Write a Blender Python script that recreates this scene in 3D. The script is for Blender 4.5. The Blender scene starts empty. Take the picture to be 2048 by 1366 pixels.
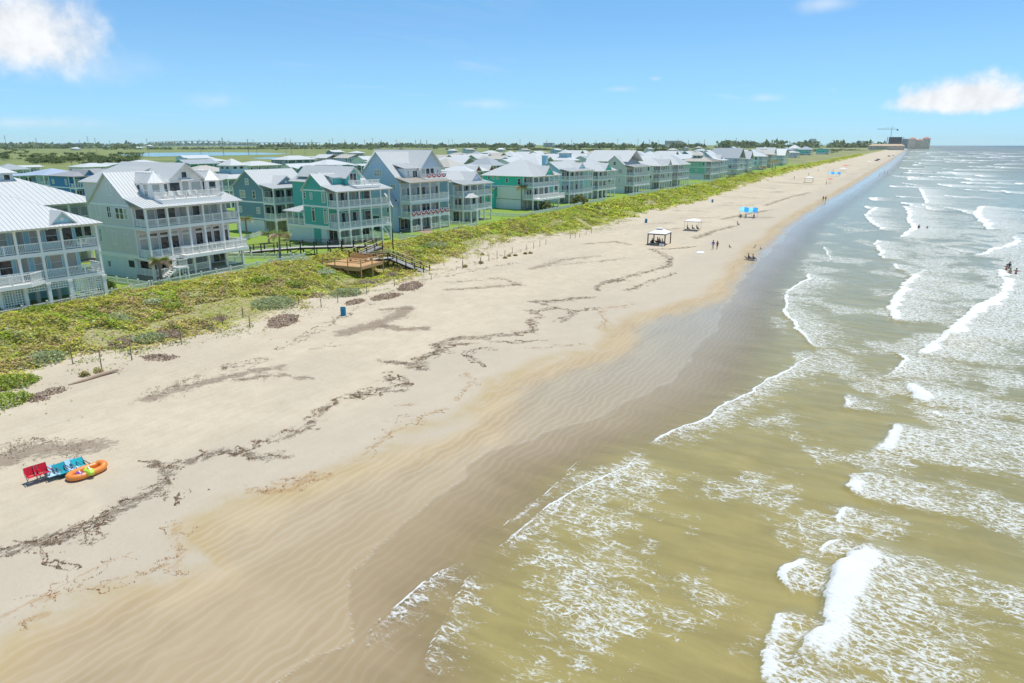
import bpy, math, random
import numpy as np
from mathutils import Vector
R_ = math.radians
scn = bpy.context.scene
col = scn.collection
rng = random.Random(7)

# ------------------------------------------------------------------ camera
# +Y runs along the shore away from the camera, +X is seaward, z = 0 is the sea
FOC = 2048 * 24 / 36
PITCH = math.atan(396 / FOC)
HEAD = R_(29.6)
CAMZ = 20.0
cam_d = bpy.data.cameras.new('camera')
cam_d.lens = 24; cam_d.sensor_width = 36; cam_d.clip_end = 40000; cam_d.clip_start = 0.5
cam = bpy.data.objects.new('camera', cam_d); col.objects.link(cam)
cam.location = (0, 0, CAMZ); cam.rotation_euler = (R_(90) - PITCH, 0, HEAD)
scn.camera = cam

def ray(x, y):
    u = x - 1024; v = y - 683
    cp, sp = math.cos(PITCH), math.sin(PITCH)
    D = v * cp + FOC * sp; F = FOC * cp - v * sp
    hx, hy = -math.sin(HEAD), math.cos(HEAD); rx, ry = math.cos(HEAD), math.sin(HEAD)
    return (F * hx + u * rx, F * hy + u * ry, -D)
def G(x, y, z=0.0):                      # photo pixel -> point on the level z
    d = ray(x, y); t = (z - CAMZ) / d[2]
    return (d[0] * t, d[1] * t)
def ZR(x0, y0, s):                       # enlarged crop -> photo pixel
    return lambda a, b: (x0 + a / s, y0 + b / s)

# ------------------------------------------------------------------ light
SUN_EL = R_(76); SUN_DIR = (0.45, 0.89)
sl = bpy.data.lights.new('sun', 'SUN'); sl.energy = 3.7; sl.angle = R_(0.6); sl.color = (1.0, 0.955, 0.88)
so = bpy.data.objects.new('sun', sl); col.objects.link(so)
sv = Vector((SUN_DIR[0] * math.cos(SUN_EL), SUN_DIR[1] * math.cos(SUN_EL), math.sin(SUN_EL)))
so.rotation_euler = sv.to_track_quat('Z', 'Y').to_euler(); so.location = (0, 0, 120)
scn.view_settings.view_transform = 'Standard'; scn.view_settings.look = 'None'
scn.view_settings.exposure = 0.16; scn.view_settings.gamma = 1.0
scn.view_settings.use_curve_mapping = False

scn.cycles.max_bounces = 6; scn.cycles.diffuse_bounces = 4; scn.cycles.volume_bounces = 2; scn.cycles.glossy_bounces = 3; scn.cycles.transmission_bounces = 3
scn.cycles.transparent_max_bounces = 6; scn.cycles.caustics_reflective = False; scn.cycles.caustics_refractive = False

# node helper
class NT:
    def __init__(s, nt): s.nt = nt
    def n(s, t, ins=None, **pr):
        nd = s.nt.nodes.new('ShaderNode' + t)
        for k, v in pr.items(): setattr(nd, k, v)
        for k, v in (ins or {}).items():
            sk = nd.inputs[k]
            if isinstance(v, bpy.types.NodeSocket): s.nt.links.new(v, sk)
            else: sk.default_value = v
        return nd
    def m(s, op, a, b=0.0, c=None, clamp=False):
        ins = {0: a, 1: b}
        if c is not None: ins[2] = c
        return s.n('Math', ins, operation=op, use_clamp=clamp).outputs[0]
    def vm(s, op, a, b=(0, 0, 0)):
        nd = s.n('VectorMath', {0: a, 1: b}, operation=op)
        return nd.outputs['Value'] if op in ('DOT_PRODUCT', 'LENGTH') else nd.outputs[0]
    def ss(s, x, a, b, lo=0.0, hi=1.0):
        return s.n('MapRange', {0: x, 1: a, 2: b, 3: lo, 4: hi}, interpolation_type='SMOOTHSTEP').outputs[0]
    def mix(s, f, a, b):
        nd = s.n('Mix', {0: f}, data_type='RGBA')
        for k, v in ((6, a), (7, b)):
            if isinstance(v, bpy.types.NodeSocket): s.nt.links.new(v, nd.inputs[k])
            else: nd.inputs[k].default_value = (*v[:3], 1)
        return nd.outputs[2]
    def noise(s, vec, scale, detail=4.0, rough=0.55, dist=0.0):
        return s.n('TexNoise', {'Vector': vec, 'Scale': scale, 'Detail': detail, 'Roughness': rough, 'Distortion': dist}).outputs[0]
    def scale(s, vec, sc):
        return s.vm('MULTIPLY', vec, sc)

w = bpy.data.worlds.new('World'); scn.world = w; w.use_nodes = True
wn = w.node_tree; wn.nodes.clear(); T = NT(wn)
sky = T.n('TexSky', sky_type='NISHITA', sun_disc=False, sun_elevation=SUN_EL,
          sun_rotation=math.atan2(SUN_DIR[0], SUN_DIR[1]), altitude=0.0, air_density=1.0, dust_density=0.0, ozone_density=3.0)
tc = T.n('TexCoord'); dirv = T.vm('NORMALIZE', tc.outputs['Generated'])
# clouds: soft lumps of noise at the bearings where they stand in the sky, thin veils elsewhere
warp = T.noise(dirv, 9.0, 6.0, 0.6)
warp2 = T.noise(T.vm('ADD', dirv, (3.1, 1.7, 0.4)), 30.0, 5.0, 0.6)
def cloud(cx, cy, rx, ry, hard, flat=0.0):
    c = Vector(ray(cx, cy)).normalized()
    e1 = Vector((c.y, -c.x, 0)).normalized(); e2 = e1.cross(c)
    k = 1 / FOC
    u = T.m('DIVIDE', T.vm('DOT_PRODUCT', dirv, tuple(e1)), rx * k * .93)
    v = T.m('DIVIDE', T.vm('DOT_PRODUCT', dirv, tuple(e2)), ry * k * .93)
    fr = T.ss(T.vm('DOT_PRODUCT', dirv, tuple(c)), 0.3, 0.5)
    if flat:                                   # flatter underside
        v = T.m('MULTIPLY', v, T.m('ADD', 1.0, T.m('MULTIPLY', T.m('LESS_THAN', v, 0.0), flat)))
    r2 = T.m('SQRT', T.m('ADD', T.m('MULTIPLY', u, u), T.m('MULTIPLY', v, v)))
    d = T.m('SUBTRACT', 1.0, r2)
    d = T.m('ADD', d, T.m('MULTIPLY', T.m('SUBTRACT', warp, 0.5), 1.5))
    d = T.m('ADD', d, T.m('MULTIPLY', T.m('SUBTRACT', warp2, 0.5), 0.75))
    return T.m('MULTIPLY', T.ss(d, 0.0, hard), fr)
cl = [cloud(40, 80, 165, 95, 0.8, .35), cloud(1940, 200, 150, 52, 0.5, .9)]
wisps = [cloud(150, 130, 190, 45, 1.5), cloud(430, 200, 110, 25, 1.8), cloud(970, 208, 90, 14, 1.6), cloud(1240, 178, 45, 10, 1.5), cloud(1310, 157, 18, 7, 1.3),
         cloud(1530, 196, 55, 11, 1.6), cloud(60, 245, 230, 16, 1.6), cloud(1650, 8, 60, 18, 1.4)]
sepd = T.n('SeparateXYZ', {0: dirv})
zz = T.m('MAXIMUM', sepd.outputs[2], 0.02)
planar = T.n('CombineXYZ', {0: T.m('DIVIDE', sepd.outputs[0], zz), 1: T.m('DIVIDE', sepd.outputs[1], zz)}).outputs[0]
veil = T.ss(T.noise(T.scale(planar, (.5, .22, 1)), 0.9, 6.0, 0.6, .6), 0.56, 0.86, 0, 0.30)
veil = T.m('MULTIPLY', veil, T.ss(sepd.outputs[2], 0.0, 0.05))
dens = cl[0]
for c in cl[1:]: dens = T.m('MAXIMUM', dens, c)
thin = wisps[0]
for c in wisps[1:]: thin = T.m('MAXIMUM', thin, c)
dens = T.m('MAXIMUM', T.m('MULTIPLY', dens, 0.92), T.m('MAXIMUM', T.m('MULTIPLY', thin, 0.42), veil))
el_ = T.n('SeparateXYZ', {0: dirv}).outputs[2]
tint = T.mix(T.ss(el_, 0.0, 0.13), (.42, .74, 1.22), (.58, .83, 1.04))
tint = T.mix(T.ss(el_, 0.13, 0.30), tint, (.56, 1.0, .98))
skyc = T.vm('MULTIPLY', sky.outputs[0], tint)
lum = T.ss(warp2, 0.25, 0.7, 5.9, 7.5)
cloudc = T.vm('SCALE', (1.0, 1.0, 1.01)); cloudc.node.inputs['Scale'].default_value = 1
wn.links.new(lum, cloudc.node.inputs['Scale'])
skyf = T.mix(dens, skyc, cloudc)
bg = T.n('Background', {'Color': skyf, 'Strength': 0.124})
wo = T.n('OutputWorld', {'Surface': bg.outputs[0]})

# ------------------------------------------------------------------ helpers
def tag(o, label=None, cat=None, group=None, kind=None):
    if label: o['label'] = label
    if cat: o['category'] = cat
    if group: o['group'] = group
    if kind: o['kind'] = kind
    return o
def empty(name, loc, rz=0.0):
    o = bpy.data.objects.new(name, None); col.objects.link(o)
    o.location = loc; o.rotation_euler = (0, 0, rz); o.empty_display_size = .3
    return o
def link(name, me, parent=None, loc=None, rz=None):
    o = bpy.data.objects.new(name, me); col.objects.link(o)
    if parent: o.parent = parent
    if loc is not None: o.location = loc
    if rz is not None: o.rotation_euler = (0, 0, rz)
    return o
class MB:
    def __init__(s): s.v = []; s.f = []
    def add(s, vs, fs):
        b = len(s.v); s.v += [tuple(p) for p in vs]; s.f += [tuple(i + b for i in f) for f in fs]; return s
    def box(s, x0, x1, y0, y1, z0, z1):
        return s.add([(x0, y0, z0), (x1, y0, z0), (x1, y1, z0), (x0, y1, z0), (x0, y0, z1), (x1, y0, z1), (x1, y1, z1), (x0, y1, z1)],
                     [(3, 2, 1, 0), (4, 5, 6, 7), (0, 1, 5, 4), (1, 2, 6, 5), (2, 3, 7, 6), (3, 0, 4, 7)])
    def cbox(s, x, y, z, sx, sy, sz): return s.box(x - sx / 2, x + sx / 2, y - sy / 2, y + sy / 2, z - sz / 2, z + sz / 2)
    def bar(s, p, q, w, h=None):            # beam of section w x h from p to q
        h = h or w; p = Vector(p); q = Vector(q); d = (q - p).normalized()
        up = Vector((0, 0, 1)) if abs(d.z) < .95 else Vector((1, 0, 0))
        a = d.cross(up).normalized() * (w / 2); b = a.cross(d).normalized() * (h / 2)
        vs = [p - a - b, p + a - b, p + a + b, p - a + b, q - a - b, q + a - b, q + a + b, q - a + b]
        return s.add(vs, [(3, 2, 1, 0), (4, 5, 6, 7), (0, 1, 5, 4), (1, 2, 6, 5), (2, 3, 7, 6), (3, 0, 4, 7)])
    def tube(s, pts, rad, n=8, cap=True):
        pts = [Vector(p) for p in pts]
        if not hasattr(rad, '__len__'): rad = [rad] * len(pts)
        rings = []
        for i, p in enumerate(pts):
            d = (pts[min(i + 1, len(pts) - 1)] - pts[max(i - 1, 0)]).normalized()
            up = Vector((0, 0, 1)) if abs(d.z) < .9 else Vector((1, 0, 0))
            a = d.cross(up).normalized(); b = a.cross(d)
            rings.append([p + (a * math.cos(2 * math.pi * k / n) + b * math.sin(2 * math.pi * k / n)) * rad[i] for k in range(n)])
        vs = [v for r in rings for v in r]; fs = []
        for i in range(len(pts) - 1):
            for k in range(n):
                fs.append((i * n + k, i * n + (k + 1) % n, (i + 1) * n + (k + 1) % n, (i + 1) * n + k))
        if cap:
            fs.append(tuple(range(n - 1, -1, -1))); fs.append(tuple((len(pts) - 1) * n + k for k in range(n)))
        return s.add(vs, fs)
    def slab(s, poly, t):                    # plane polygon thickened downwards along its normal
        P = [Vector(p) for p in poly]; nrm = Vector((0, 0, 0))
        for i in range(len(P)): nrm += (P[i] - P[0]).cross(P[(i + 1) % len(P)] - P[0])
        nrm.normalize()
        if nrm.z < 0: P = P[::-1]; nrm = -nrm
        n = len(P); B = [p - nrm * t for p in P]
        return s.add(P + B, [tuple(range(n)), tuple(range(2 * n - 1, n - 1, -1))] + [(i, n + i, n + (i + 1) % n, (i + 1) % n) for i in range(n)])
    def prism(s, poly, axis, a0, a1):        # polygon in the plane normal to axis, extruded a0..a1
        n = len(poly)
        if axis == 'y': A = [(p[0], a0, p[1]) for p in poly]; B = [(p[0], a1, p[1]) for p in poly]
        elif axis == 'x': A = [(a0, p[0], p[1]) for p in poly]; B = [(a1, p[0], p[1]) for p in poly]
        else: A = [(p[0], p[1], a0) for p in poly]; B = [(p[0], p[1], a1) for p in poly]
        return s.add(A + B, [tuple(range(n)), tuple(range(2 * n - 1, n - 1, -1))] + [(i, n + i, n + (i + 1) % n, (i + 1) % n) for i in range(n)])
    def mesh(s, name, mat):
        me = bpy.data.meshes.new(name); me.from_pydata(s.v, [], s.f)
        if mat: me.materials.append(mat)
        return me
    def build(s, name, mat, parent=None, loc=None, rz=None):
        return link(name, s.mesh(name, mat), parent, loc, rz)
def setattr_f(me, name, arr):
    a = me.attributes.new(name, 'FLOAT', 'POINT'); a.data.foreach_set('value', np.asarray(arr, dtype=np.float32).ravel())
def np_mesh(name, V, F, mat, smooth=False):
    V = np.asarray(V, dtype=np.float32); F = np.asarray(F, dtype=np.int32); k = F.shape[1]
    me = bpy.data.meshes.new(name)
    me.vertices.add(len(V)); me.vertices.foreach_set('co', V.ravel())
    me.loops.add(F.size); me.loops.foreach_set('vertex_index', F.ravel())
    me.polygons.add(len(F)); me.polygons.foreach_set('loop_start', np.arange(0, F.size, k, dtype=np.int32))
    me.update(calc_edges=True)
    if smooth: me.polygons.foreach_set('use_smooth', np.ones(len(F), dtype=bool))
    me.materials.append(mat); me.update()
    return me
def grid_faces(nx, ny):
    i = np.arange(nx - 1)[None, :] + np.arange(ny - 1)[:, None] * nx
    return np.stack([i, i + 1, i + nx + 1, i + nx], -1).reshape(-1, 4)
def _h(ix, iy, s):
    n = (ix * 374761393 + iy * 668265263 + s * 974711) & 0x7fffffff
    n = ((n ^ (n >> 13)) * 1274126177) & 0x7fffffff
    return ((n ^ (n >> 16)) & 0xffff) / 65535.0
def vn(x, y, s=0):                          # value noise 0..1
    x = np.asarray(x, float); y = np.asarray(y, float)
    ix = np.floor(x).astype(np.int64); iy = np.floor(y).astype(np.int64); fx = x - ix; fy = y - iy
    fx = fx * fx * (3 - 2 * fx); fy = fy * fy * (3 - 2 * fy)
    return (_h(ix, iy, s) * (1 - fx) + _h(ix + 1, iy, s) * fx) * (1 - fy) + (_h(ix, iy + 1, s) * (1 - fx) + _h(ix + 1, iy + 1, s) * fx) * fy
def fbm(x, y, s=0, o=3):
    t = 0; a = .5
    for k in range(o): t = t + a * vn(x * 2 ** k, y * 2 ** k, s + k); a *= .5
    return t / (1 - .5 ** o)
def sst(x, a, b):
    t = np.clip((x - a) / (b - a), 0, 1); return t * t * (3 - 2 * t)

# materials
MATS = {}
def pmat(name, c, rough=.6, spec=.4, metal=0.0, var=0.06, nscale=3.0, bump=0.0, bscale=30.0, dirt=0.0):
    if name in MATS: return MATS[name]
    m = bpy.data.materials.new(name); m.use_nodes = True; nt = m.node_tree; nt.nodes.clear(); t = NT(nt)
    oc = t.n('TexCoord').outputs['Object']
    nz = t.noise(oc, nscale, 5.0, .6)
    inf = t.n('ObjectInfo').outputs['Random']
    v = t.m('ADD', t.m('MULTIPLY', t.m('SUBTRACT', nz, .5), var * 3), t.m('MULTIPLY', t.m('SUBTRACT', inf, .5), var * .7))
    cc = t.n('HueSaturation', {'Value': t.m('ADD', 1.0, v), 'Color': (*c, 1)}).outputs[0]
    if dirt:
        d = t.ss(t.noise(t.scale(oc, (1.2, 1.2, .25)), 2.2, 6.0, .65), .52, .8, 0, dirt)
        cc = t.mix(d, cc, (c[0] * .55, c[1] * .52, c[2] * .46))
    ins = {'Base Color': cc, 'Roughness': rough, 'Metallic': metal, 'Specular IOR Level': spec}
    b = t.n('BsdfPrincipled', ins)
    if bump:
        bm = t.n('Bump', {'Strength': bump, 'Distance': .02, 'Height': t.noise(oc, bscale, 4.0)})
        nt.links.new(bm.outputs[0], b.inputs['Normal'])
    t.n('OutputMaterial', {'Surface': b.outputs[0]})
    MATS[name] = m; return m
# ------------------------------------------------------------------ shore lines traced along the beach
def line_x(pts, z):                          # polyline of photo pixels -> x as a function of y
    q = sorted([G(a, b, z) for a, b in pts], key=lambda p: p[1])
    ys = np.array([p[1] for p in q]); xs = np.array([p[0] for p in q])
    return lambda y: np.interp(y, ys, xs)
veg_x = line_x([(0, 795), (60, 760), (180, 720), (330, 690), (480, 660), (560, 630), (640, 600), (760, 580), (860, 545), (1000, 490), (1190, 460), (1300, 425), (1400, 405), (1500, 370), (1590, 345)], 1.0)
wet_x = line_x([(0, 1270), (100, 1230), (250, 1180), (420, 1130), (350, 1060), (600, 960), (800, 900), (930, 850), (980, 760), (1200, 690), (1225, 640), (1400, 590), (1480, 500), (1560, 440), (1690, 370), (1760, 330)], .25)
sw_x = line_x([(520, 1366), (700, 1280), (690, 1160), (740, 1090), (960, 910), (1200, 830), (1330, 760), (1400, 690), (1480, 560), (1590, 450), (1710, 380), (1780, 335)], 0.0)

def zt(x, y):
    x = np.asarray(x, float); y = np.asarray(y, float)
    z = np.interp(x, [-400, -80.4, -79.2, -77.5, -75, -72, -69, -65, -60, -40, -30, -21, -12, 5, 40], [2.5, 2.5, 2.9, 3.15, 3.1, 2.6, 2.0, 1.3, 1.0, .62, .34, .04, -.32, -.9, -2.2])
    b = np.exp(-((x + 71.0) / 5.0) ** 2)
    n = fbm(x / 5.0, y / 7.0, 3) - .5
    z = z + b * (n * 1.5 + (fbm(x / 1.6, y / 1.8, 9) - .5) * .6)
    z = z - 1.0 * np.exp(-(((x + 70.0) / 5.5) ** 2 + ((y - 78.0) / 5.0) ** 2) ** 2) - .5 * np.exp(-(((x + 78.5) / 4.0) ** 2 + ((y - 84.5) / 4.0) ** 2) ** 2)
    d = np.exp(-((x + 52) / 10.0) ** 2)
    z = z + d * (fbm(x / 2.2, y / 6.0, 21) - .5) * .16
    return z
def zt1(x, y): return float(zt(np.array([x]), np.array([y]))[0])

def spread(a, d0, g, end):
    out = [a]; d = d0
    while out[-1] < end: out.append(out[-1] + d); d *= g
    return out

# ------------------------------------------------------------------ beach
bxs = np.concatenate([np.linspace(-84, -20, 240), np.linspace(-19.7, 14, 60)])
bys = np.concatenate([np.arange(-30, 6, 1.5), np.arange(6, 100, .27), np.array(spread(100, .3, 1.022, 3000))])
BX, BY = np.meshgrid(bxs, bys)
BZ = zt(BX, BY)
BZ = BZ + np.where(BX < -26, (fbm(BX / .5, BY / .7, 5, 2) - .5) * .05 * sst(-BX, 26, 34), 0)
def seg_dist(PX, PY, pts, pad=6.0):
    """distance of grid points to a polyline, only inside its padded box"""
    out = np.full(PX.shape, 99.0); p = np.array(pts)
    ok = (PX > p[:, 0].min() - pad) & (PX < p[:, 0].max() + pad) & (PY > p[:, 1].min() - pad) & (PY < p[:, 1].max() + pad)
    x = PX[ok]; y = PY[ok]; d = np.full(x.shape, 99.0)
    for a, b in zip(p[:-1], p[1:]):
        v = b - a; L = (v * v).sum() + 1e-9
        t = np.clip(((x - a[0]) * v[0] + (y - a[1]) * v[1]) / L, 0, 1)
        d = np.minimum(d, np.hypot(x - a[0] - t * v[0], y - a[1] - t * v[1]))
    out[ok] = d; return out
z5 = ZR(0, 900, 2.926); z6 = ZR(700, 560, 2.926)
def pl(f, pts): return [f(*p) for p in pts]
ident = lambda a, b: (a, b)
wrack = [  # dark seaweed at the high-water mark: points, half width (m), strength
 (pl(z5, [(-60, 600), (0, 597), (100, 578), (200, 552), (330, 510), (500, 462), (600, 420), (640, 370), (740, 320), (860, 262), (930, 215)]), .38, 1.0),
 (pl(z5, [(200, 560), (320, 540), (440, 500), (560, 450), (640, 400)]), .18, .8),
 (pl(z5, [(930, 215), (985, 150), (960, 110), (890, 88)]), .30, .8), (pl(z5, [(890, 95), (1040, 88), (1100, 75), (1200, 42), (1290, 10), (1400, 25), (1560, 45), (1650, 10)]), .32, 1.0),
 (pl(z5, [(440, 540), (520, 545), (580, 500)]), .16, .6), (pl(z5, [(250, 590), (330, 640), (440, 670)]), .1, .5), (pl(z5, [(1000, 290), (1090, 300), (1120, 230)]), .08, .5),
 ([(470, 905), (560, 880), (620, 850), (650, 815), (700, 792), (790, 772), (818, 765)], .22, .9),
 (pl(z6, [(0, 670), (60, 690), (180, 655), (340, 640), (355, 600), (290, 560), (215, 600), (250, 540)]), .16, .8),
 (pl(z6, [(240, 488), (330, 490), (420, 520), (400, 480), (440, 450), (560, 420), (490, 385), (560, 370), (650, 345), (760, 340), (840, 325), (960, 318), (1070, 292)]), .42, 1.0),
 (pl(z6, [(500, 400), (620, 380), (740, 370)]), .3, .8), (pl(z6, [(1070, 292), (1055, 240), (1110, 205), (1050, 185), (1120, 180), (1210, 160), (1150, 148), (1070, 132)]), .25, .9),
 (pl(z6, [(1070, 130), (1190, 128), (1300, 110), (1430, 97)]), .38, 1.0), (pl(z6, [(1180, 165), (1320, 178), (1450, 158)]), .14, .7), (pl(z6, [(1240, 240), (1280, 215), (1330, 180)]), .25, .7),
 (pl(z6, [(790, 500), (740, 460), (700, 440), (730, 410), (860, 405)]), .12, .7), (pl(z6, [(820, 365), (950, 360), (1150, 345)]), .1, .6),
 (pl(z6, [(1440, 60), (1450, 30), (1520, 12), (1600, 0)]), .3, .9),
 ([(1210, 565), (1290, 545), (1340, 530), (1335, 512), (1300, 500), (1352, 498), (1390, 493)], .35, .9), ([(1250, 580), (1350, 545)], .2, .6),
 ([(1390, 478), (1430, 462), (1470, 452)], .5, .9), ([(1440, 440), (1490, 430), (1540, 420)], .5, .8), ([(1530, 412), (1580, 395), (1620, 385)], .6, .7)]
drymat = [  # old sun-bleached mats higher up
 ([(-40, 935), (0, 925), (60, 905), (190, 892)], 1.5, .85), ([(-20, 900), (60, 890), (150, 885)], .7, .6), ([(285, 802), (330, 790), (400, 770), (470, 752), (560, 735)], .9, .8), ([(480, 760), (560, 750), (610, 756)], .5, .8),
 ([(300, 790), (420, 745), (540, 722)], .4, .6), ([(690, 668), (740, 655), (790, 635), (815, 618)], 1.3, .9), ([(760, 650), (800, 660), (848, 656)], .8, .95), ([(760, 622), (830, 618)], .4, .7),
 ([(890, 582), (960, 577), (1040, 570)], .9, .75), ([(900, 568), (1000, 558), (1045, 572)], .5, .6), ([(1060, 540), (1130, 520), (1200, 512)], .9, .7), ([(1130, 530), (1260, 515)], .5, .6),
 ([(1170, 490), (1230, 484), (1260, 490)], 1.0, .7), ([(1320, 462), (1360, 456)], .8, .6), ([(1290, 450), (1345, 446)], .9, .6), ([(1395, 446), (1420, 444)], .8, .7), ([(1360, 438), (1440, 434)], 1.0, .6), ([(1440, 412), (1510, 410)], 1.2, .6),
 ([(620, 700), (680, 690)], .3, .4), ([(880, 560), (960, 540), (1040, 528)], .25, .5), ([(560, 702), (760, 600), (900, 545), (1060, 500)], .18, .3)]
rr_ = random.Random(3)
for k in range(46):
    y = rr_.uniform(190, 800); x = rr_.uniform(-56, -30); L = rr_.uniform(1.5, 6)
    wrack.append(('w', [(x - L, y - rr_.uniform(0, 2)), (x, y), (x + L, y + rr_.uniform(-2, 4))], rr_.uniform(.4, 1.1) * (1 + y / 500)))
rust = [
 (pl(z5, [(-20, 1020), (0, 985), (100, 940), (190, 890), (300, 835), (340, 800), (430, 760), (600, 670), (780, 600)]), .10), (pl(z5, [(130, 1020), (200, 985), (275, 955)]), .2), (pl(z5, [(230, 890), (340, 855), (460, 820), (600, 795), (700, 750), (780, 732), (900, 700), (1000, 665)]), .14),
 (pl(z5, [(1040, 440), (1020, 520), (1060, 600), (1010, 700)]), .25), (pl(z5, [(1460, 240), (1600, 250), (1700, 230), (1780, 190), (1930, 140)]), .32), (pl(z5, [(1600, 195), (1720, 200), (1850, 120)]), .15),
 (pl(z6, [(20, 1040), (80, 1020), (250, 885), (330, 855), (440, 790), (560, 745)]), .15), (pl(z6, [(220, 830), (330, 800), (400, 820)]), .12), (pl(z6, [(680, 545), (720, 600), (660, 650), (620, 700)]), .2), (pl(z6, [(290, 735), (380, 735)]), .15),
 (pl(z6, [(1450, 280), (1500, 235), (1460, 195), (1490, 165), (1600, 150), (1660, 130)]), .22), (pl(z6, [(1060, 400), (1250, 385), (1400, 370)]), .12)]
scum = [pl(z6, [(30, 1080), (190, 1000), (330, 880), (500, 835), (640, 800), (850, 640), (840, 590), (1000, 530), (1100, 470), (1300, 420), (1480, 385), (1550, 340), (1490, 260)]), pl(z5, [(0, 1330), (120, 1090), (330, 960), (520, 840), (780, 790), (1050, 720), (1200, 610), (1090, 480), (1330, 310), (1750, 260), (2040, 100)])]
W1 = np.zeros(BX.shape); W2 = np.zeros(BX.shape); W3 = np.zeros(BX.shape); W4 = np.zeros(BX.shape)
wob = (fbm(BX / .8, BY / .8, 31) - .5)
for e in wrack:
    if e[0] == 'w': pts, hw, stg = e[1], e[2], .8
    else: pts, hw, stg = [G(a, b, .5) for a, b in e[0]], e[1], e[2]
    d = seg_dist(BX, BY, pts)
    W1 = np.maximum(W1, stg * np.clip(1 - (d + wob * .9) / (hw * 2.2), 0, 1))
for pts, hw, stg in drymat:
    d = seg_dist(BX, BY, [G(a, b, .7) for a, b in pts])
    W2 = np.maximum(W2, stg * np.clip(1.15 - (d + wob * 1.3) / (hw * 1.5), 0, 1))
for pts, hw in rust:
    d = seg_dist(BX, BY, [G(a, b, .35) for a, b in pts])
    W3 = np.maximum(W3, np.clip(1 - (d + wob * .3) / (hw * 2.4), 0, 1))
for pts in scum:
    d = seg_dist(BX, BY, [G(a, b, .3) for a, b in pts])
    W4 = np.maximum(W4, np.clip(1 - d / 1.5, 0, 1))
wetv = BX - wet_x(BY) + (fbm(BX / 3, BY / 6, 41) - .5) * 2.2
vegv = BX - veg_x(BY)
bm_ = bpy.data.materials.new('beach_sand'); bm_.use_nodes = True; nt = bm_.node_tree; nt.nodes.clear(); t = NT(nt)
geo = t.n('NewGeometry').outputs['Position']
at = lambda nm: t.n('Attribute', attribute_name=nm).outputs['Fac']
wet = at('wet'); wr = at('wrack'); dm = at('mat'); ru = at('rust'); sc_ = at('scum'); vg = at('veg')
n_f = t.noise(geo, 3.2, 9.0, .68); n_m = t.noise(geo, .55, 6.0, .6); n_l = t.noise(t.scale(geo, (1, .35, 1)), .12, 4.0)
n_s = t.noise(t.scale(geo, (2.4, .4, 1)), 1.0, 6.0, .62, .4)         # drawn out along the shore
c = t.mix(t.ss(n_m, .25, .75), (.56, .465, .335), (.63, .53, .395))
c = t.mix(t.ss(n_l, .4, .7, 0, .55), c, (.49, .41, .315))
c = t.mix(t.ss(n_s, .46, .76, 0, .48), c, (.50, .40, .29))
c = t.mix(t.ss(n_f, .56, .78, 0, .5), c, (.42, .33, .24))
damp = t.ss(t.m('ADD', wet, t.m('MULTIPLY', t.m('SUBTRACT', n_m, .5), 1.6)), -10.5, -6.0)
c = t.mix(t.m('MULTIPLY', damp, .55), c, (.49, .415, .325))
wetf = t.ss(t.m('ADD', wet, t.m('MULTIPLY', t.m('SUBTRACT', n_m, .5), 2.2)), -1.0, 1.8)
sub = t.noise(t.scale(geo, (.6, .14, 1)), .8, 5.0, .6, .8)
wcol = t.mix(t.ss(sub, .3, .75), (.43, .315, .185), (.51, .39, .24))
wcol = t.mix(t.ss(wet, 3.0, 10.0, 0, .8), wcol, (.425, .31, .175))
wcol = t.mix(t.ss(t.noise(t.scale(geo, (.5, .2, 1)), .5, 4., .6, 1.2), .55, .75, 0, .5), wcol, (.36, .26, .145))
c = t.mix(wetf, c, wcol)
sx = t.m('MULTIPLY', t.m('MULTIPLY', sc_, t.ss(n_m, .3, .6)), .55)
c = t.mix(sx, c, (.44, .33, .15))
# ripple marks where thin water runs off
rp = t.n('TexWave', {'Vector': t.vm('ADD', t.scale(geo, (1.0, .25, 0)), t.scale(t.n('TexNoise', {'Vector': geo, 'Scale': .35, 'Detail': 3.0}).outputs['Color'], (1.6, 1.6, 0))), 'Scale': .55, 'Distortion': 2.5, 'Detail': 2.0, 'Detail Scale': 1.2}, wave_type='BANDS', bands_direction='X').outputs['Fac']
rmask = t.m('MULTIPLY', t.ss(wet, -.5, 1.5), t.ss(n_l, .3, .6, .35, 1.0))
c = t.mix(t.m('MULTIPLY', t.m('MULTIPLY', t.ss(rp, .45, .95), rmask), .22), c, (.60, .51, .38))
# marks
v1 = t.noise(t.scale(geo, (1.2, .8, 1)), 4.2, 8.0, .75, .8)
mk = t.ss(t.m('ADD', t.m('MULTIPLY', wr, .85), t.m('MULTIPLY', t.m('SUBTRACT', v1, .5), 3.4)), .42, .62)
strand = t.noise(t.scale(geo, (1.6, .5, 1)), 1.5, 5.0, .7, 1.2)
mk = t.m('MULTIPLY', t.m('MULTIPLY', mk, t.ss(wr, .02, .2)), t.ss(strand, .44, .54))
wcolr = t.mix(t.ss(n_f, .35, .65), (.085, .05, .032), (.22, .14, .09))
c = t.mix(t.m('MULTIPLY', mk, .55), c, wcolr)
v2 = t.noise(t.scale(geo, (1.0, .7, 1)), 3.0, 9.0, .72, .5)
mk2 = t.ss(t.m('ADD', dm, t.m('MULTIPLY', t.m('SUBTRACT', v2, .5), 1.9)), .45, .85)
mk2 = t.m('MULTIPLY', mk2, t.ss(dm, .05, .4))
c = t.mix(t.m('MULTIPLY', mk2, .72), c, (.27, .195, .145))
mk3 = t.m('MULTIPLY', t.ss(t.m('ADD', ru, t.m('MULTIPLY', t.m('SUBTRACT', v1, .5), 1.8)), .5, .75), t.ss(ru, .02, .25))
c = t.mix(t.m('MULTIPLY', t.m('MULTIPLY', mk3, t.ss(strand, .40, .56)), .5), c, (.40, .24, .10))
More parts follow.
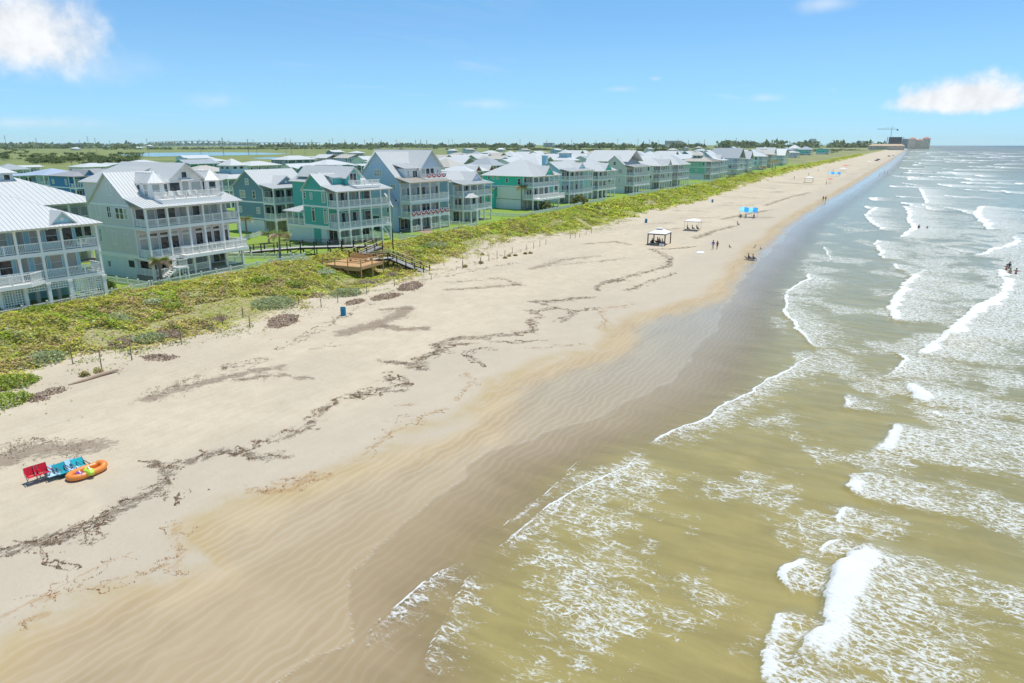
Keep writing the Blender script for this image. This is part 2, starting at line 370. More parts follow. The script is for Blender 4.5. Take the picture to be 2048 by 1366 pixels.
# stray bits everywhere on the dry sand
bits = t.m('MULTIPLY', t.ss(t.noise(geo, 7.0, 3.0, .5), .74, .8), t.ss(t.noise(geo, .3, 3.0), .5, .7, 0, .8))
c = t.mix(t.m('MULTIPLY', bits, t.m('SUBTRACT', 1.0, wetf)), c, (.22, .15, .1))
# soil and litter under the dune plants
gr = t.ss(t.m('ADD', vg, t.m('MULTIPLY', t.m('SUBTRACT', n_m, .5), 7.0)), -1.0, -3.0)
gcol = t.mix(t.ss(n_f, .35, .65), (.30, .29, .09), (.46, .38, .26))
gcol = t.mix(t.ss(n_m, .4, .65), gcol, (.28, .29, .07))
c = t.mix(gr, c, gcol)
lawn = t.ss(t.n('SeparateXYZ', {0: geo}).outputs[0], -79.6, -80.1)
c = t.mix(lawn, c, t.mix(t.ss(n_f, .35, .7), (.17, .27, .045), (.24, .33, .07)))
tr = t.n('TexWave', {'Vector': t.scale(geo, (1, .02, 0)), 'Scale': .42, 'Distortion': 1.5, 'Detail': 3.0}, wave_type='BANDS', bands_direction='X').outputs['Fac']
h = t.m('ADD', t.m('MULTIPLY', n_f, .09), t.m('MULTIPLY', t.m('MULTIPLY', rp, rmask), .06))
h = t.m('ADD', h, t.m('MULTIPLY', t.m('ADD', t.m('MULTIPLY', mk, .12), t.m('MULTIPLY', mk2, .08)), v1))
dry = t.m('SUBTRACT', 1.0, damp)
h = t.m('ADD', h, t.m('MULTIPLY', t.m('MULTIPLY', n_m, .25), dry))
h = t.m('ADD', h, t.m('MULTIPLY', t.m('MULTIPLY', tr, .03), dry))
bmp = t.n('Bump', {'Strength': t.m('SUBTRACT', .8, t.m('MULTIPLY', wetf, .68)), 'Distance': 1.0, 'Height': h})
shine = t.ss(t.m('ADD', wet, t.m('MULTIPLY', t.m('SUBTRACT', n_m, .5), 3.0)), .5, 5.0)
rough = t.m('SUBTRACT', .9, t.m('MULTIPLY', shine, .72))
b = t.n('BsdfPrincipled', {'Base Color': c, 'Roughness': rough, 'Specular IOR Level': t.m('ADD', .15, t.m('MULTIPLY', shine, .3)), 'Normal': bmp.outputs[0], 'Coat Weight': t.m('MULTIPLY', t.ss(wet, 2.0, 7.0), .35), 'Coat Roughness': .12, 'Coat IOR': 1.4})
t.n('OutputMaterial', {'Surface': b.outputs[0]})
me = np_mesh('beach', np.stack([BX, BY, BZ], -1).reshape(-1, 3), grid_faces(len(bxs), len(bys)), bm_, True)
for nm, a in (('wet', wetv), ('wrack', W1), ('mat', W2), ('rust', W3), ('scum', W4), ('veg', vegv)): setattr_f(me, nm, a)
tag(link('beach', me), 'wide pale sand beach with seaweed lines and wet lower edge', 'beach', kind='structure')

# ------------------------------------------------------------------ sea
z3 = ZR(1400, 1000, 3.16); z2 = ZR(1500, 650, 3.737); z1 = ZR(1500, 280, 3.414); z4 = ZR(700, 900, 2.926)
# breaking fronts: pixels, white width, trail length, crest height
fronts = [
 (pl(z4, [(30, 1270), (50, 1180), (100, 1060), (170, 990), (290, 890), (400, 790), (480, 720), (620, 660), (690, 630)]), .13, 1.3, .05),
 (pl(z4, [(835, 545), (930, 430), (1050, 310), (1180, 220), (1290, 110), (1400, 10)]), .06, .5, .02),
 (pl(z4, [(380, 1366), (400, 1340), (500, 1170), (575, 1050), (640, 920), (670, 850), (720, 760), (800, 680)]), .16, 1.6, .10),
 (pl(z4, [(800, 640), (950, 520), (1070, 420), (1180, 325), (1360, 215), (1480, 150), (1600, 100), (1630, 50), (1720, 0)]), .17, 1.6, .10),
 ([(1288, 900), (1312, 876), (1360, 853), (1400, 840), (1450, 810), (1500, 781), (1520, 770), (1537, 760), (1572, 738), (1599, 722), (1632, 706)], .30, 2.2, .14),
 ([(1628, 703), (1605, 680), (1588, 648), (1566, 626), (1572, 611), (1569, 599), (1579, 579), (1612, 558), (1620, 545)], .45, 4.0, .14),
 (pl(z3, [(320, 1170), (420, 960), (490, 790), (545, 730), (600, 690)]), .6, 2.6, .22),
 (pl(z3, [(590, 1166), (590, 1040), (640, 900), (710, 830), (730, 680), (790, 600), (850, 450), (920, 390), (1040, 300), (1160, 255)]), 1.5, 4.5, .60),
 (pl(z3, [(560, 580), (515, 480), (560, 420), (680, 375)]), .5, 2.2, .2), (pl(z3, [(720, 325), (780, 265), (850, 235)]), .3, 1.8, .12), (pl(z3, [(860, 160), (900, 100), (970, 45)]), .4, 2.5, .15),
 (pl(z2, [(780, 1300), (640, 1190), (740, 1120), (880, 1080)]), 1.0, 9.0, .35), (pl(z2, [(870, 985), (950, 920), (960, 840), (1040, 780), (1020, 745), (1120, 730)]), 1.1, 10.0, .38),
 (pl(z2, [(690, 630), (740, 590), (705, 545), (740, 515)]), .6, 3.0, .2), (pl(z2, [(1250, 600), (1190, 540), (1170, 480), (1240, 425)]), 1.4, 10.0, .35),
 (pl(z2, [(870, 410), (980, 380), (1090, 320), (1140, 260), (1050, 190)]), .5, 6.0, .2), (pl(z2, [(1220, 250), (1390, 130), (1500, 30)]), 1.2, 9.0, .3), (pl(z2, [(1440, 700), (1390, 670), (1400, 655)]), .5, 4.0, .2),
 (pl(z1, [(1320, 1366), (1380, 1260), (1530, 1160), (1700, 1070), (1720, 990), (1670, 880)]), 1.6, 12.0, .4), (pl(z1, [(1460, 800), (1580, 780), (1700, 730)]), 1.4, 9.0, .35), (pl(z1, [(1640, 770), (1790, 700), (1800, 660)]), 1.8, 8.0, .35),
 (pl(z1, [(1000, 1250), (930, 1150), (1000, 1030), (1080, 950), (1160, 880)]), 1.3, 7.0, .3), (pl(z1, [(910, 820), (850, 730), (870, 680)]), .9, 4.5, .2), (pl(z1, [(900, 620), (770, 520), (850, 460)]), 1.3, 6.0, .22),
 (pl(z1, [(1000, 670), (1110, 600), (1070, 560), (1080, 510), (1040, 450)]), 1.4, 9.0, .3), (pl(z1, [(1280, 720), (1380, 745), (1450, 780)]), .6, 4.0, .2), (pl(z1, [(960, 840), (1000, 880), (1080, 910)]), .6, 3.5, .2),
 (pl(z1, [(490, 720), (530, 790), (540, 830)]), .35, 1.2, .08), (pl(z1, [(1620, 620), (1520, 510), (1570, 450)]), 2.2, 12.0, .4), (pl(z1, [(1200, 440), (1150, 330)]), 1.5, 9.0, .3), (pl(z1, [(1230, 450), (1400, 480), (1500, 510)]), 1.3, 6.0, .3)]
FR = [([G(a, b, 0) for a, b in p_], w_, L_, h_) for p_, w_, L_, h_ in fronts]
rr_ = random.Random(12)
for k in range(310):                            # more broken crests farther out and farther along
    y = 60 * math.exp(rr_.uniform(.6, 3.6)); x = -12 + 175 * rr_.random() ** 1.5
    if y < 235 and x < 45: continue
    if x < -2 and rr_.random() < .6: continue
    L = rr_.uniform(5, 22) * (1 + y / 700); a = rr_.uniform(-.25, .25); pts = []
    for j in range(6):
        s = (j / 5 - .5) * L; pts.append((x + s * a + rr_.uniform(-.7, .7) + 1.5 * math.cos(j), y + s))
    FR.append((pts, rr_.uniform(.6, 2.2) * (1 + y / 700), rr_.uniform(2, 8) * (1 + y / 330), rr_.uniform(.15, .45)))
for k in range(60):                             # offshore whitecaps
    y = rr_.uniform(100, 2600); x = rr_.uniform(90, 90 + y * .9); L = rr_.uniform(3, 14) * (1 + y / 900)
    FR.append(([(x, y - L / 2), (x - .6, y), (x + .5, y + L / 2)], rr_.uniform(.5, 2.0), rr_.uniform(2, 6), .3))
sxs = np.concatenate([np.arange(-34, -26, .5), np.arange(-26, 0, .13), np.arange(0, 44, .25), np.array(spread(44, .4, 1.07, 8200))])
sxs = np.append(sxs[sxs < 8200], 8200.0)
sys_ = np.concatenate([np.arange(-40, 10, 2.5), np.arange(10, 75, .22), np.arange(75, 105, .3), np.array(spread(105, .32, 1.0165, 8200))])
sys_ = np.append(sys_[sys_ < 8200], 8200.0)
SX, SY = np.meshgrid(sxs, sys_)
FO = np.zeros(SX.shape); TR = np.zeros(SX.shape); SZ = np.zeros(SX.shape)
off = sst(SX, -14, 25)
SZ += off * .12 * np.sin(SX * .55 + 2.2 * fbm(SX / 9, SY / 14, 71) * 3 + SY * .03) * np.exp(-np.clip(SY - 200, 0, None) / 500)
SZ += (fbm(SX / 1.2, SY / 2.0, 77, 2) - .5) * .07 * sst(SX, -20, -5)
for pts, w_, L_, h_ in FR:
    p = np.array(pts)
    if p[0, 1] > p[-1, 1]: p = p[::-1]
    # resample so that y increases (front faces the shore)
    seg = np.r_[0, np.cumsum(np.hypot(*np.diff(p, axis=0).T))]; n = max(8, int(seg[-1] / .5)); n = min(n, 160)
    tt = np.linspace(0, seg[-1], n); px_ = np.interp(tt, seg, p[:, 0]); py_ = np.interp(tt, seg, p[:, 1])
    far = max(2.5 * L_, 4 * w_); i0 = np.searchsorted(sys_, py_.min() - 3); i1 = np.searchsorted(sys_, py_.max() + 3)
    j0 = np.searchsorted(sxs, px_.min() - 2); j1 = np.searchsorted(sxs, px_.max() + far)
    if i1 <= i0 or j1 <= j0: continue
    x = SX[i0:i1, j0:j1]; y = SY[i0:i1, j0:j1]
    o = np.argsort(py_); xf = np.interp(y, py_[o], px_[o])
    xf = xf + (fbm(y / .9, x * 0 + w_ * 7, 55) - .5) * min(.9, w_ * 1.3) + (vn(y / 4.0, x * 0 + h_ * 31, 57) - .5) * .8
    ext = py_.max() - py_.min(); tpr = min(3.0, ext * .25) + .2
    e = sst(y, py_.min() - .6, py_.min() + tpr) * (1 - sst(y, py_.max() - tpr, py_.max() + .6))
    e = e * (.72 + .56 * (vn(y / 2.6, x * 0 + L_ * 3, 58) - .3))
    d = x - xf
    wl = w_ * (.55 + .9 * vn(y / 1.7, x * 0 + 4 + w_, 59))
    solid = sst(d, -.08, .08) * (1 - sst(d, wl * .5, wl * 1.6))
    trail = sst(d, -.1, .3) * np.exp(-np.clip(d, 0, None) / L_)
    FO[i0:i1, j0:j1] = np.maximum(FO[i0:i1, j0:j1], solid * np.clip(e, 0, 1))
    TR[i0:i1, j0:j1] = np.maximum(TR[i0:i1, j0:j1], trail * np.clip(e * 1.1, 0, 1))
    SZ[i0:i1, j0:j1] += h_ * e * sst(d, -.35, .35) * np.exp(-np.clip(d, 0, None) / (2.0 + 2 * w_))
edge = sw_x(SY) + (fbm(SY / 3.5, SX * 0 + 2, 61) - .5) * 1.8
dep = SX - edge
SAND = zt(SX, SY)
SZ = np.maximum(SZ * sst(dep, 0, 3) + .0, np.where(SX < 14, SAND + .02, -9))
SZ = np.where(dep < -.9, SAND - .25, SZ)
SZ += FO * (fbm(SX / .35, SY / .35, 91, 2)) * .16 * sst(dep, 0, 6)
m = bpy.data.materials.new('sea_water'); m.use_nodes = True; nt = m.node_tree; nt.nodes.clear(); t = NT(nt)
geo = t.n('NewGeometry').outputs['Position']; sep = t.n('SeparateXYZ', {0: geo}); X_, Y_ = sep.outputs[0], sep.outputs[1]
fo, trl, dp = at('foam'), at('trail'), at('depth')
wv = t.n('TexNoise', {'Vector': geo, 'Scale': .5, 'Detail': 3.0}).outputs['Color']
fl = t.vm('ADD', geo, t.scale(wv, (1.4, 1.4, 0)))
sedim = t.noise(t.scale(geo, (.10, .07, 1)), 1.0, 5.0, .6, .6)
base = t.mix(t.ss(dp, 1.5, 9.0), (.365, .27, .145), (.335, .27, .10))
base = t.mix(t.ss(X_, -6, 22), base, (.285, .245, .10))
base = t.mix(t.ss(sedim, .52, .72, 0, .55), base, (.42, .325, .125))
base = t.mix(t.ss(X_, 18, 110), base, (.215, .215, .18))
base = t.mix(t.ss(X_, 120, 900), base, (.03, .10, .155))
stk = t.noise(t.scale(geo, (.35, 1.4, 1)), .55, 6.0, .65, .6)
base = t.n('HueSaturation', {'Value': t.ss(stk, .25, .75, .86, 1.14), 'Color': base}).outputs[0]
# lace: drawn-out net of bubbles
st = t.scale(fl, (.62, 1.25, 0))
vo = t.n('TexVoronoi', {'Vector': st, 'Scale': 4.2}, feature='DISTANCE_TO_EDGE').outputs['Distance']
vo2 = t.n('TexVoronoi', {'Vector': st, 'Scale': 1.9}, feature='DISTANCE_TO_EDGE').outputs['Distance']
nA = t.noise(t.scale(geo, (.45, 1.2, 1)), 1.6, 6.0, .65, .5); nB = t.noise(t.scale(geo, (.55, 1.0, 1)), 7.0, 6.0, .7)
patch = t.noise(t.scale(geo, (.12, .1, 1)), 1.0, 3.0, .55)
pch = t.m('MULTIPLY', t.m('MULTIPLY', t.ss(t.m('ADD', patch, t.ss(X_, -4.0, 14.0, .03, .12)), .46, .66), t.ss(dp, 4.0, 8.0)), t.m('MULTIPLY', t.ss(X_, 120, 40), t.ss(Y_, 330, 110, .25, 1.0)))
pot = t.m('MAXIMUM', t.m('MULTIPLY', trl, t.ss(dp, 3.0, 16.0, .62, 1.0)), t.m('MULTIPLY', pch, t.ss(X_, -6.0, 22.0, .44, .62)))
wid = t.m('MULTIPLY', pot, .135)
l1 = t.ss(t.m('SUBTRACT', vo, wid),   .022, -.02); l2 = t.ss(t.m('SUBTRACT', vo2, t.m('MULTIPLY', wid, 1.5)), .035, -.03)
lace = t.m('MAXIMUM', l1, l2)
gate = t.ss(t.m('ADD', pot, t.m('MULTIPLY', t.m('SUBTRACT', nA, .5), 1.3)), .18, .46)
brk = t.ss(nB, .38, .56)
lace = t.m('MULTIPLY', t.m('MULTIPLY', lace, gate), brk)
dense = t.m('MULTIPLY', t.ss(t.m('ADD', trl, t.m('MULTIPLY', t.m('SUBTRACT', nB, .5), 1.7)), .78, 1.1), t.ss(dp, 6.0, 22.0, .05, 1.0))
solid = t.ss(t.m('ADD', fo, t.m('MULTIPLY', t.m('SUBTRACT', nB, .5), 1.1)), .38, .68)
speck = t.m('MULTIPLY', t.ss(t.noise(t.scale(geo, (.8, 1, 1)), 9.0, 2.0, .5), .70, .76), t.ss(t.m('ADD', pot, t.m('SUBTRACT', patch, .5)), .05, .3, 0, .8))
foam = t.m('MAXIMUM', t.m('MAXIMUM', solid, t.m('MULTIPLY', lace, .85)), t.m('MAXIMUM', t.m('MULTIPLY', dense, .85), speck))
hgt = t.m('ADD', t.m('MULTIPLY', t.noise(t.scale(geo, (1.0, .55, 1)), 1.1, 7.0, .62, .3), .22), t.m('MULTIPLY', t.noise(t.scale(geo, (1.3, .8, 1)), 6.0, 4.0, .6), .03))
big = t.noise(t.scale(geo, (.35, .12, 1)), .5, 4.0, .5)
hgt = t.m('ADD', hgt, t.m('MULTIPLY', t.m('MULTIPLY', big, 1.2), t.ss(X_, -10, 60)))
hgt = t.m('ADD', t.m('MULTIPLY', hgt, t.ss(dp, -.5, 6.0, .12, 1.0)), t.m('MULTIPLY', foam, .05))
bmp = t.n('Bump', {'Strength': .55, 'Distance': .6, 'Height': hgt})
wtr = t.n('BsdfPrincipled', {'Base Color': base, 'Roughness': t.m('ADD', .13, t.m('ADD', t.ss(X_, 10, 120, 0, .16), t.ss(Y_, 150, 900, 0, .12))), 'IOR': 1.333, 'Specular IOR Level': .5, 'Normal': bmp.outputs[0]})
fmb = t.n('Bump', {'Strength': .6, 'Distance': .25, 'Height': nB})
fm = t.n('BsdfPrincipled', {'Base Color': (.83, .825, .80, 1), 'Roughness': .8, 'Specular IOR Level': .2, 'Normal': fmb.outputs[0]})
# thin film at the edge lets the sand show
al = t.ss(t.m('ADD', dp, t.m('MULTIPLY', t.m('SUBTRACT', nA, .5), .5)), 0.0, .35, 0, .16)
al = t.m('ADD', al, t.ss(dp, .4, 8.5, 0, .80), clamp=True)
tp = t.n('BsdfTransparent')
film = t.n('MixShader', {0: al, 1: tp.outputs[0], 2: wtr.outputs[0]})
rim = t.m('MULTIPLY', t.m('MULTIPLY', t.ss(dp, -.06, .05), t.ss(dp, .42, .08)), t.ss(t.noise(geo, 6.0, 3.0, .6), .50, .62, 0, .42))
foam = t.m('MAXIMUM', foam, t.m('MULTIPLY', rim, t.ss(nB, .4, .6)))
foam = t.m('MULTIPLY', foam, t.ss(dp, -.1, 0))
out = t.n('MixShader', {0: foam, 1: film.outputs[0], 2: fm.outputs[0]})
t.n('OutputMaterial', {'Surface': out.outputs[0]})
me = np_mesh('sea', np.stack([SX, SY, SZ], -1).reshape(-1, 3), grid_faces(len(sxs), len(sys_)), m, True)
setattr_f(me, 'foam', FO); setattr_f(me, 'trail', TR); setattr_f(me, 'depth', dep)
tag(link('sea', me), 'olive brown surf with white foam running onto the sand', 'sea', kind='structure')

# ------------------------------------------------------------------ seaweed lying along the high-water marks
WEED = []
# ------------------------------------------------------------------ land behind the dunes
lm = bpy.data.materials.new('land'); lm.use_nodes = True; nt = lm.node_tree; nt.nodes.clear(); t = NT(nt)
geo = t.n('NewGeometry').outputs['Position']; sep = t.n('SeparateXYZ', {0: geo}); X_, Y_ = sep.outputs[0], sep.outputs[1]
nf = t.noise(geo, 2.6, 6.0, .65); nm_ = t.noise(geo, .09, 5.0, .6); nb = t.noise(geo, .009, 6.0, .6); nb2 = t.noise(t.scale(geo, (1, 1, 1)), .03, 6.0, .7)
lawn = t.mix(t.ss(nf, .3, .7), (.20, .31, .05), (.27, .37, .075))
lawn = t.mix(t.ss(nm_, .55, .75, 0, .5), lawn, (.27, .27, .09))
marsh = t.mix(t.ss(nb2, .35, .65), (.19, .225, .08), (.26, .28, .11))
marsh = t.mix(t.ss(nb, .5, .66), marsh, (.14, .19, .07))
marsh = t.mix(t.ss(nb2, .60, .74, 0, .7), marsh, (.38, .35, .20))
scrub = t.mix(t.ss(nb2, .35, .65), (.20, .23, .08), (.36, .33, .18))
c = t.mix(t.ss(Y_, 640, 700), lawn, scrub)
c = t.mix(t.ss(X_, -290, -330), c, marsh)
bm2 = t.n('Bump', {'Strength': .5, 'Distance': .15, 'Height': nf})
b = t.n('BsdfPrincipled', {'Base Color': c, 'Roughness': .9, 'Specular IOR Level': .1, 'Normal': bm2.outputs[0]})
t.n('OutputMaterial', {'Surface': b.outputs[0]})
def land_z(x): return np.interp(x, [-10000, -420, -300, -84], [1.2, 1.4, 2.5, 2.5])
lx = np.concatenate([-np.array(spread(420, 12, 1.09, 8300))[::-1], np.arange(-400, -90, 14.0), [-84]])
ly = np.concatenate([-np.array(spread(30, 15, 1.2, 3000))[::-1], np.array(spread(-14, 8, 1.05, 8200))])
LX, LY = np.meshgrid(lx, ly)
me = np_mesh('ground', np.stack([LX, LY, land_z(LX)], -1).reshape(-1, 3), grid_faces(len(lx), len(ly)), lm, True)
tag(link('ground', me), 'green lawns and marsh meadows behind the dunes', 'ground', kind='structure')

water_still = pmat('still_water', (.16, .23, .26), .12, .5, var=.03, nscale=.02)
def sheet(name, pts, z, mat, label):
    me = bpy.data.meshes.new(name); me.from_pydata([(x, y, z) for x, y in pts], [], [tuple(range(len(pts)))]); me.materials.append(mat)
    return tag(link(name, me), label, name.split('_')[0], kind='structure')
def blob(pxs, z): return [G(a, b, z) for a, b in pxs]
sheet('pond', blob([(236, 309), (300, 305.5), (420, 304.6), (520, 305), (585, 307.5), (540, 309.2), (440, 311.3), (380, 311.6), (310, 313.2), (265, 312)], 1.46), 1.46, water_still, 'narrow grey pond in the marsh meadow')
sheet('pond', blob([(500, 316.2), (545, 314.2), (585, 315.5), (560, 318), (520, 318)], 1.5), 1.5, water_still, 'small pond behind the white roofs')
sheet('bay', [(-8200, -1500), (-3900, -1500), (-4100, 1500), (-4600, 3600), (-5600, 5400), (-8200, 8000)], 1.8, water_still, 'distant bay under the long bridge')

# streets and drives
asph = pmat('asphalt', (.13, .13, .135), .9, .2, var=.1, nscale=1.5)
conc = pmat('concrete_path', (.55, .50, .45), .85, .2, var=.08, nscale=1.2)
brickp = pmat('brick_paver', (.42, .27, .22), .85, .2, var=.12, nscale=4.0)
def strip(name, x0, x1, y0, y1, z, mat, label):
    o = MB().box(x0, x1, y0, y1, z - .1, z).build(name, mat); return tag(o, label, 'road', kind='structure')
strip('street', -139, -133, -20, 700, 2.52, asph, 'asphalt street between the house rows')
strip('street', -196, -190, -20, 700, 2.52, asph, 'asphalt street between the back rows of houses')
def ribbon(name, pts, w_, z, mat, label):
    V = []; F = []
    for i, p in enumerate(pts):
        a = Vector(pts[max(0, i - 1)]); b_ = Vector(pts[min(len(pts) - 1, i + 1)]); d = (b_ - a).normalized(); n_ = Vector((-d.y, d.x)) * w_ / 2
        V += [(p[0] + n_.x, p[1] + n_.y, z), (p[0] - n_.x, p[1] - n_.y, z)]
        if i: F.append((2 * i - 2, 2 * i - 1, 2 * i + 1, 2 * i))
    me = bpy.data.meshes.new(name); me.from_pydata(V, [], F); me.materials.append(mat)
    return tag(link(name, me), label, 'path', kind='structure')
ribbon('path', [(-104, 75.5), (-107, 78), (-111, 82), (-116, 87), (-122, 90), (-133, 91)], 2.4, 2.512, conc, 'curved concrete path between the grey and the teal house')
ribbon('path', [(-106, 71), (-109, 74), (-113, 81), (-115.5, 86)], 1.6, 2.516, conc, 'side branch of the curved concrete path')
strip('paving', -85, -81.2, 38.6, 43.2, 2.53, brickp, 'brick paved terrace in front of the pale blue house')
strip('paving', -86.6, -82.6, 112.9, 115.6, 2.53, brickp, 'brick paved path in front of the tall blue house')
strip('paving', -83.6, -81.2, 61.2, 63.4, 2.53, conc, 'concrete step in front of the grey house')

# ------------------------------------------------------------------ dune plants
leafm = bpy.data.materials.new('foliage'); leafm.use_nodes = True; nt = leafm.node_tree; nt.nodes.clear(); t = NT(nt)
lc = t.n('Attribute', attribute_name='leafcol').outputs['Color']
dif = t.n('BsdfPrincipled', {'Base Color': lc, 'Roughness': .65, 'Specular IOR Level': .25})
tl = t.n('BsdfTranslucent', {'Color': t.n('HueSaturation', {'Saturation': 1.1, 'Value': 1.2, 'Color': lc}).outputs[0]})
mx = t.n('MixShader', {0: .28, 1: dif.outputs[0], 2: tl.outputs[0]})
t.n('OutputMaterial', {'Surface': mx.outputs[0]})
nr = np.random.default_rng(5)
def leaf_mesh(name, P, size, colr, up=.36, n=None):
    """P (n,3) centres, size (n,), colr (n,3): one bent leaf-like quad each, facing mostly up"""
    n = len(P); th = nr.uniform(0, 2 * np.pi, n); tilt = nr.normal(0, up, n)
    a = np.stack([np.cos(th), np.sin(th), np.sin(tilt) * .8], -1); b = np.stack([-np.sin(th), np.cos(th), nr.normal(0, up, n) * .8], -1)
    s = size[:, None]; asp = nr.uniform(.45, .85, n)[:, None]
    V = np.stack([P - a * s, P - b * s * asp * .8 + a * s * .1, P + a * s + np.array([0, 0, -.25]) * s, P + b * s * asp], 1).reshape(-1, 3)
    F = np.arange(4 * n).reshape(-1, 4)
    me = np_mesh(name, V, F, leafm)
    ca = me.attributes.new('leafcol', 'FLOAT_COLOR', 'POINT')
    cc = np.concatenate([np.repeat(np.clip(colr, .004, 1), 4, 0), np.ones((4 * n, 1))], 1)
    ca.data.foreach_set('color', cc.astype(np.float32).ravel()); return me
PAL = np.array([1.18, 1.12, .95]) * np.array([(.33, .31, .075), (.33, .40, .035), (.17, .21, .04), (.36, .27, .19), (.38, .42, .26), (.46, .46, .12), (.23, .36, .03)])
def dune_cover(y0, y1, dens, smin, smax, name, label):
    n = int((y1 - y0) * 17.5 * dens)
    y = nr.uniform(y0, y1, n); x = nr.uniform(-80.0, -60.5, n)
    edge = veg_x(y); pz = fbm(x / 2.6, y / 2.6, 101); pz2 = fbm(x / 6, y / 9, 105); lump = fbm(x / 1.1, y / 1.1, 111)
    frin = sst(edge - x + (pz - .5) * 9, -.4, 4.2)
    keep = nr.random(n) < frin * np.where((pz2 > .58) & (x > -71.5), .12, 1) * np.clip(.35 + lump * 1.3, 0, 1)
    path = (np.abs(y - (-x * 1.0 + 86)) < 1.2) & (x > -72)             # trodden way by the second bin
    keep &= ~path
    x, y, pz, pz2, lump = (a[keep] for a in (x, y, pz, pz2, lump)); n = len(x)
    bright = sst(y, 70, 150)
    hgt = np.clip(lump - .35, 0, 1) * 1.7 * (.5 + sst(fbm(x / 3.5, y / 3.5, 121), .35, .75))
    z = zt(x, y) + hgt * nr.uniform(.35, 1, n) + nr.uniform(0, .10, n)
    size = nr.uniform(smin, smax, n)
    k = np.zeros(n, int); r = nr.random(n)
    base_p = np.stack([.50 - .34 * bright, .18 + .38 * bright, .10 + 0 * bright, .07 + 0 * bright, .04 + 0 * bright, .07 + .10 * bright, .04 + .08 * bright], -1)
    base_p[:, 3] += .9 * sst(pz, .56, .68) * (1 - .5 * bright); base_p[:, 6] += 1.2 * sst(fbm(x / 3, y / 3, 131), .62, .7); base_p[:, 4] += .9 * sst(fbm(x / 2.2, y / 3, 141), .66, .75)
    base_p[:, 5] += .5 * sst(x - veg_x(y), -6, 0)
    cum = np.cumsum(base_p / base_p.sum(1, keepdims=True), 1); k = (r[:, None] > cum).sum(1).clip(0, 6)
    c = PAL[k] * (.68 + .85 * fbm(x / 1.3, y / 1.7, 171))[:, None] * nr.uniform(.85, 1.45, (n, 1)) * (1 + nr.normal(0, .07, (n, 3)))
    me = leaf_mesh(name, np.stack([x, y, z], -1), size, c)
    return tag(link(name, me), label, 'ground cover', kind='stuff')
dune_cover(16, 75, 95, .07, .17, 'dune_ground_cover', 'olive and brown creeping plants on the dune before the near houses')
dune_cover(75, 170, 60, .10, .22, 'dune_ground_cover', 'bright green creeping plants on the dune before the middle houses')
dune_cover(170, 420, 22, .18, .40, 'dune_ground_cover', 'bright green dune plants before the farther houses')
dune_cover(420, 1250, 6, .4, .9, 'dune_ground_cover', 'distant green dune plants along the beach')
# fringe of runners and tufts on the bare sand at the dune foot
n = 9000; y = nr.uniform(18, 170, n); x = veg_x(y) + nr.exponential(1.5, n) - .5
keep = (fbm(x / 1.6, y / 1.6, 151) > .52); x, y = x[keep], y[keep]; n = len(x)
c = np.array([(.25, .30, .05), (.34, .34, .10), (.16, .26, .03)])[nr.integers(0, 3, n)] * nr.uniform(.8, 1.2, (n, 1))
tag(link('dune_runner_plants', leaf_mesh('runners', np.stack([x, y, zt(x, y) + nr.uniform(.02, .1, n)], -1), nr.uniform(.05, .12, n), c, .3)), 'sparse yellow green runner plants on the sand at the dune foot', 'ground cover', kind='stuff')

# dried seaweed clumps along the drift lines
P_, S_, C_ = [], [], []
def weed(pts, hw, per_m, smin, smax, cols, z0):
    p = np.array(pts); seg = np.r_[0, np.cumsum(np.hypot(*np.diff(p, axis=0).T))]
    for strand in range(3):
        n = int(seg[-1] * per_m); s_ = nr.uniform(0, seg[-1], n); ph = nr.uniform(0, 99)
        x = np.interp(s_, seg, p[:, 0]); y = np.interp(s_, seg, p[:, 1])
        offx = (fbm(s_ / .9 + ph, s_ * 0 + strand * 3, 161) - .5) * (1.2 + 2.2 * hw) * 1.6; offy = (fbm(s_ / .8 + ph, s_ * 0 + strand * 5, 163) - .5) * 1.4
        dens = fbm(s_ / .7 + ph, s_ * 0 + 9, 165); keep = nr.random(n) < sst(dens, .40, .62) * (1 if strand == 0 else .6)
        wd = hw * (.15 + .75 * sst(fbm(s_ / 2.5 + ph, s_ * 0 + 2, 167), .35, .75))
        x = x + offx + nr.normal(0, 1, n) * wd * .5; y = y + offy + nr.normal(0, 1, n) * wd * .5
        x, y = x[keep], y[keep]; n = len(x)
        P_.append(np.stack([x, y, zt(x, y) + nr.uniform(.015, .06, n)], -1)); S_.append(nr.uniform(smin, smax, n)); C_.append(np.array(cols)[nr.integers(0, len(cols), n)] * nr.uniform(.7, 1.3, (n, 1)))
WB = [(.29, .19, .12), (.36, .25, .17), (.21, .135, .085)]
for e in wrack:
    if e[0] == 'w': continue
    weed([G(a, b, .5) for a, b in e[0]], e[1], 120, .02, .055, WB, 0)
for pts, hw in rust: weed([G(a, b, .35) for a, b in pts], hw, 60, .015, .04, [(.48, .25, .09), (.40, .22, .10), (.52, .32, .14)], 0)
for pts, hw, stg in drymat: weed([G(a, b, .7) for a, b in pts], hw * 1.1, 45, .03, .07, [(.34, .26, .20), (.28, .21, .16)], 0)
tag(link('seaweed_wrack', leaf_mesh('weed', np.concatenate(P_), np.concatenate(S_), np.concatenate(C_), .16)), 'dark brown and rusty seaweed strands along the high-water marks', 'seaweed', kind='stuff')

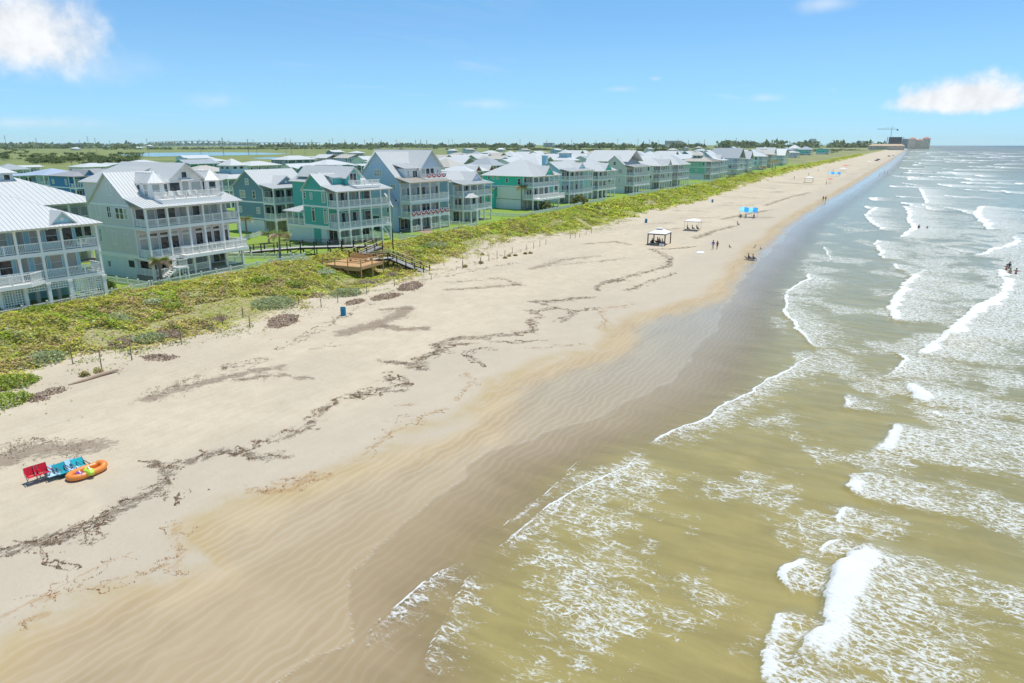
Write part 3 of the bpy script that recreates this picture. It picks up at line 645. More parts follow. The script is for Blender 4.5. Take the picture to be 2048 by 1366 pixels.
def shrub_data(rx, ry, h, n, cols, size, seed, gap=.0, stems=True):
    g = np.random.default_rng(seed); P = []; 
    d = g.normal(0, 1, (n, 3)); d /= np.linalg.norm(d, axis=1)[:, None]; d[:, 2] = np.abs(d[:, 2])
    r = .55 + .45 * g.random(n) ** .5
    lump = 1 + .35 * (fbm(d[:, 0] * 2.4 + seed, d[:, 1] * 2.4 + d[:, 2] * 2, seed) - .5) * 2
    P = d * (r * lump)[:, None] * np.array([rx, ry, h])
    P[:, 2] = np.maximum(P[:, 2], .03)
    c = np.array(cols)[g.integers(0, len(cols), n)] * g.uniform(.7, 1.25, (n, 1))
    return leaf_mesh('foliage', P, g.uniform(size * .6, size * 1.3, n), c, .9)
woodm = pmat('bark', (.20, .15, .11), .9, .1, var=.12, nscale=8)
def shrub(name, label, x, y, rx, ry, h, cols, size, n, group=None, seed=1, z=None):
    e = empty(name, (x, y, zt1(x, y) if z is None else z), rng.uniform(0, 6))
    tag(e, label, 'shrub', group)
    link('foliage', shrub_data(rx, ry, h, n, cols, size, seed), e)
    mb = MB(); g = random.Random(seed)
    for k in range(5):
        a = g.uniform(0, 6.28); mb.tube([(0, 0, -.15), (math.cos(a) * rx * .3, math.sin(a) * ry * .3, h * .35), (math.cos(a) * rx * .6, math.sin(a) * ry * .6, h * .7)], [.035, .025, .012], 5)
    mb.build('stem', woodm, e)
    return e
DEAD = [(.42, .31, .24), (.48, .38, .30), (.32, .23, .17)]; SAGE = [(.34, .40, .20), (.42, .46, .28), (.28, .34, .15)]; LIME = [(.30, .40, .05), (.38, .45, .08), (.23, .31, .05)]; DARK = [(.09, .15, .03), (.13, .20, .035), (.17, .25, .05)]; PALE = [(.54, .58, .40), (.46, .52, .30)]
zv = ZR(0, 560, 4.096); zw = ZR(400, 440, 3.413)
k = 0
for f, a, b_, r_, kind in [(zv, 1285, 585, 1.1, 'd'), (zv, 1400, 395, 2.0, 'd'), (zv, 985, 490, 1.4, 'd'), (zv, 1740, 310, 1.6, 'd'), (zv, 380, 865, .9, 'd'), (zv, 245, 915, .8, 'd'), (zw, 1440, 425, 2.0, 'd'), (zw, 1270, 490, 1.6, 'd'), (zw, 1060, 525, 1.2, 'd'),
                           (zw, 1150, 405, 1.7, 'd'), (zw, 1335, 340, 1.5, 'd'), (zw, 570, 650, 2.0, 'd'), (zw, 740, 500, 1.5, 'd'),
                           (zv, 900, 380, 2.2, 's'), (zv, 370, 630, 1.7, 's'), (zv, 1220, 460, 1.6, 's'), (zw, 500, 560, 2.6, 's'), (zw, 990, 480, 2.0, 's'), (zw, 1600, 215, 2.2, 's'),
                           (zv, 340, 365, 1.5, 'l'), (zv, 1300, 320, 1.0, 'l'), (zv, 1420, 260, 1.2, 'l'), (zw, 430, 470, 1.5, 'l'), (zw, 640, 465, 1.2, 'l'), (zw, 830, 410, 1.4, 'l'), (zv, 110, 800, 1.8, 'l'), (zv, 60, 930, 1.6, 'l'),
                           (zv, 1250, 265, 1.0, 'p'), (zw, 700, 345, 1.4, 'p'), (zw, 850, 385, 1.4, 'p')]:
    x, y = G(*f(a, b_), 1.6); k += 1
    nm_, lb, gp, cs = {'d': ('dead_shrub', 'brown dried-out shrub on the dune', 'dried-out dune shrubs', DEAD), 's': ('sage_shrub', 'grey green loose shrub on the dune', 'grey green dune shrubs', SAGE),
                       'l': ('green_shrub', 'bright green leafy shrub on the dune', 'bright green dune shrubs', LIME), 'p': ('pale_shrub', 'whitish green flowering shrub on the dune', 'whitish dune shrubs', PALE)}[kind]
    wh = ('near the driftwood log' if y < 38 else 'below the pale blue house' if y < 50 else 'below the grey house' if y < 66 else 'beside the timber deck' if y < 90 else 'below the periwinkle house')
    lb = ('small ' if r_ < 1.15 else 'wide ' if r_ > 1.9 else '') + lb.replace('on the dune', ('at the sandy dune foot ' if x > -69 else 'on the upper dune ') + wh)
    shrub(nm_, lb, x, y, r_ * (.85 if kind == 'd' else 1), r_ * (1.6 if kind == 'd' else 1.1), (.22 + r_ * .24) * (.5 if kind == 'd' else 1), cs, .10, int(330 * r_ * r_), gp, 200 + k)

# ------------------------------------------------------------------ palms and garden bushes
def frond_mesh(L, droop, dead, g):
    V = []; F = []; C = []
    n = 9
    base = (.17, .25, .05) if not dead else ((.62, .47, .36) if g.random() < .7 else (.50, .44, .24))
    spine = []
    for i in range(n + 1):
        s = i / n; spine.append(Vector((L * s * (1 - .25 * droop * s), 0, L * (.35 * s - droop * s * s))))
    for i in range(1, n + 1):
        p = spine[i]; ll = L * .42 * math.sin(math.pi * min(1, .18 + .8 * i / n)) + .05
        for sd in (-1, 1):
            q = p + Vector((ll * .55, sd * ll * .75, -ll * (.25 + .4 * dead)))
            b = len(V); V += [p + Vector((-.06, 0, 0)), p + Vector((.05, 0, .01)), q]; F.append((b, b + 1, b + 2))
            cc = [v * g.uniform(.75, 1.3) for v in base]; C += [cc] * 3
    for i in range(n):
        b = len(V); V += [spine[i] + Vector((0, .02, 0)), spine[i] - Vector((0, .02, 0)), spine[i + 1]]; F.append((b, b + 1, b + 2)); C += [[v * .8 for v in base]] * 3
    return V, F, C
def palm(x, y, h, r, seed, label, group=None, z=2.5, deadf=.55):
    g = random.Random(seed); e = empty('palm_tree', (x, y, z), g.uniform(0, 6)); tag(e, label, 'palm', group)
    lean = g.uniform(-.2, .2)
    MB().tube([(0, 0, -.2), (lean * .2, 0, h * .35), (lean * .6, 0, h * .7), (lean, 0, h)], [.21, .16, .14, .15], 8).build('trunk', pmat('palm_trunk', (.27, .22, .18), .9, .1, var=.14, nscale=14, bump=.4), e)
    for nm, cnt, dead in (('crown', 18, False), ('dead_frond_skirt', int(46 * deadf), True)):
        V = []; F = []; C = []
        for k in range(cnt):
            v, f, c = frond_mesh(r * g.uniform(.8, 1.1), (g.uniform(-.1, .75) if not dead else g.uniform(.25, 1.15)), dead, g)
            a = g.uniform(0, 6.28); ca, sa = math.cos(a), math.sin(a); b = len(V)
            V += [(p.x * ca - p.y * sa + lean, p.x * sa + p.y * ca, p.z + h - (.12 if dead else 0)) for p in v]; F += [tuple(i + b for i in q) for q in f]; C += c
        me = np_mesh(nm, np.array(V), np.array(F), leafm)
        at_ = me.attributes.new('leafcol', 'FLOAT_COLOR', 'POINT'); at_.data.foreach_set('color', np.array([(*c, 1) for c in C], dtype=np.float32).ravel())
        link(nm, me, e)
for k, (a, b_, h, r, lb) in enumerate([
    (324, 566, 3.1, 1.5, 'short brown-fringed palm before the stair of the grey house'), (495, 478, 4.0, 1.5, 'brown-fringed palm on the lawn beside the curved concrete path'),
    (561, 521, 4.2, 1.9, 'brown-fringed palm rising behind the dark boardwalk railing'), (538, 487, 2.0, 1.3, 'low green palm near the teal house drive'),
    (1043, 420, 6.4, 1.7, 'tall thin palm before the turquoise house'), (1031, 418, 2.6, .9, 'small palm against the turquoise house wall'), (1107, 412, 6.8, 1.6, 'brown palm between the turquoise and the chimney house'),
    (1208, 394, 3.2, 1.7, 'green palm leaning by the aqua house deck'), (1313, 374, 5.2, 2.2, 'bushy palm before the big pale grey house'), (1306, 374, 4.4, 1.7, 'second palm before the big pale grey house'),
    (1341, 370, 6.2, 1.8, 'palm before the hip-roofed grey house'), (1403, 357, 5.6, 2.2, 'palm before the mint green house, the shorter of a pair'), (1413, 357, 5.8, 2.2, 'palm before the mint green house, the taller of a pair'),
    (1544, 340, 5.5, 3.0, 'palm in the yards of the farther blue houses'), (1551, 338, 6.0, 3.2, 'palm in the yards of the farther blue houses'), (1525, 343, 3.0, 3.0, 'low palm in the yards of the farther blue houses')]):
    x, y = G(a, b_, 2.5); palm(x, y, h, r * 1.12, 40 + k, lb, 'palms in the yards of the farther blue houses' if 'farther' in lb else None, deadf=.2 if 'green palm' in lb else .75)
for k, (a, b_, z_, h, r, lb) in enumerate([(552, 400, 2.5, 6.5, 2.4, 'green palm cluster between the slate and the bright blue house'), (968, 372, 2.5, 6.0, 2.2, 'palm behind the small blue bay house'), (976, 385, 2.5, 5.5, 2.0, 'palm beside the turquoise house roof')]):
    x, y = G(a, b_, 7.0); palm(x, y, h, r, 80 + k, lb, deadf=.3)
for (a, b_, rx, h, n, lb) in [(215, 588, 1.1, 1.9, 1500, 'dark glossy round bush at the lattice corner of the pale blue house'), (1093, 420, 1.9, 2.3, 1500, 'large round grey green bush before the turquoise house'), (1160, 408, 2.6, 2.9, 2200, 'large round grey green bush before the chimney house'),
                              (1500, 352, 3.5, 3.0, 600, 'dark bush at the yards of the farther blue houses'), (1462, 357, 2.6, 2.0, 500, 'low bush behind the far fence')]:
    x, y = G(a, b_, 2.5); shrub('garden_bush', lb, x, y, rx, rx, h, DARK if 'glossy' in lb else [(.22, .25, .10), (.28, .30, .14), (.17, .21, .08)], .13 if h < 2 else .2, n, None, 300 + int(a), 2.5)
for q in range(4):
    x, y = -81.9, 32.6 + q * 1.7
    shrub('hedge_bush', 'low clipped olive bush in the row before the pale blue house', x, y, .75, 1.05, .85, [(.20, .22, .09), (.27, .28, .12), (.15, .18, .06)], .09, 900, 'low hedge bushes before the pale blue house', 330 + q, 2.5)
x, y = G(313, 574, 2.5)
shrub('garden_bush', 'small pale green bush under the short palm', x, y, 1.0, 1.0, .8, SAGE, .1, 500, None, 351, 2.5)

# ------------------------------------------------------------------ marsh trees, far woods
def tree(name, label, x, y, z, rx, h, cols, n, size, seed, group):
    g = np.random.default_rng(seed); e = empty(name, (x, y, z)); tag(e, label, 'tree', group)
    MB().tube([(0, 0, -.3), (rx * .03, 0, h * .3), (rx * .08, 0, h * .65)], [h * .04, h * .028, h * .012], 6).build('trunk', woodm, e)
    nb_ = 7; cen = g.normal(0, .42, (nb_, 3)) * np.array([rx, rx, h * .22]) + np.array([0, 0, h * .62]); ci = g.integers(0, nb_, n)
    d = g.normal(0, 1, (n, 3)); d /= np.linalg.norm(d, axis=1)[:, None]
    P = cen[ci] + d * (g.random(n) ** .4)[:, None] * np.array([rx * .5, rx * .5, h * .3])
    P[:, 2] = np.maximum(P[:, 2], h * .1)
    c = np.array(cols)[g.integers(0, len(cols), n)] * g.uniform(.7, 1.25, (n, 1))
    link('crown', leaf_mesh('crown', P, g.uniform(size * .6, size * 1.3, n), c, .9), e)
TC = [(.12, .17, .06), (.16, .20, .08), (.09, .13, .045)]
g = random.Random(19)
for k in range(95):                              # bushes and low trees on the near marsh edge
    px_ = g.uniform(-10, 285); py_ = 331 - g.uniform(0, 22)
    if px_ < 60: py_ = g.uniform(300, 322)
    x, y = G(px_, py_ if px_ < 285 else 305, 1.5)
    tree('marsh_tree', 'low dark green tree in the marsh thicket behind the houses', x, y, 1.4, g.uniform(4, 9), g.uniform(3, 6.5), TC, 230, .75, 500 + k, 'low trees of the marsh thicket')
for k in range(30):
    px_ = g.uniform(400, 1250); x, y = G(px_, g.uniform(297.5, 301.5), 1.5)
    tree('marsh_tree', 'small tree on the far marsh meadow', x, y, 1.4, g.uniform(5, 10), g.uniform(3.5, 6.5), TC, 80, 1.5, 600 + k, 'small trees on the far marsh meadow')
def woods(name, label, pts, n, rx, h, size, seed, cols=TC):
    """band of far trees that reads as one mass: lumps of foliage along a line of ground points"""
    g2 = np.random.default_rng(seed); P = []; S = []; C = []
    p = np.array(pts); seg = np.r_[0, np.cumsum(np.hypot(*np.diff(p, axis=0).T))]
    nl = int(seg[-1] / (rx * .55)) + 2
    for _ in range(nl):
        s = g2.uniform(0, seg[-1]); cx = np.interp(s, seg, p[:, 0]) + g2.normal(0, rx * 2.5); cy = np.interp(s, seg, p[:, 1]) + g2.normal(0, rx * 2.5); hh = h * g2.uniform(.5, 1.25)
        d = g2.normal(0, 1, (n, 3)); d /= np.linalg.norm(d, axis=1)[:, None]; d[:, 2] = np.abs(d[:, 2])
        P.append(np.array([cx, cy, 1.3]) + d * (.6 + .4 * g2.random(n))[:, None] * np.array([rx, rx, hh])); S.append(g2.uniform(size * .6, size * 1.4, n)); C.append(np.array(cols)[g2.integers(0, len(cols), n)] * g2.uniform(.75, 1.2) * g2.uniform(.8, 1.2, (n, 1)))
    me = leaf_mesh(name, np.concatenate(P), np.concatenate(S), np.concatenate(C), .9)
    tag(link(name, me), label, 'woods', kind='stuff')
woods('far_woods', 'dark band of scrub woods beyond the marsh meadow', [G(-60, 297, 1.5), G(120, 297, 1.5), G(260, 296.5, 1.5)], 30, 22, 13, 5, 701)
woods('far_woods', 'scattered thicket band beyond the grey pond', [G(240, 299, 1.5), G(430, 298.5, 1.5), G(640, 298, 1.5), G(760, 297, 1.5)], 24, 16, 7, 3.5, 702)
woods('far_woods', 'long dark treeline behind the white-roofed neighbourhood', [G(560, 294.5, 1.5), G(800, 295, 1.5), G(1000, 295, 1.5), G(1200, 295.5, 1.5), G(1400, 296, 1.5)], 44, 30, 20, 7, 703)
woods('far_woods', 'near leafy band behind the last houses', [G(1000, 300, 1.5), G(1150, 301, 1.5), G(1300, 302, 1.5), G(1420, 303, 1.5)], 40, 12, 7, 2.4, 704, [(.10, .14, .05), (.14, .17, .06)])
woods('far_woods', 'hazy dark woods left of the hotel towers', [G(1440, 296, 1.5), G(1560, 295, 1.5), G(1700, 295.5, 1.5), G(1760, 296, 1.5)], 40, 40, 30, 9, 705)
woods('far_woods', 'green scrub on the dune between the last houses and the hotel', [(-190, 700), (-230, 900), (-230, 1150), (-230, 1500), (-230, 1900), (-220, 2300)], 50, 14, 4, 1.8, 706, [(.10, .14, .05), (.14, .17, .06)])
woods('far_woods', 'pale line of trees on the far shore of the bay', [(-5200, -300), (-5000, 1400), (-5600, 3500), (-6500, 5400)], 12, 70, 14, 22, 707)
# ------------------------------------------------------------------ houses
def siding(name, c, pitch=.16, batten=False):
    if name in MATS: return MATS[name]
    m = bpy.data.materials.new(name); m.use_nodes = True; nt = m.node_tree; nt.nodes.clear(); t = NT(nt)
    oc = t.n('TexCoord').outputs['Object']; sp_ = t.n('SeparateXYZ', {0: oc})
    if batten: v = t.m('FRACT', t.m('DIVIDE', t.m('ADD', sp_.outputs[0], sp_.outputs[1]), .4)); lap = t.m('LESS_THAN', v, .12)
    else: v = t.m('FRACT', t.m('DIVIDE', sp_.outputs[2], pitch)); lap = v
    nz = t.noise(t.scale(oc, (.6, .6, .3)), 1.3, 6.0, .65)
    cc = t.n('HueSaturation', {'Value': t.m('ADD', .92, t.m('MULTIPLY', nz, .16)), 'Color': (*c, 1)}).outputs[0]
    bmp = t.n('Bump', {'Strength': .6, 'Distance': .03, 'Height': lap})
    b = t.n('BsdfPrincipled', {'Base Color': cc, 'Roughness': .6, 'Specular IOR Level': .25, 'Normal': bmp.outputs[0]})
    t.n('OutputMaterial', {'Surface': b.outputs[0]}); MATS[name] = m; return m
WHITE = pmat('white_paint', (.90, .87, .835), .5, .3, var=.02, nscale=1.5, dirt=.08)
ROOFW = pmat('white_metal_roof', (.62, .615, .60), .42, .4, metal=.0, var=.03, nscale=.8, dirt=.10)
ROOFG = pmat('grey_metal_roof', (.40, .415, .43), .4, .5, var=.04, nscale=.8, dirt=.12)
ROOFT = pmat('tan_metal_roof', (.52, .47, .41), .5, .4, var=.04, nscale=.8, dirt=.12)
ROOFB = pmat('blue_grey_roof', (.42, .48, .58), .4, .5, var=.04, nscale=.8)
ROOFS = pmat('grey_shingle', (.33, .33, .34), .85, .2, var=.08, nscale=5)
DARKIN = pmat('dark_opening', (.035, .037, .04), .6, .3, var=.1)
STONE = pmat('plinth_stone', (.33, .29, .25), .9, .2, var=.15, nscale=3)
DECKF = pmat('deck_floor', (.60, .58, .55), .8, .2, var=.06)
ROOFS_ = {'w': ROOFW, 'g': ROOFG, 't': ROOFT, 'b': ROOFB, 's': ROOFS}
gm = bpy.data.materials.new('window_glass'); gm.use_nodes = True; nt = gm.node_tree; nt.nodes.clear(); t = NT(nt)
rv = t.n('ObjectInfo').outputs['Random']; oc = t.n('TexCoord').outputs['Object']
cur = t.m('GREATER_THAN', rv, .48); inner = t.ss(t.noise(oc, 1.7, 3.0), .45, .6, 0, .6)
gc = t.mix(t.m('MULTIPLY', cur, .85), t.mix(inner, (.03, .036, .04), (.13, .125, .105)), (.50, .51, .47))
b = t.n('BsdfPrincipled', {'Base Color': gc, 'Roughness': .06, 'Specular IOR Level': .6}); t.n('OutputMaterial', {'Surface': b.outputs[0]})
GLASS = gm
COLS = {'grey': (.75, .68, .675), 'mint': (.76, .80, .77), 'teal': (.10, .45, .42), 'peri': (.53, .63, .77), 'blue5': (.40, .56, .68), 'turq': (.07, .62, .50), 'sky': (.40, .63, .78), 'aqua': (.5, .76, .73),
        'white': (.86, .835, .80), 'pgrey': (.71, .69, .68), 'green': (.23, .55, .43), 'blue': (.065, .24, .55), 'slate': (.19, .31, .38), 'bblue': (.24, .56, .80), 'beige': (.62, .56, .46), 'lblue': (.5, .72, .81), 'violet': (.16, .20, .52), 'olive': (.22, .28, .13), 'red': (.35, .07, .07), 'ice': (.70, .75, .77), 'pale': (.46, .78, .86)}
NAMEC = {'grey': 'grey', 'teal': 'teal', 'peri': 'periwinkle blue', 'blue5': 'dusty blue', 'turq': 'turquoise', 'sky': 'sky blue', 'aqua': 'pale aqua', 'white': 'white', 'pgrey': 'pale grey', 'green': 'mint green', 'blue': 'strong blue', 'slate': 'slate blue', 'bblue': 'bright blue', 'beige': 'beige', 'lblue': 'light blue', 'violet': 'violet blue', 'olive': 'olive green', 'ice': 'icy grey blue', 'pale': 'pale blue'}
def S(c, batten=False): return siding('siding_' + c + ('_b' if batten else ''), COLS[c], batten=batten)
WCACHE = {}
def win_mesh(w_, h_, mx_, my_):
    key = (round(w_, 2), round(h_, 2), mx_, my_)
    if key not in WCACHE:
        f = .09; m = MB()
        m.box(-.02, .07, -w_ / 2 - f, -w_ / 2, -h_ / 2 - f, h_ / 2 + f).box(-.02, .07, w_ / 2, w_ / 2 + f, -h_ / 2 - f, h_ / 2 + f)
        m.box(-.02, .068, -w_ / 2, w_ / 2, h_ / 2, h_ / 2 + f).box(-.02, .085, -w_ / 2, w_ / 2, -h_ / 2 - f, -h_ / 2)
        for k in range(1, mx_): y = -w_ / 2 + w_ * k / mx_; m.box(-.01, .05, y - .035, y + .035, -h_ / 2, h_ / 2)
        for k in range(1, my_): z = -h_ / 2 + h_ * k / my_; m.box(-.01, .046, -w_ / 2, w_ / 2, z - .03, z + .03)
        WCACHE[key] = (m.mesh('window_frame', WHITE), MB().box(-.01, .022, -w_ / 2, w_ / 2, -h_ / 2, h_ / 2).mesh('pane', GLASS))
    return WCACHE[key]
FACE = {'+x': 0, '-y': -math.pi / 2, '+y': math.pi / 2, '-x': math.pi}
class House:
    def __init__(s, name, label, X, Y, ang=0.0, Z=2.5, lod=0, group=None, cat='house'):
        s.e = empty(name, (X, Y, Z), -R_(ang)); tag(s.e, label, cat, group); s.lod = lod; s.trim_ = MB()
    def p(s, name, mb, mat, par=None): return mb.build(name, mat, par or s.e)
    def box(s, name, mat, *a): return s.p(name, MB().box(*a), mat)
    def win(s, face, x, y, z, w_, h_, mx_=1, my_=2):
        fr, pn = win_mesh(w_, h_, mx_, my_); o = link('window', fr, s.e, (x, y, z), FACE[face]); link('pane', pn, o); return o
    def door(s, face, x, y, z0, w_, h_, mat=None):
        fr, pn = win_mesh(w_, h_, 2 if w_ > 1.4 else 1, 1); o = link('door', fr, s.e, (x, y, z0 + h_ / 2 + .1), FACE[face]); link('pane', pn, o); return o
    def trim(s, *a): s.trim_.box(*a)
    def post(s, x, y, z0, z1, w_=.24): return s.p('post', MB().box(x - w_ / 2, x + w_ / 2, y - w_ / 2, y + w_ / 2, z0, z1).box(x - w_ * .68, x + w_ * .68, y - w_ * .68, y + w_ * .68, z1 - .22, z1 - .02), WHITE)
    def rail(s, p, q, z, h_=1.0, mat=None):
        p = Vector((*p, 0)); q = Vector((*q, 0)); L = (q - p).length
        if L < .3: return
        m = MB(); up = Vector((0, 0, 1))
        m.bar(p + up * (z + h_), q + up * (z + h_), .12, .09); m.bar(p + up * (z + .14), q + up * (z + .14), .07, .08)
        sp_ = (.15, .30, .6)[s.lod]; n = max(1, int(L / sp_)); bw = (.05, .085, .14)[s.lod]
        for k in range(1, n):
            c_ = p.lerp(q, k / n); m.bar(c_ + up * (z + .15), c_ + up * (z + h_ - .02), bw)
        nb_ = int(L / 2.1)
        for k in range(1, nb_ + 1):
            c_ = p.lerp(q, k / (nb_ + 1)); m.bar(c_ + up * z, c_ + up * (z + h_ + .08), .13)
        return s.p('railing', m, mat or WHITE)
    def roof(s, polys, mat=ROOFW, t_=.16, seam=.45, name='roof'):
        m = MB()
        for P in polys: m.slab(P, t_)
        o = s.p(name, m, mat)
        if s.lod <= 1 and seam:
            sm = MB(); sp_ = seam * (1, 1.7)[s.lod]
            for P in polys:
                V = [Vector(v) for v in P]; nrm = (V[1] - V[0]).cross(V[2] - V[0]).normalized()
                if nrm.z < 0: nrm = -nrm
                d = (Vector((0, 0, 1)) - nrm * nrm.z)
                if d.length < .05: continue
                d.normalize(); c_ = nrm.cross(d); o0 = V[0]
                uv = [((v - o0).dot(c_), (v - o0).dot(d)) for v in V]; u0 = min(a for a, _ in uv); u1 = max(a for a, _ in uv)
                k = math.ceil((u0 + .1) / sp_)
                while k * sp_ < u1 - .05:
                    u = k * sp_; hit = []
                    for i in range(len(uv)):
                        a, b_ = uv[i], uv[(i + 1) % len(uv)]
                        if (a[0] - u) * (b_[0] - u) < 0: hit.append(a[1] + (b_[1] - a[1]) * (u - a[0]) / (b_[0] - a[0]))
                    if len(hit) >= 2:
                        hit.sort(); A = o0 + c_ * u + d * hit[0] + nrm * .02; B = o0 + c_ * u + d * hit[-1] + nrm * .02
                        if (B - A).length > .2: sm.bar(A, B, .05, .06)
                    k += 1
            if sm.v: tag(s.p('standing_seam', sm, mat, o), kind='stuff')
        return o
    def hip(s, x0, x1, y0, y1, ze, zr, mat=ROOFW, ov=.5):
        x0 -= ov; x1 += ov; y0 -= ov; y1 += ov; a = (x1 - x0); b_ = (y1 - y0); i = min(a, b_) / 2
        if b_ >= a: R1 = ((x0 + x1) / 2, y0 + i * .98, zr); R2 = ((x0 + x1) / 2, y1 - i * .98, zr)
        else: R1 = (x0 + i * .98, (y0 + y1) / 2, zr); R2 = (x1 - i * .98, (y0 + y1) / 2, zr)
        A, B, C_, D = (x0, y0, ze), (x1, y0, ze), (x1, y1, ze), (x0, y1, ze)
        if b_ >= a: P = [[A, B, R1], [B, C_, R2, R1], [C_, D, R2], [D, A, R1, R2]]
        else: P = [[A, B, R2, R1], [B, C_, R2], [C_, D, R1, R2], [D, A, R1]]
        return s.roof(P, mat)
    def gable(s, axis, x0, x1, y0, y1, ze, zr, mat=ROOFW, ov=.4, ridge=None):
        if axis == 'y':
            r = (x0 + x1) / 2 if ridge is None else ridge; y0 -= ov; y1 += ov
            k0 = (zr - ze) / (r - x0); k1 = (zr - ze) / (x1 - r); o = ov * .8
            P = [[(x0 - o, y0, ze - o * k0), (r, y0, zr), (r, y1, zr), (x0 - o, y1, ze - o * k0)], [(r, y0, zr), (x1 + o, y0, ze - o * k1), (x1 + o, y1, ze - o * k1), (r, y1, zr)]]
        else:
            r = (y0 + y1) / 2 if ridge is None else ridge; x1 += ov
            k0 = (zr - ze) / (r - y0); k1 = (zr - ze) / (y1 - r); o = ov * .8
            P = [[(x0, y0 - o, ze - o * k0), (x1, y0 - o, ze - o * k0), (x1, r, zr), (x0, r, zr)], [(x0, r, zr), (x1, r, zr), (x1, y1 + o, ze - o * k1), (x0, y1 + o, ze - o * k1)]]
        return s.roof(P, mat)
    def porch(s, xw, xf, y0, y1, z, ztop, posts, rail=True, ends=(True, True), deck=True, rz=None):
        if deck:
            s.box('deck', WHITE, xw, xf, y0, y1, z - .42, z); 
            if s.lod < 2: s.box('deck_floor', DECKF, xw, xf - .06, y0 + .06, y1 - .06, z, z + .012)
        for y in posts: s.post(xf - .16, y, z, ztop)
        if rail:
            P = sorted(posts)
            for a, b_ in zip(P[:-1], P[1:]): s.rail((xf - .16, a + .12), (xf - .16, b_ - .12), z)
            if ends[0]: s.rail((xw, P[0]), (xf - .3, P[0]), z)
            if ends[1]: s.rail((xw, P[-1]), (xf - .3, P[-1]), z)
    def ground(s, xw, xf, xb, y0, y1, z1, posts, wallmat, rail=True, gap=None, open_=True, plinth=.35):
        """open undercroft: posts in front, closed store rooms set back"""
        s.box('ground_wall', wallmat, xb, xw - .6, y0 + .1, y1 - .1, 0, z1 - .42)
        if plinth: s.box('plinth', STONE, xw - .6, xf - .05, y0 + .15, y1 - .15, -.2, plinth)
        for y in posts: s.post(xf - .16, y, 0, z1 - .42, .3)
        P = sorted(posts)
        if open_:
            for a, b_ in zip(P[:-1], P[1:]):
                wv_ = min(b_ - a - .7, 2.2)
                if wv_ > .6: s.door('+x', xw - .6, (a + b_) / 2, plinth, wv_, 2.05)
        if rail:
            for i, (a, b_) in enumerate(zip(P[:-1], P[1:])):
                if gap is not None and i == gap:
                    m = MB()
                    for k in range(4): m.box(xf - .05 + k * .0, xf + .9 - k * .25, a + .2, b_ - .2, -.1, plinth * (k + 1) / 4)
                    s.p('step', m, STONE); continue
                s.rail((xf - .16, a + .15), (xf - .16, b_ - .15), plinth, .95)
    def bays(s, x, posts, z, h_=2.3, kind='d', trans=False):
        P = sorted(posts)
        for a, b_ in zip(P[:-1], P[1:]):
            L = b_ - a
            if L < 1.2: continue
            n = max(1, round(L / 1.6)); ww = min(1.35, L / n - .4)
            for k in range(n):
                y = a + (k + .5) * L / n
                s.door('+x', x, y, z, ww, h_)
                if trans: s.win('+x', x, y, z + h_ + .55, ww, .35, 1, 1)
    def done(s):
        if s.trim_.v: s.p('trim', s.trim_, WHITE)
        return s.e
def even(y0, y1, n): return [y0 + .15 + (y1 - y0 - .3) * k / (n - 1) for k in range(n)]

# ---- pale blue house with lattice at the left edge
h = House('beach_house', 'pale blue house with lattice ground floor and white hip roof', -81.9, 32.0, 5)
PS = [0.2, 2.6, 5.0, 7.3, 9.5, 13.2]
h.box('wall', S('pale'), -12, -2.9, 0.3, 12.2, 3.0, 9.0)
h.porch(-2.9, 0, -.1, 13.35, 3.1, 5.7, PS, ends=(False, True)); h.porch(-2.9, 0, -.1, 13.35, 6.1, 8.65, PS, ends=(False, True))
h.p('deck_bay', MB().prism([(0, 1.0), (1.3, 1.8), (1.3, 5.2), (0, 7.0)], 'z', 2.7, 3.1), WHITE)
h.rail((1.2, 1.9), (1.2, 5.1), 3.1); h.rail((1.2, 5.2), (0, 6.9), 3.1); h.rail((1.2, 1.8), (0, 1.0), 3.1)
for z in (3.1, 6.1):
    for y, kind in [(1.4, 'w'), (3.0, 'd'), (4.6, 'w'), (6.2, 'd'), (8.0, 'w'), (9.6, 'w'), (11.2, 'd')]:
        (h.door('+x', -2.9, y, z, 1.1, 2.1) if kind == 'd' else h.win('+x', -2.9, y, z + 1.35, 1.15, 1.5))
for y0_, y1_ in ((.2, 5.0), (9.5, 13.2)):       # white lattice
    m = MB()
    k = y0_
    while k < y1_: m.box(-.2, -.16, k, k + .09, 0, 2.6); k += .27
    k = .05
    while k < 2.6: m.box(-.16, -.12, y0_, y1_, k, k + .09); k += .27
    tag(h.p('lattice', m, WHITE), kind='stuff')
for y0_, y1_ in ((5.0, 9.5),):
    m = MB(); k = y0_
    while k < y1_: m.box(-.2, -.16, k, k + .09, 1.9, 2.6); k += .27
    for k in (1.92, 2.2, 2.48): m.box(-.16, -.12, y0_, y1_, k, k + .09)
    tag(h.p('lattice', m, WHITE), kind='stuff')
m = MB(); k = -9.0
while k < -.2: m.box(k, k + .09, 13.16, 13.2, 0, 2.6); k += .3
k = .05
while k < 2.6: m.box(-9, -.2, 13.2, 13.24, k, k + .09); k += .3
tag(h.p('lattice', m, WHITE), kind='stuff')
for y in PS: h.post(-.18, y, 0, 2.7, .36); h.post(-3.4, y, 0, 2.7, .36)
h.box('ground_wall', S('pale'), -12, -5.5, .3, 12.4, 0, 2.7)
h.hip(-12.2, 0, -.1, 13.3, 8.75, 11.9, ov=.55)
h.p('wall_dormer', MB().prism([(8.3, 8.72), (11.4, 8.72), (9.85, 10.2)], 'x', -2.5, -.15), S('pale'))
h.gable('x', -5.5, -.05, 8.2, 11.5, 8.75, 10.32, ov=.3)
h.p('vent', MB().tube([(-.16, 9.85, 9.45), (-.08, 9.85, 9.45)], .2, 14), WHITE)
h.box('beam', WHITE, -.34, .02, -.1, 13.4, 8.5, 8.76)
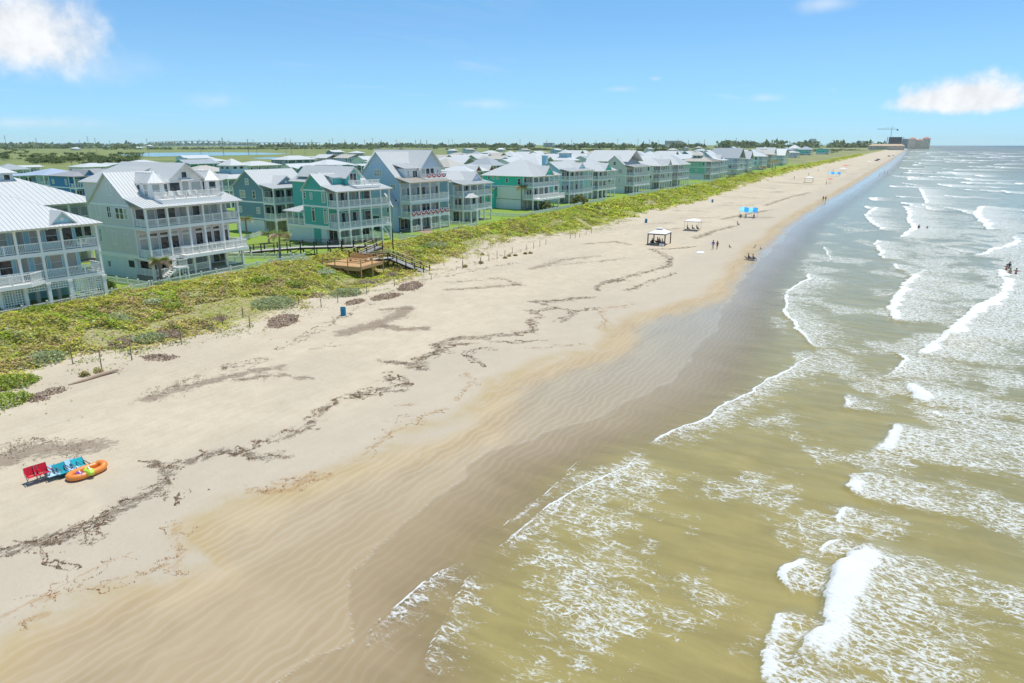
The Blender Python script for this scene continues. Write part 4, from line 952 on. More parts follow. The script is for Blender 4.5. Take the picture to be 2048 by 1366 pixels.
h.done()

# ---- big grey house
h = House('beach_house', 'big light grey four-storey house with twin turrets and stacked porches', -84.2, 53.5, 1)
PS = [.15, 3.1, 6.1, 8.4, 11.3, 14.1]
h.p('wall', MB().prism([(-12.5, 3.2), (-2.7, 3.2), (-2.7, 9.75), (-7.5, 13.62), (-12.5, 9.75)], 'y', 0, 14.2), S('grey'))
h.p('gable_board', MB().prism([(-12.3, 9.8), (-2.9, 9.8), (-7.5, 13.5)], 'y', -.03, .1), S('grey', True))
h.box('ground_wall', S('mint', True), -12.5, -3.9, .02, 14, 0, 3.1)
for z0, z1 in ((2.8, 3.35), (6.75, 7.0), (9.62, 9.85)): h.trim(-12.56, -2.6, -.07, .02, z0, z1)
for x in (-12.5, -2.75): h.trim(x - .09, x + .09, -.06, .03, 3.3, 9.7)
h.porch(-2.7, 0, 0, 14.25, 3.1, 6.65, PS); h.porch(-2.7, 0, 0, 14.25, 7.05, 9.5, PS)
h.box('deck_extension', WHITE, -.02, 1.25, 4.2, 14.25, 2.66, 3.09); h.rail((1.15, 4.3), (1.15, 14.1), 3.1); h.rail((0, 4.3), (1.15, 4.3), 3.1); h.rail((0, 14.1), (1.15, 14.1), 3.1)
h.ground(-3.0, 0, -12.4, 0, 14.2, 3.1, PS, S('mint', True), gap=3, plinth=.6)
h.bays(-2.7, PS, 3.1, 2.15, trans=True); h.bays(-2.7, PS, 7.05, 2.1)
h.box('opening', DARKIN, -5.3, -4.1, -.01, .2, 1.6, 2.5)
h.p('ground_wall', MB().box(-3.9, -.6, .03, .2, -.1, .7), STONE); h.rail((-3.8, .1), (-.3, .1), .65, .95)
for x, z, w_, h_, mx_, my_ in [(-7.2, 11.75, .75, 1.5, 1, 1), (-8.0, 8.75, .8, 1.4, 2, 2), (-6.1, 8.65, .75, 1.35, 1, 2), (-5.15, 8.65, .75, 1.35, 1, 2), (-4.2, 8.65, .75, 1.35, 1, 2), (-10.9, 5.5, .55, 1.7, 1, 2)]: h.win('-y', x, 0, z, w_, h_, mx_, my_)
for x, z in ((-10.6, 8.75), (-7.7, 5.35), (-4.9, 5.1)):      # blind shutters
    h.trim(x - .5, x + .5, -.05, .02, z - .95, z + .95); h.box('shutter', S('grey'), x - .4, x + .4, -.065, .0, z - .85, z + .85)
h.gable('y', -12.5, -2.75, 0, 14.2, 9.85, 13.85, ridge=-7.5, ov=.35)
h.roof([[(-3.6, -.45, 10.75), (.55, -.45, 9.62), (.55, 14.65, 9.62), (-3.6, 14.65, 10.75)]], name='porch_roof')
h.box('beam', WHITE, -.34, .03, -.02, 14.27, 9.36, 9.64)
h.box('roof_deck', WHITE, -3.1, -.25, 2.75, 11.7, 9.7, 10.42)
h.rail((-.35, 2.85), (-.35, 11.6), 10.42, .95); h.rail((-3, 2.85), (-.4, 2.85), 10.42, .95); h.rail((-3, 11.6), (-.4, 11.6), 10.42, .95)
h.p('gable_front', MB().prism([(5.5, 10.4), (11.0, 10.4), (11.0, 12.7), (8.25, 14.75), (5.5, 12.7)], 'x', -9, -3.1), S('white'))
h.gable('x', -17.5, -2.9, 5.3, 11.2, 12.6, 14.95, ov=.45)
h.box('rear_wall', S('grey'), -17.3, -12.5, 2.2, 13.6, 0, 12.5)
h.gable('x', -18, -9, 2.0, 14.0, 12.4, 14.55, ov=.2)
h.win('+x', -3.1, 8.25, 13.35, .75, .75, 1, 1); h.door('+x', -3.1, 8.25, 10.42, .95, 1.95); h.win('+x', -3.1, 6.65, 11.5, 1.5, 1.75, 1, 1); h.win('+x', -3.1, 9.9, 11.5, 1.5, 1.75, 1, 1)
h.roof([[(-3.15, 7.3, 12.85), (-2.3, 7.3, 12.65), (-2.3, 9.2, 12.65), (-3.15, 9.2, 12.85)]], seam=0, t_=.08, name='door_canopy')
for yc in (4.0, 12.5):
    hexp = [( -3.3 + 1.55 * math.cos(R_(a)), yc + 1.55 * math.sin(R_(a))) for a in range(0, 360, 60)]
    tw = h.p('turret', MB().prism(hexp, 'z', 10.4, 12.55), S('white'))
    rp_ = [(-3.3 + 1.95 * math.cos(R_(a)), yc + 1.95 * math.sin(R_(a)), 12.5) for a in range(0, 360, 60)]
    h.roof([[rp_[i], rp_[(i + 1) % 6], (-3.3, yc, 14.0)] for i in range(6)], t_=.08, name='turret_roof')
    for i in (-2, -1, 0, 1):
        a = R_(30 + i * 60); fr, pn = win_mesh(.85, 1.55, 1, 2); o = link('window', fr, h.e, (-3.3 + 1.345 * math.cos(a), yc + 1.345 * math.sin(a), 11.55), a); link('pane', pn, o)
    h.box('dormer_wall', S('white'), -7.5, -3.3, yc - 1.3, yc + 1.3, 10.6, 12.5)
    h.gable('x', -8.2, -3.4, yc - 1.3, yc + 1.3, 12.45, 13.75, ov=.1)
    h.win('-y', -4.9, yc - 1.3, 11.6, .6, 1.3)
# outside stair
h.box('stair_landing', WHITE, .05, 1.5, 2.6, 4.1, 1.5, 1.7); h.rail((1.45, 2.6), (1.45, 4.1), 1.7); h.rail((.1, 2.6), (1.4, 2.6), 1.7)
for q in ((.2, 2.7), (1.4, 2.7), (.2, 4.0), (1.4, 4.0)): h.post(q[0], q[1], 0, 1.5, .16)
m = MB()
for k in range(7): m.box(.2, 1.3, .4 + k * .31, .72 + k * .31, .15 + k * .2, .2 + k * .2)
m.bar((.2, .4, .2), (.2, 2.6, 1.6), .06, .22).bar((1.3, .4, .2), (1.3, 2.6, 1.6), .06, .22).bar((1.3, .4, 1.2), (1.3, 2.6, 2.6), .08, .08); h.p('stair', m, WHITE)
m = MB().box(-.15, .15, -.12, .05, 0, .7); h.p('meter_box', m, pmat('meter_metal', (.3, .3, .3), .6)).location = (-9.9, -.02, 1.3)
for x in (-11.2, -9.5, -8.0, -6.6): h.trim(x - .06, x + .06, -.03, .05, .1, 2.8)
h.done()

# ---- teal house
h = House('beach_house', 'deep teal house with white stacked porches behind the boardwalk', -86.0, 89.9, 8)
PS = [.15, 2.6, 5.1, 7.7, 10.1, 12.2]
h.p('wall', MB().prism([(-9.7, 3.1), (-2.6, 3.1), (-2.6, 9.5), (-6.6, 12.1), (-9.7, 9.5)], 'y', 0, 10.2), S('teal'))
for z0, z1 in ((2.75, 3.35), (6.55, 6.85), (9.35, 9.6)): h.trim(-9.76, -2.5, -.06, .02, z0, z1)
for x in (-9.65, -2.65): h.trim(x - .1, x + .1, -.05, .03, 3.3, 9.5)
h.box('ground_wall', S('ice', True), -15, -3.6, .05, 10, 0, 2.75); h.box('ground_door', S('teal'), -7.2, -5.2, -.02, .2, .1, 2.75)
h.porch(-2.6, 0, 0, 12.4, 3.1, 6.45, PS); h.porch(-2.6, 0, 0, 12.4, 6.85, 9.4, PS)
m = MB()
for a, b_ in zip(PS[:-1], PS[1:]):
    m.bar((-.16, a, 6.1), (-.16, b_, 6.1), .05, .06); n = int((b_ - a) / .3)
    for k in range(n): y = a + k * (b_ - a) / n; m.bar((-.16, y, 6.12), (-.16, y + .15, 6.38), .05); m.bar((-.16, y + .3, 6.12), (-.16, y + .15, 6.38), .05)
h.p('fretwork', m, WHITE)
h.ground(-2.9, 0, -9.5, 0, 10.2, 3.1, PS[:5], S('ice', True), plinth=.5); h.post(-.16, PS[5], 0, 2.7, .3)
h.bays(-2.6, PS[:5], 3.1, 2.25); h.bays(-2.6, PS[:5], 6.85, 2.1)
for x, z, w_, h_, my_ in [(-9.1, 8.5, .5, 1.0, 2), (-7.2, 8.45, .5, 1.0, 2), (-3.7, 8.3, .75, 1.6, 1), (-6.9, 5.0, .7, 1.95, 1), (-3.5, 4.85, .75, 1.95, 1)]: h.win('-y', x, 0, z, w_, h_, 1, my_)
h.win('-y', -6.9, 0, 6.2, .6, .35, 1, 1); h.win('-y', -3.5, 0, 6.1, .6, .35, 1, 1)
h.gable('y', -9.7, -2.65, 0, 10.4, 9.55, 12.35, ridge=-6.6, ov=.35)
h.roof([[(-3.6, -.45, 10.4), (.5, -.45, 9.5), (.5, 12.7, 9.5), (-3.6, 12.7, 10.4)]], name='porch_roof'); h.box('beam', WHITE, -.34, .02, 0, 12.4, 9.28, 9.52)
h.p('gable_front', MB().prism([(4.6, 9.6), (8.0, 9.6), (8.0, 11.9), (6.3, 13.3), (4.6, 11.9)], 'x', -8, -3.0), S('teal'))
h.gable('x', -17, -2.8, 4.4, 8.2, 11.8, 13.5, ov=.4)
h.box('dormer_wall', S('teal'), -7, -3.8, 2.6, 4.6, 10, 11.75); h.win('-y', -4.6, 2.6, 11.1, .7, .9); h.roof([[(-8.5, 2.3, 12.5), (-3.4, 2.3, 11.7), (-3.4, 4.7, 11.7), (-8.5, 4.7, 12.5)]], name='dormer_roof')
h.door('+x', -3.0, 6.3, 10.3, 1.5, 1.9); h.box('roof_deck', WHITE, -3.1, -.5, 5.0, 10.6, 9.85, 10.25); h.rail((-.6, 5.05), (-.6, 10.55), 10.25, .9); h.rail((-3, 5.05), (-.6, 5.05), 10.25, .9)
h.box('rear_wall', S('teal'), -18, -9.7, 3.8, 12, 0, 10.8); h.gable('x', -18.5, -6, 3.5, 12.3, 10.7, 13.0, ov=.2)
for x in (-11.2, -12.4, -13.6): h.win('-y', x, 3.8, 9.7, .7, 1.3)
h.porch(-15.2, -9.7, -.1, 3.7, 3.1, 5.5, [], rail=False)
for x in (-15, -13.2, -11.5, -9.9): h.post(x, .1, 3.1, 5.6, .2)
for x in (-15, -13.2, -11.5): h.rail((x, .1), (x + 1.7, .1), 3.1)
h.rail((-15, .1), (-15, 3.6), 3.1); h.post(-15, 3.6, 3.1, 5.6, .2)
h.roof([[(-15.6, -.6, 5.5), (-9.7, -.6, 5.5), (-9.7, 3.8, 7.0), (-11, 3.8, 7.0)], [(-15.6, -.6, 5.5), (-11, 3.8, 7.0), (-15.6, 4.2, 5.5)]], name='side_porch_roof')
for x in (-12.2, -10.6): h.door('-y', x, 3.75, 3.1, 1.0, 2.1)
m = MB()
for k in range(9): m.box(-1.5, -.4, 10.5 + k * .25, 10.78 + k * .25, 2.6 - k * .28, 2.66 - k * .28)
m.bar((-.4, 10.5, 2.6), (-.4, 12.7, .2), .06, .22).bar((-.4, 10.5, 3.6), (-.4, 12.7, 1.2), .08, .08); h.p('stair', m, WHITE)
h.done()

# ---- tall periwinkle house with bunting
h = House('beach_house', 'tall periwinkle blue steep-gabled house with bunting on its porches', -87.1, 111.8, 5)
PS = [.15, 3.2, 6.2, 9.0, 12.1]
h.p('wall', MB().prism([(-15, 3.0), (-2.6, 3.0), (-2.6, 10.0), (-8.8, 15.6), (-15, 10.0)], 'y', 0, 11.8), S('peri'))
h.box('ground_wall', pmat('dark_blue_wall', (.07, .10, .14), .7), -15, -4.0, .05, 11.5, 0, 2.9)
h.trim(-15.05, -2.55, -.05, .03, 2.8, 3.15); h.trim(-2.72, -2.52, -.05, .04, 3, 10.2)
for z, zt_ in ((3.1, 6.1), (6.4, 9.8)): h.porch(-2.6, 0, 0, 12.25, z, zt_, PS)
h.box('porch_fascia', S('ice'), -2.6, .02, 0, 12.25, 5.55, 5.98)
h.ground(-3.0, 0, -14.8, 0, 12.2, 3.1, PS, pmat('dark_blue_wall', (.07, .10, .14)), gap=1, plinth=.25)
h.bays(-2.6, PS[:5], 3.1, 2.2, trans=True); h.bays(-2.6, PS[:5], 6.4, 2.2)
h.win('-y', -8.7, 0, 11.7, 2.2, 1.25, 3, 2); h.win('-y', -8.6, 0, 14.0, .4, .4, 1, 1); h.win('-y', -4.6, 0, 8.9, 1.3, 1.1, 2, 1); h.win('-y', -4.1, 0, 4.9, .8, 1.7, 1, 1); h.win('-y', -4.1, 0, 6.25, .8, .5, 1, 1); h.win('-y', -7, 0, 5.0, .9, 1.0, 1, 1)
h.gable('y', -15, -2.65, 0, 11.9, 10.05, 15.85, ridge=-8.8, ov=.35)
h.roof([[(-3.5, -.4, 10.9), (.5, -.4, 9.95), (.5, 12.6, 9.95), (-3.5, 12.6, 10.9)]], ROOFT, name='porch_roof'); h.box('beam', WHITE, -.34, .02, 0, 12.25, 9.72, 9.97)
h.p('gable_front', MB().prism([(6.2, 10.4), (13.2, 10.4), (13.2, 12.7), (9.7, 16.0), (6.2, 12.7)], 'x', -9, -2.9), S('ice'))
h.p('gable_board', MB().prism([(6.3, 12.7), (13.1, 12.7), (9.7, 15.9)], 'x', -2.95, -2.86), S('peri'))
h.gable('x', -19, -2.7, 6.0, 13.4, 12.55, 16.25, ov=.5)
h.box('dormer_wall', S('ice'), -8, -3.0, 2.0, 6.2, 10.2, 12.55); h.win('+x', -3.0, 2.9, 11.5, .6, 1.1); h.win('+x', -3.0, 4.9, 11.4, 1.3, 1.3, 2, 1)
h.roof([[(-8.5, 1.7, 14.0), (-2.6, 1.7, 12.6), (-2.6, 6.4, 12.6), (-8.5, 6.4, 14.0)]], name='dormer_roof')
for y in (7.4, 8.8, 10.2): h.door('+x', -2.9, y, 10.5, 1.1, 1.8)
h.win('+x', -2.9, 12.0, 11.5, .6, 1.2)
h.box('roof_deck', WHITE, -2.9, -.7, 5.8, 12.6, 10.1, 10.45); h.rail((-.8, 5.9), (-.8, 12.5), 10.45, .95); h.rail((-2.8, 5.9), (-.8, 5.9), 10.45, .95)
h.p('wall_annex', MB().prism([(-7.5, 0), (-3.4, 0), (-3.4, 5.4), (-5.5, 7.6), (-7.5, 5.4)], 'y', -1.6, 0), S('peri')); h.gable('y', -7.5, -3.4, -1.6, 0, 5.4, 7.8, ov=.3); h.win('-y', -4.6, -1.6, 4.4, .8, .9, 1, 1)
h.done(); BH = h
# bunting hung on its railings
def bunting(house, x, y, z, w_):
    wl = house.e.matrix_basis @ Vector((x, y, z))
    e = empty('bunting', wl, house.e.rotation_euler.z); tag(e, 'red, white and blue half-round bunting fan on the periwinkle house railing', 'bunting', 'bunting fans on the periwinkle house')
    cols_ = [('red_band', (.45, .04, .06), w_ * .5, w_ * .34), ('white_band', (.8, .8, .8), w_ * .34, w_ * .18), ('blue_centre', (.05, .07, .25), w_ * .18, .0)]
    for nm, c_, r1, r0 in cols_:
        V = []; F = []; n = 14
        for k in range(n + 1):
            a = math.pi + math.pi * k / n; d = .035 * (k % 2)
            for r in (r0, r1): V += [(d, r * math.cos(a), r * math.sin(a) * 1.15), (d - .02, r * math.cos(a), r * math.sin(a) * 1.15)]
        for k in range(n):
            i = 4 * k; F += [(i, i + 2, i + 6, i + 4), (i + 1, i + 5, i + 7, i + 3), (i + 2, i + 3, i + 7, i + 6), (i, i + 4, i + 5, i + 1)]
        me = bpy.data.meshes.new(nm); me.from_pydata(V, [], F); me.materials.append(pmat('bunting_' + nm, c_, .8, .1)); link(nm, me, e)
bpy.context.view_layer.update()
for k in range(8): bunting(BH, .06, .85 + k * 1.5, 4.12, 1.35)
for k in range(4): bunting(BH, -.68, 6.7 + k * 1.6, 11.42, 1.4)

# ---- parametric house for the rest of the front row and the rows behind
def gen(name, label, X, Y, ang, W, Dp, D, c, roof='hip', zr=12.5, lv=(3.1, 6.5, 9.2), rc='w', lod=1, nposts=5, fg=(), chim=None, cup=None, group=None, c2=None, seed=0, low=None, side='auto', wrap=0.0, tri=None):
    """X,Y: near seaward corner of the porch; W along the shore, Dp porch depth, D body depth; fg: front gables (y, width, peak, colour)"""
    g = random.Random(seed * 7 + 3); h = House(name, label, X, Y, ang, 2.5, lod, group)
    L1, L2, ZE = lv; xw = -Dp; xb = -Dp - D; wm = S(c); gmat = S(low or ('ice' if c in ('peri', 'blue5', 'sky', 'lblue') else 'white'), True); rm = ROOFS_[rc]
    PS = even(0, W, nposts)
    if roof == 'gabley': h.p('wall', MB().prism([(xb, L1 - .3), (xw, L1 - .3), (xw, ZE), ((xw + xb) / 2, zr - .2), (xb, ZE)], 'y', .1, W - .1), wm)
    elif roof == 'gablex': h.p('wall', MB().prism([(.1, L1 - .3), (W - .1, L1 - .3), (W - .1, ZE), (W / 2, zr - .2), (.1, ZE)], 'x', xb, xw), wm)
    else: h.box('wall', wm, xb, xw, .1, W - .1, L1 - .3, ZE)
    if tri: h.p('gable_board', MB().prism([(.3, ZE + .05), (W - .3, ZE + .05), (W / 2, zr - .3)], 'x', xw, xw + .06), S(tri)) if roof == 'gablex' else None
    h.ground(xw, 0, xb, 0, W, L1, PS, gmat, rail=False, open_=lod < 2 or g.random() < .5, plinth=.12)
    h.porch(xw, 0, -wrap, W + wrap, L1, L2 - .42, PS); h.porch(xw, 0, 0, W, L2, ZE - .25, PS)
    h.box('beam', WHITE, -.34, .02, 0, W, ZE - .27, ZE)
    if lod < 2: h.bays(xw, PS, L1, 2.1); h.bays(xw, PS, L2, 2.0)
    else:
        for a, b_ in zip(PS[:-1], PS[1:]):
            for z in (L1, L2): h.door('+x', xw, (a + b_) / 2, z, min(1.5, (b_ - a) * .6), 2.0)
    for z0 in (L1 - .3, L2 - .2): h.trim(xb - .04, xw + .04, .02, .12, z0, z0 + .3)
    for x in (xb + .08, xw - .08): h.trim(x - .1, x + .1, .03, .13, L1, ZE)
    if side == 'auto':
        n = max(2, int(D / 3.2))
        for z in (L1 + 1.5, L2 + 1.4):
            for k in range(n):
                if g.random() < .78: h.win('-y', xb + (k + .5 + g.uniform(-.15, .15)) * D / n, .1, z, g.choice((.7, .9, 1.5)), g.choice((1.1, 1.4)), 1, 2)
    else:
        for x, z, w_, hh, mx_ in side: h.win('-y', x, .1, z, w_, hh, mx_, 2)
    if roof in ('gabley', 'gablex') and zr - ZE > 2.6 and lod < 2:
        (h.win('-y', (xw + xb) / 2, .1, ZE + 1.1, .9, 1.1) if roof == 'gabley' else h.win('+x', xw + .07, W / 2, ZE + 1.1, .8, .9))
    if roof == 'hip': h.hip(xb, 0, 0, W, ZE, zr, rm)
    elif roof == 'gabley':
        h.gable('y', xb, xw, .1, W - .1, ZE + .05, zr, rm)
        h.roof([[(xw - .6, -.35, ZE + .75), (.5, -.35, ZE + .02), (.5, W + .35, ZE + .02), (xw - .6, W + .35, ZE + .75)]], rm, name='porch_roof')
    elif roof == 'gablex': h.gable('x', xb - .4, .3, 0, W, ZE + .03, zr, rm)
    for (y, w_, pk, cc) in fg:
        h.p('gable_front', MB().prism([(y - w_ / 2, ZE), (y + w_ / 2, ZE), (y, pk - .2)], 'x', xw - 1, .02 if roof == 'hip' else xw + .6), S(cc))
        h.gable('x', (xb + xw) / 2, .1 if roof == 'hip' else xw + .7, y - w_ / 2 - .1, y + w_ / 2 + .1, ZE + .02, pk, rm, ov=.3)
        if lod < 2: h.p('vent', MB().tube([((.02 if roof == 'hip' else xw + .6), y, ZE + (pk - ZE) * .45), ((.07 if roof == 'hip' else xw + .65), y, ZE + (pk - ZE) * .45)], .2, 10), WHITE)
    if chim: h.box('chimney', wm, chim[0] - .7, chim[0] + .7, chim[1] - .7, chim[1] + .7, 0, chim[2]); h.box('chimney_cap', WHITE, chim[0] - .8, chim[0] + .8, chim[1] - .8, chim[1] + .8, chim[2], chim[2] + .15)
    if cup:
        cx, cy, w_, zc = cup; h.box('cupola', wm, cx - w_ / 2, cx + w_ / 2, cy - w_ / 2, cy + w_ / 2, ZE, zc)
        for k in (-1, 1): h.win('-y', cx + k * w_ * .22, cy - w_ / 2, zc - .65, w_ * .26, .7, 1, 1); h.win('+x', cx + w_ / 2, cy + k * w_ * .22, zc - .65, w_ * .26, .7, 1, 1)
        o_ = w_ * .5 + .5; A = [(cx - o_, cy - o_, zc), (cx + o_, cy - o_, zc), (cx + o_, cy + o_, zc), (cx - o_, cy + o_, zc)]
        h.roof([[A[i], A[(i + 1) % 4], (cx, cy, zc + w_ * .38)] for i in range(4)], rm, seam=0, name='cupola_roof')
    if lod < 2:
        for k in range(2): x = (xb + xw) / 2 + g.uniform(-1, 0); y = W * (.3 + .35 * k); z = ZE + (zr - ZE) * .55; h.p('vent_pipe', MB().tube([(x, y, z - .8), (x, y, z + 1.0)], .07, 8), WHITE)
    h.done(); return h
# small blue house with a bay
h = gen('beach_house', 'small dusty blue house with a pointed bay roof on its porch', -87.3, 131.3, 5, 11.0, 2.8, 8.5, 'blue5', 'gabley', 11.2, (3.0, 6.1, 8.6), lod=0, nposts=5, fg=((7.7, 5.0, 11.1, 'peri'),), chim=(-8.5, .9, 12.6), seed=2, side=[(-4.2, 4.7, .8, 1.2, 1), (-8, 7.4, .8, 1.2, 1)])
bp_ = [(1.3, 1.2), (1.3, 3.6), (.1, 4.6), (-2.0, 4.6), (-2.0, .2), (.1, .2)]
h.p('bay_deck', MB().prism(bp_, 'z', 2.55, 2.98), WHITE); h.rail((1.2, 1.3), (1.2, 3.5), 3.0); h.rail((1.2, 1.2), (.1, .3), 3.0)
for q in ((1.15, 1.35), (1.15, 3.45)): h.post(*q, 3.0, 5.7, .2); h.post(*q, 0, 2.6, .26)
h.roof([[(1.7, .9, 5.7), (1.7, 3.9, 5.7), (-.8, 2.4, 7.3)], [(1.7, 3.9, 5.7), (-2.2, 5.2, 5.7), (-.8, 2.4, 7.3)], [(-2.2, -.5, 5.7), (1.7, .9, 5.7), (-.8, 2.4, 7.3)]], t_=.1, name='bay_roof')
# turquoise house
h = gen('beach_house', 'vivid turquoise house with a steep white pyramid roof', -88.0, 166.6, 3, 14.5, 3.2, 13.5, 'turq', 'hip', 13.1, (3.1, 6.3, 8.95), lod=0, nposts=6, fg=((8.2, 5.2, 11.6, 'turq'),), seed=4, low='white',
        side=[(-14.6, 8.3, .6, .7, 1), (-13.2, 8.3, .6, .7, 1), (-11.8, 8.3, .6, .7, 1), (-8.6, 7.7, .7, 1.0, 1), (-4.6, 7.5, .9, 1.4, 1), (-11.0, 4.6, 1.2, 1.3, 1), (-9.2, 4.6, 1.2, 1.3, 1), (-7.4, 4.6, 1.2, 1.3, 1)])
h.box('lower_wall', S('white'), -11.8, -3.2, -.02, .1, 2.9, 6.0); h.box('side_bay', S('turq'), -16.4, -12.2, -1.0, .1, 0, 5.2); h.roof([[(-17, -1.5, 5.3), (-11.8, -1.5, 5.3), (-11.8, .1, 6.1), (-17, .1, 6.1)]], t_=.1, name='side_bay_roof'); h.rail((-16.4, -1.2), (-12.2, -1.2), 2.9)
h.box('deck_extension', WHITE, 0.01, 2.0, 0, 14.5, 2.6, 3.05); h.rail((1.9, .1), (1.9, 14.4), 3.08)
gen('beach_house', 'sky blue gabled house with a tall square chimney', -88.7, 191.2, 6, 14.2, 3.0, 8.5, 'sky', 'gabley', 12.2, (3.0, 7.0, 9.5), lod=1, nposts=6, fg=((10.8, 5.4, 11.8, 'lblue'),), chim=(-9.5, .9, 13.9), seed=5, low='mint')
gen('beach_house', 'pale aqua house with a turquoise gable and wide lower deck', -88.5, 213.2, 4, 12.6, 3.0, 9, 'aqua', 'hip', 12.4, (3.0, 6.2, 8.8), lod=1, nposts=5, fg=((6.3, 5.5, 11.3, 'turq'),), seed=6, low='ice', wrap=1.0)
h = gen('beach_house', 'big pale grey house with stepped white roofs and many tall windows', -86.5, 241.5, 3, 15.0, 3.2, 9.5, 'pgrey', 'gabley', 13.3, (3.0, 6.4, 9.4), lod=1, nposts=7, seed=8, low='white')
h.box('rear_wall', S('pgrey'), -20, -12.7, 2, 14, 0, 11.5); h.gable('x', -20.5, -3.5, 1.5, 15.5, 11.3, 15.1, ov=.3)
gen('beach_house', 'ice grey hip-roofed house with one narrow gable', -86.0, 270.0, 3, 13.5, 3.0, 10, 'ice', 'hip', 12.0, (3.2, 6.4, 9.0), lod=1, nposts=6, fg=((9.5, 4.2, 11.4, 'pgrey'),), seed=9, low='ice')
gen('beach_house', 'white porch-wrapped house under a tall pyramid roof', -85.0, 291.0, 3, 14.0, 3.0, 13, 'white', 'hip', 13.3, (3.3, 6.2, 8.9), lod=1, nposts=6, seed=10, low='ice')
gen('beach_house', 'mint green house with a tan roof and green cupola', -86.5, 352.5, 2, 14.5, 3.0, 13, 'green', 'hip', 11.6, (3.0, 6.2, 8.9), rc='t', lod=1, nposts=6, cup=(-9, 6.5, 4.5, 11.7), seed=11, low='white')
fr_far = [(376, 'blue5', 'gabley', 13.2, 'w', 'dusty blue house with a long white gable roof, beyond the mint green house'), (396, 'white', 'hip', 12.3, 'w', 'white porch house with pale roof among the farther blue houses'), (416, 'peri', 'gablex', 14.2, 'g', 'grey-roofed blue gable house in the farther front row'),
          (437, 'sky', 'gabley', 12.6, 'w', 'sky blue house with a white outside stair in the farther front row'), (459, 'lblue', 'gablex', 13.4, 'g', 'light blue house with a dark gable in the farther front row'), (481, 'ice', 'gabley', 12.4, 'w', 'icy grey house beside the light blue dark-gabled one'),
          (506, 'lblue', 'hip', 12.2, 'w', 'light blue hip-roofed house in the farther front row'), (531, 'white', 'gabley', 12.8, 'w', 'white house with tan gable in the farther front row'), (556, 'beige', 'hip', 12.0, 't', 'beige house with pinkish roof in the farther front row'), (583, 'sky', 'gablex', 14.5, 'w', 'tall sky blue house with rooftop room near the end of the row'), (612, 'blue5', 'gablex', 13.5, 'w', 'dusty blue gable house near the end of the row'), (640, 'pgrey', 'gablex', 12.4, 'w', 'last pale grey house of the front row')]
for i, (y, c_, rf, zr, rc, lb) in enumerate(fr_far):
    gen('beach_house', lb, -87.5 - (y - 370) * .025 + (0, -3.2, 1.5, -1.8)[i % 4], y + (0, 1.2, -.8)[i % 3], (2, -3, 4)[i % 3], (14.5, 11.5, 13, 15.5)[i % 4], 3, 11 + (i % 3), c_, rf, zr + (0, -.6, .8)[i % 3], ((3.0, 6.2, 9.0), (2.8, 5.8, 8.3), (3.2, 6.6, 9.6))[i % 3], rc, 2, 5, seed=20 + i, low='white', cup=(-8, 7, 4.5, 13.4) if i in (4, 9) else None, fg=((9, 5, 11.8, c_),) if rf == 'gabley' else ())
for i, (y, x, W, c_, rc, zr, lb) in enumerate([(905, -150, 26, 'blue', 's', 12, 'dark blue house beyond the end of the beach row'), (960, -128, 18, 'ice', 'w', 8.5, 'low white-roofed house beside the dark blue one beyond the row'), (1060, -150, 36, 'sky', 'g', 12, 'long sky blue house beyond the end of the beach row'), (1180, -140, 40, 'turq', 'g', 13, 'teal house with grey roof beyond the end of the beach row'), (1290, -125, 34, 'turq', 's', 9.5, 'low teal house nearest the scrub beyond the row'), (1420, -190, 40, 'beige', 'w', 15, 'beige white-roofed house far beyond the row')]):
    gen('beach_house', lb, x, y, 0, W, 3, 16, c_, 'hip' if i % 2 else 'gabley', zr, (3.0, 5.8, 8.4) if zr > 9 else (2.6, 4.4, 6.4), rc, 2, 5, seed=50 + i)

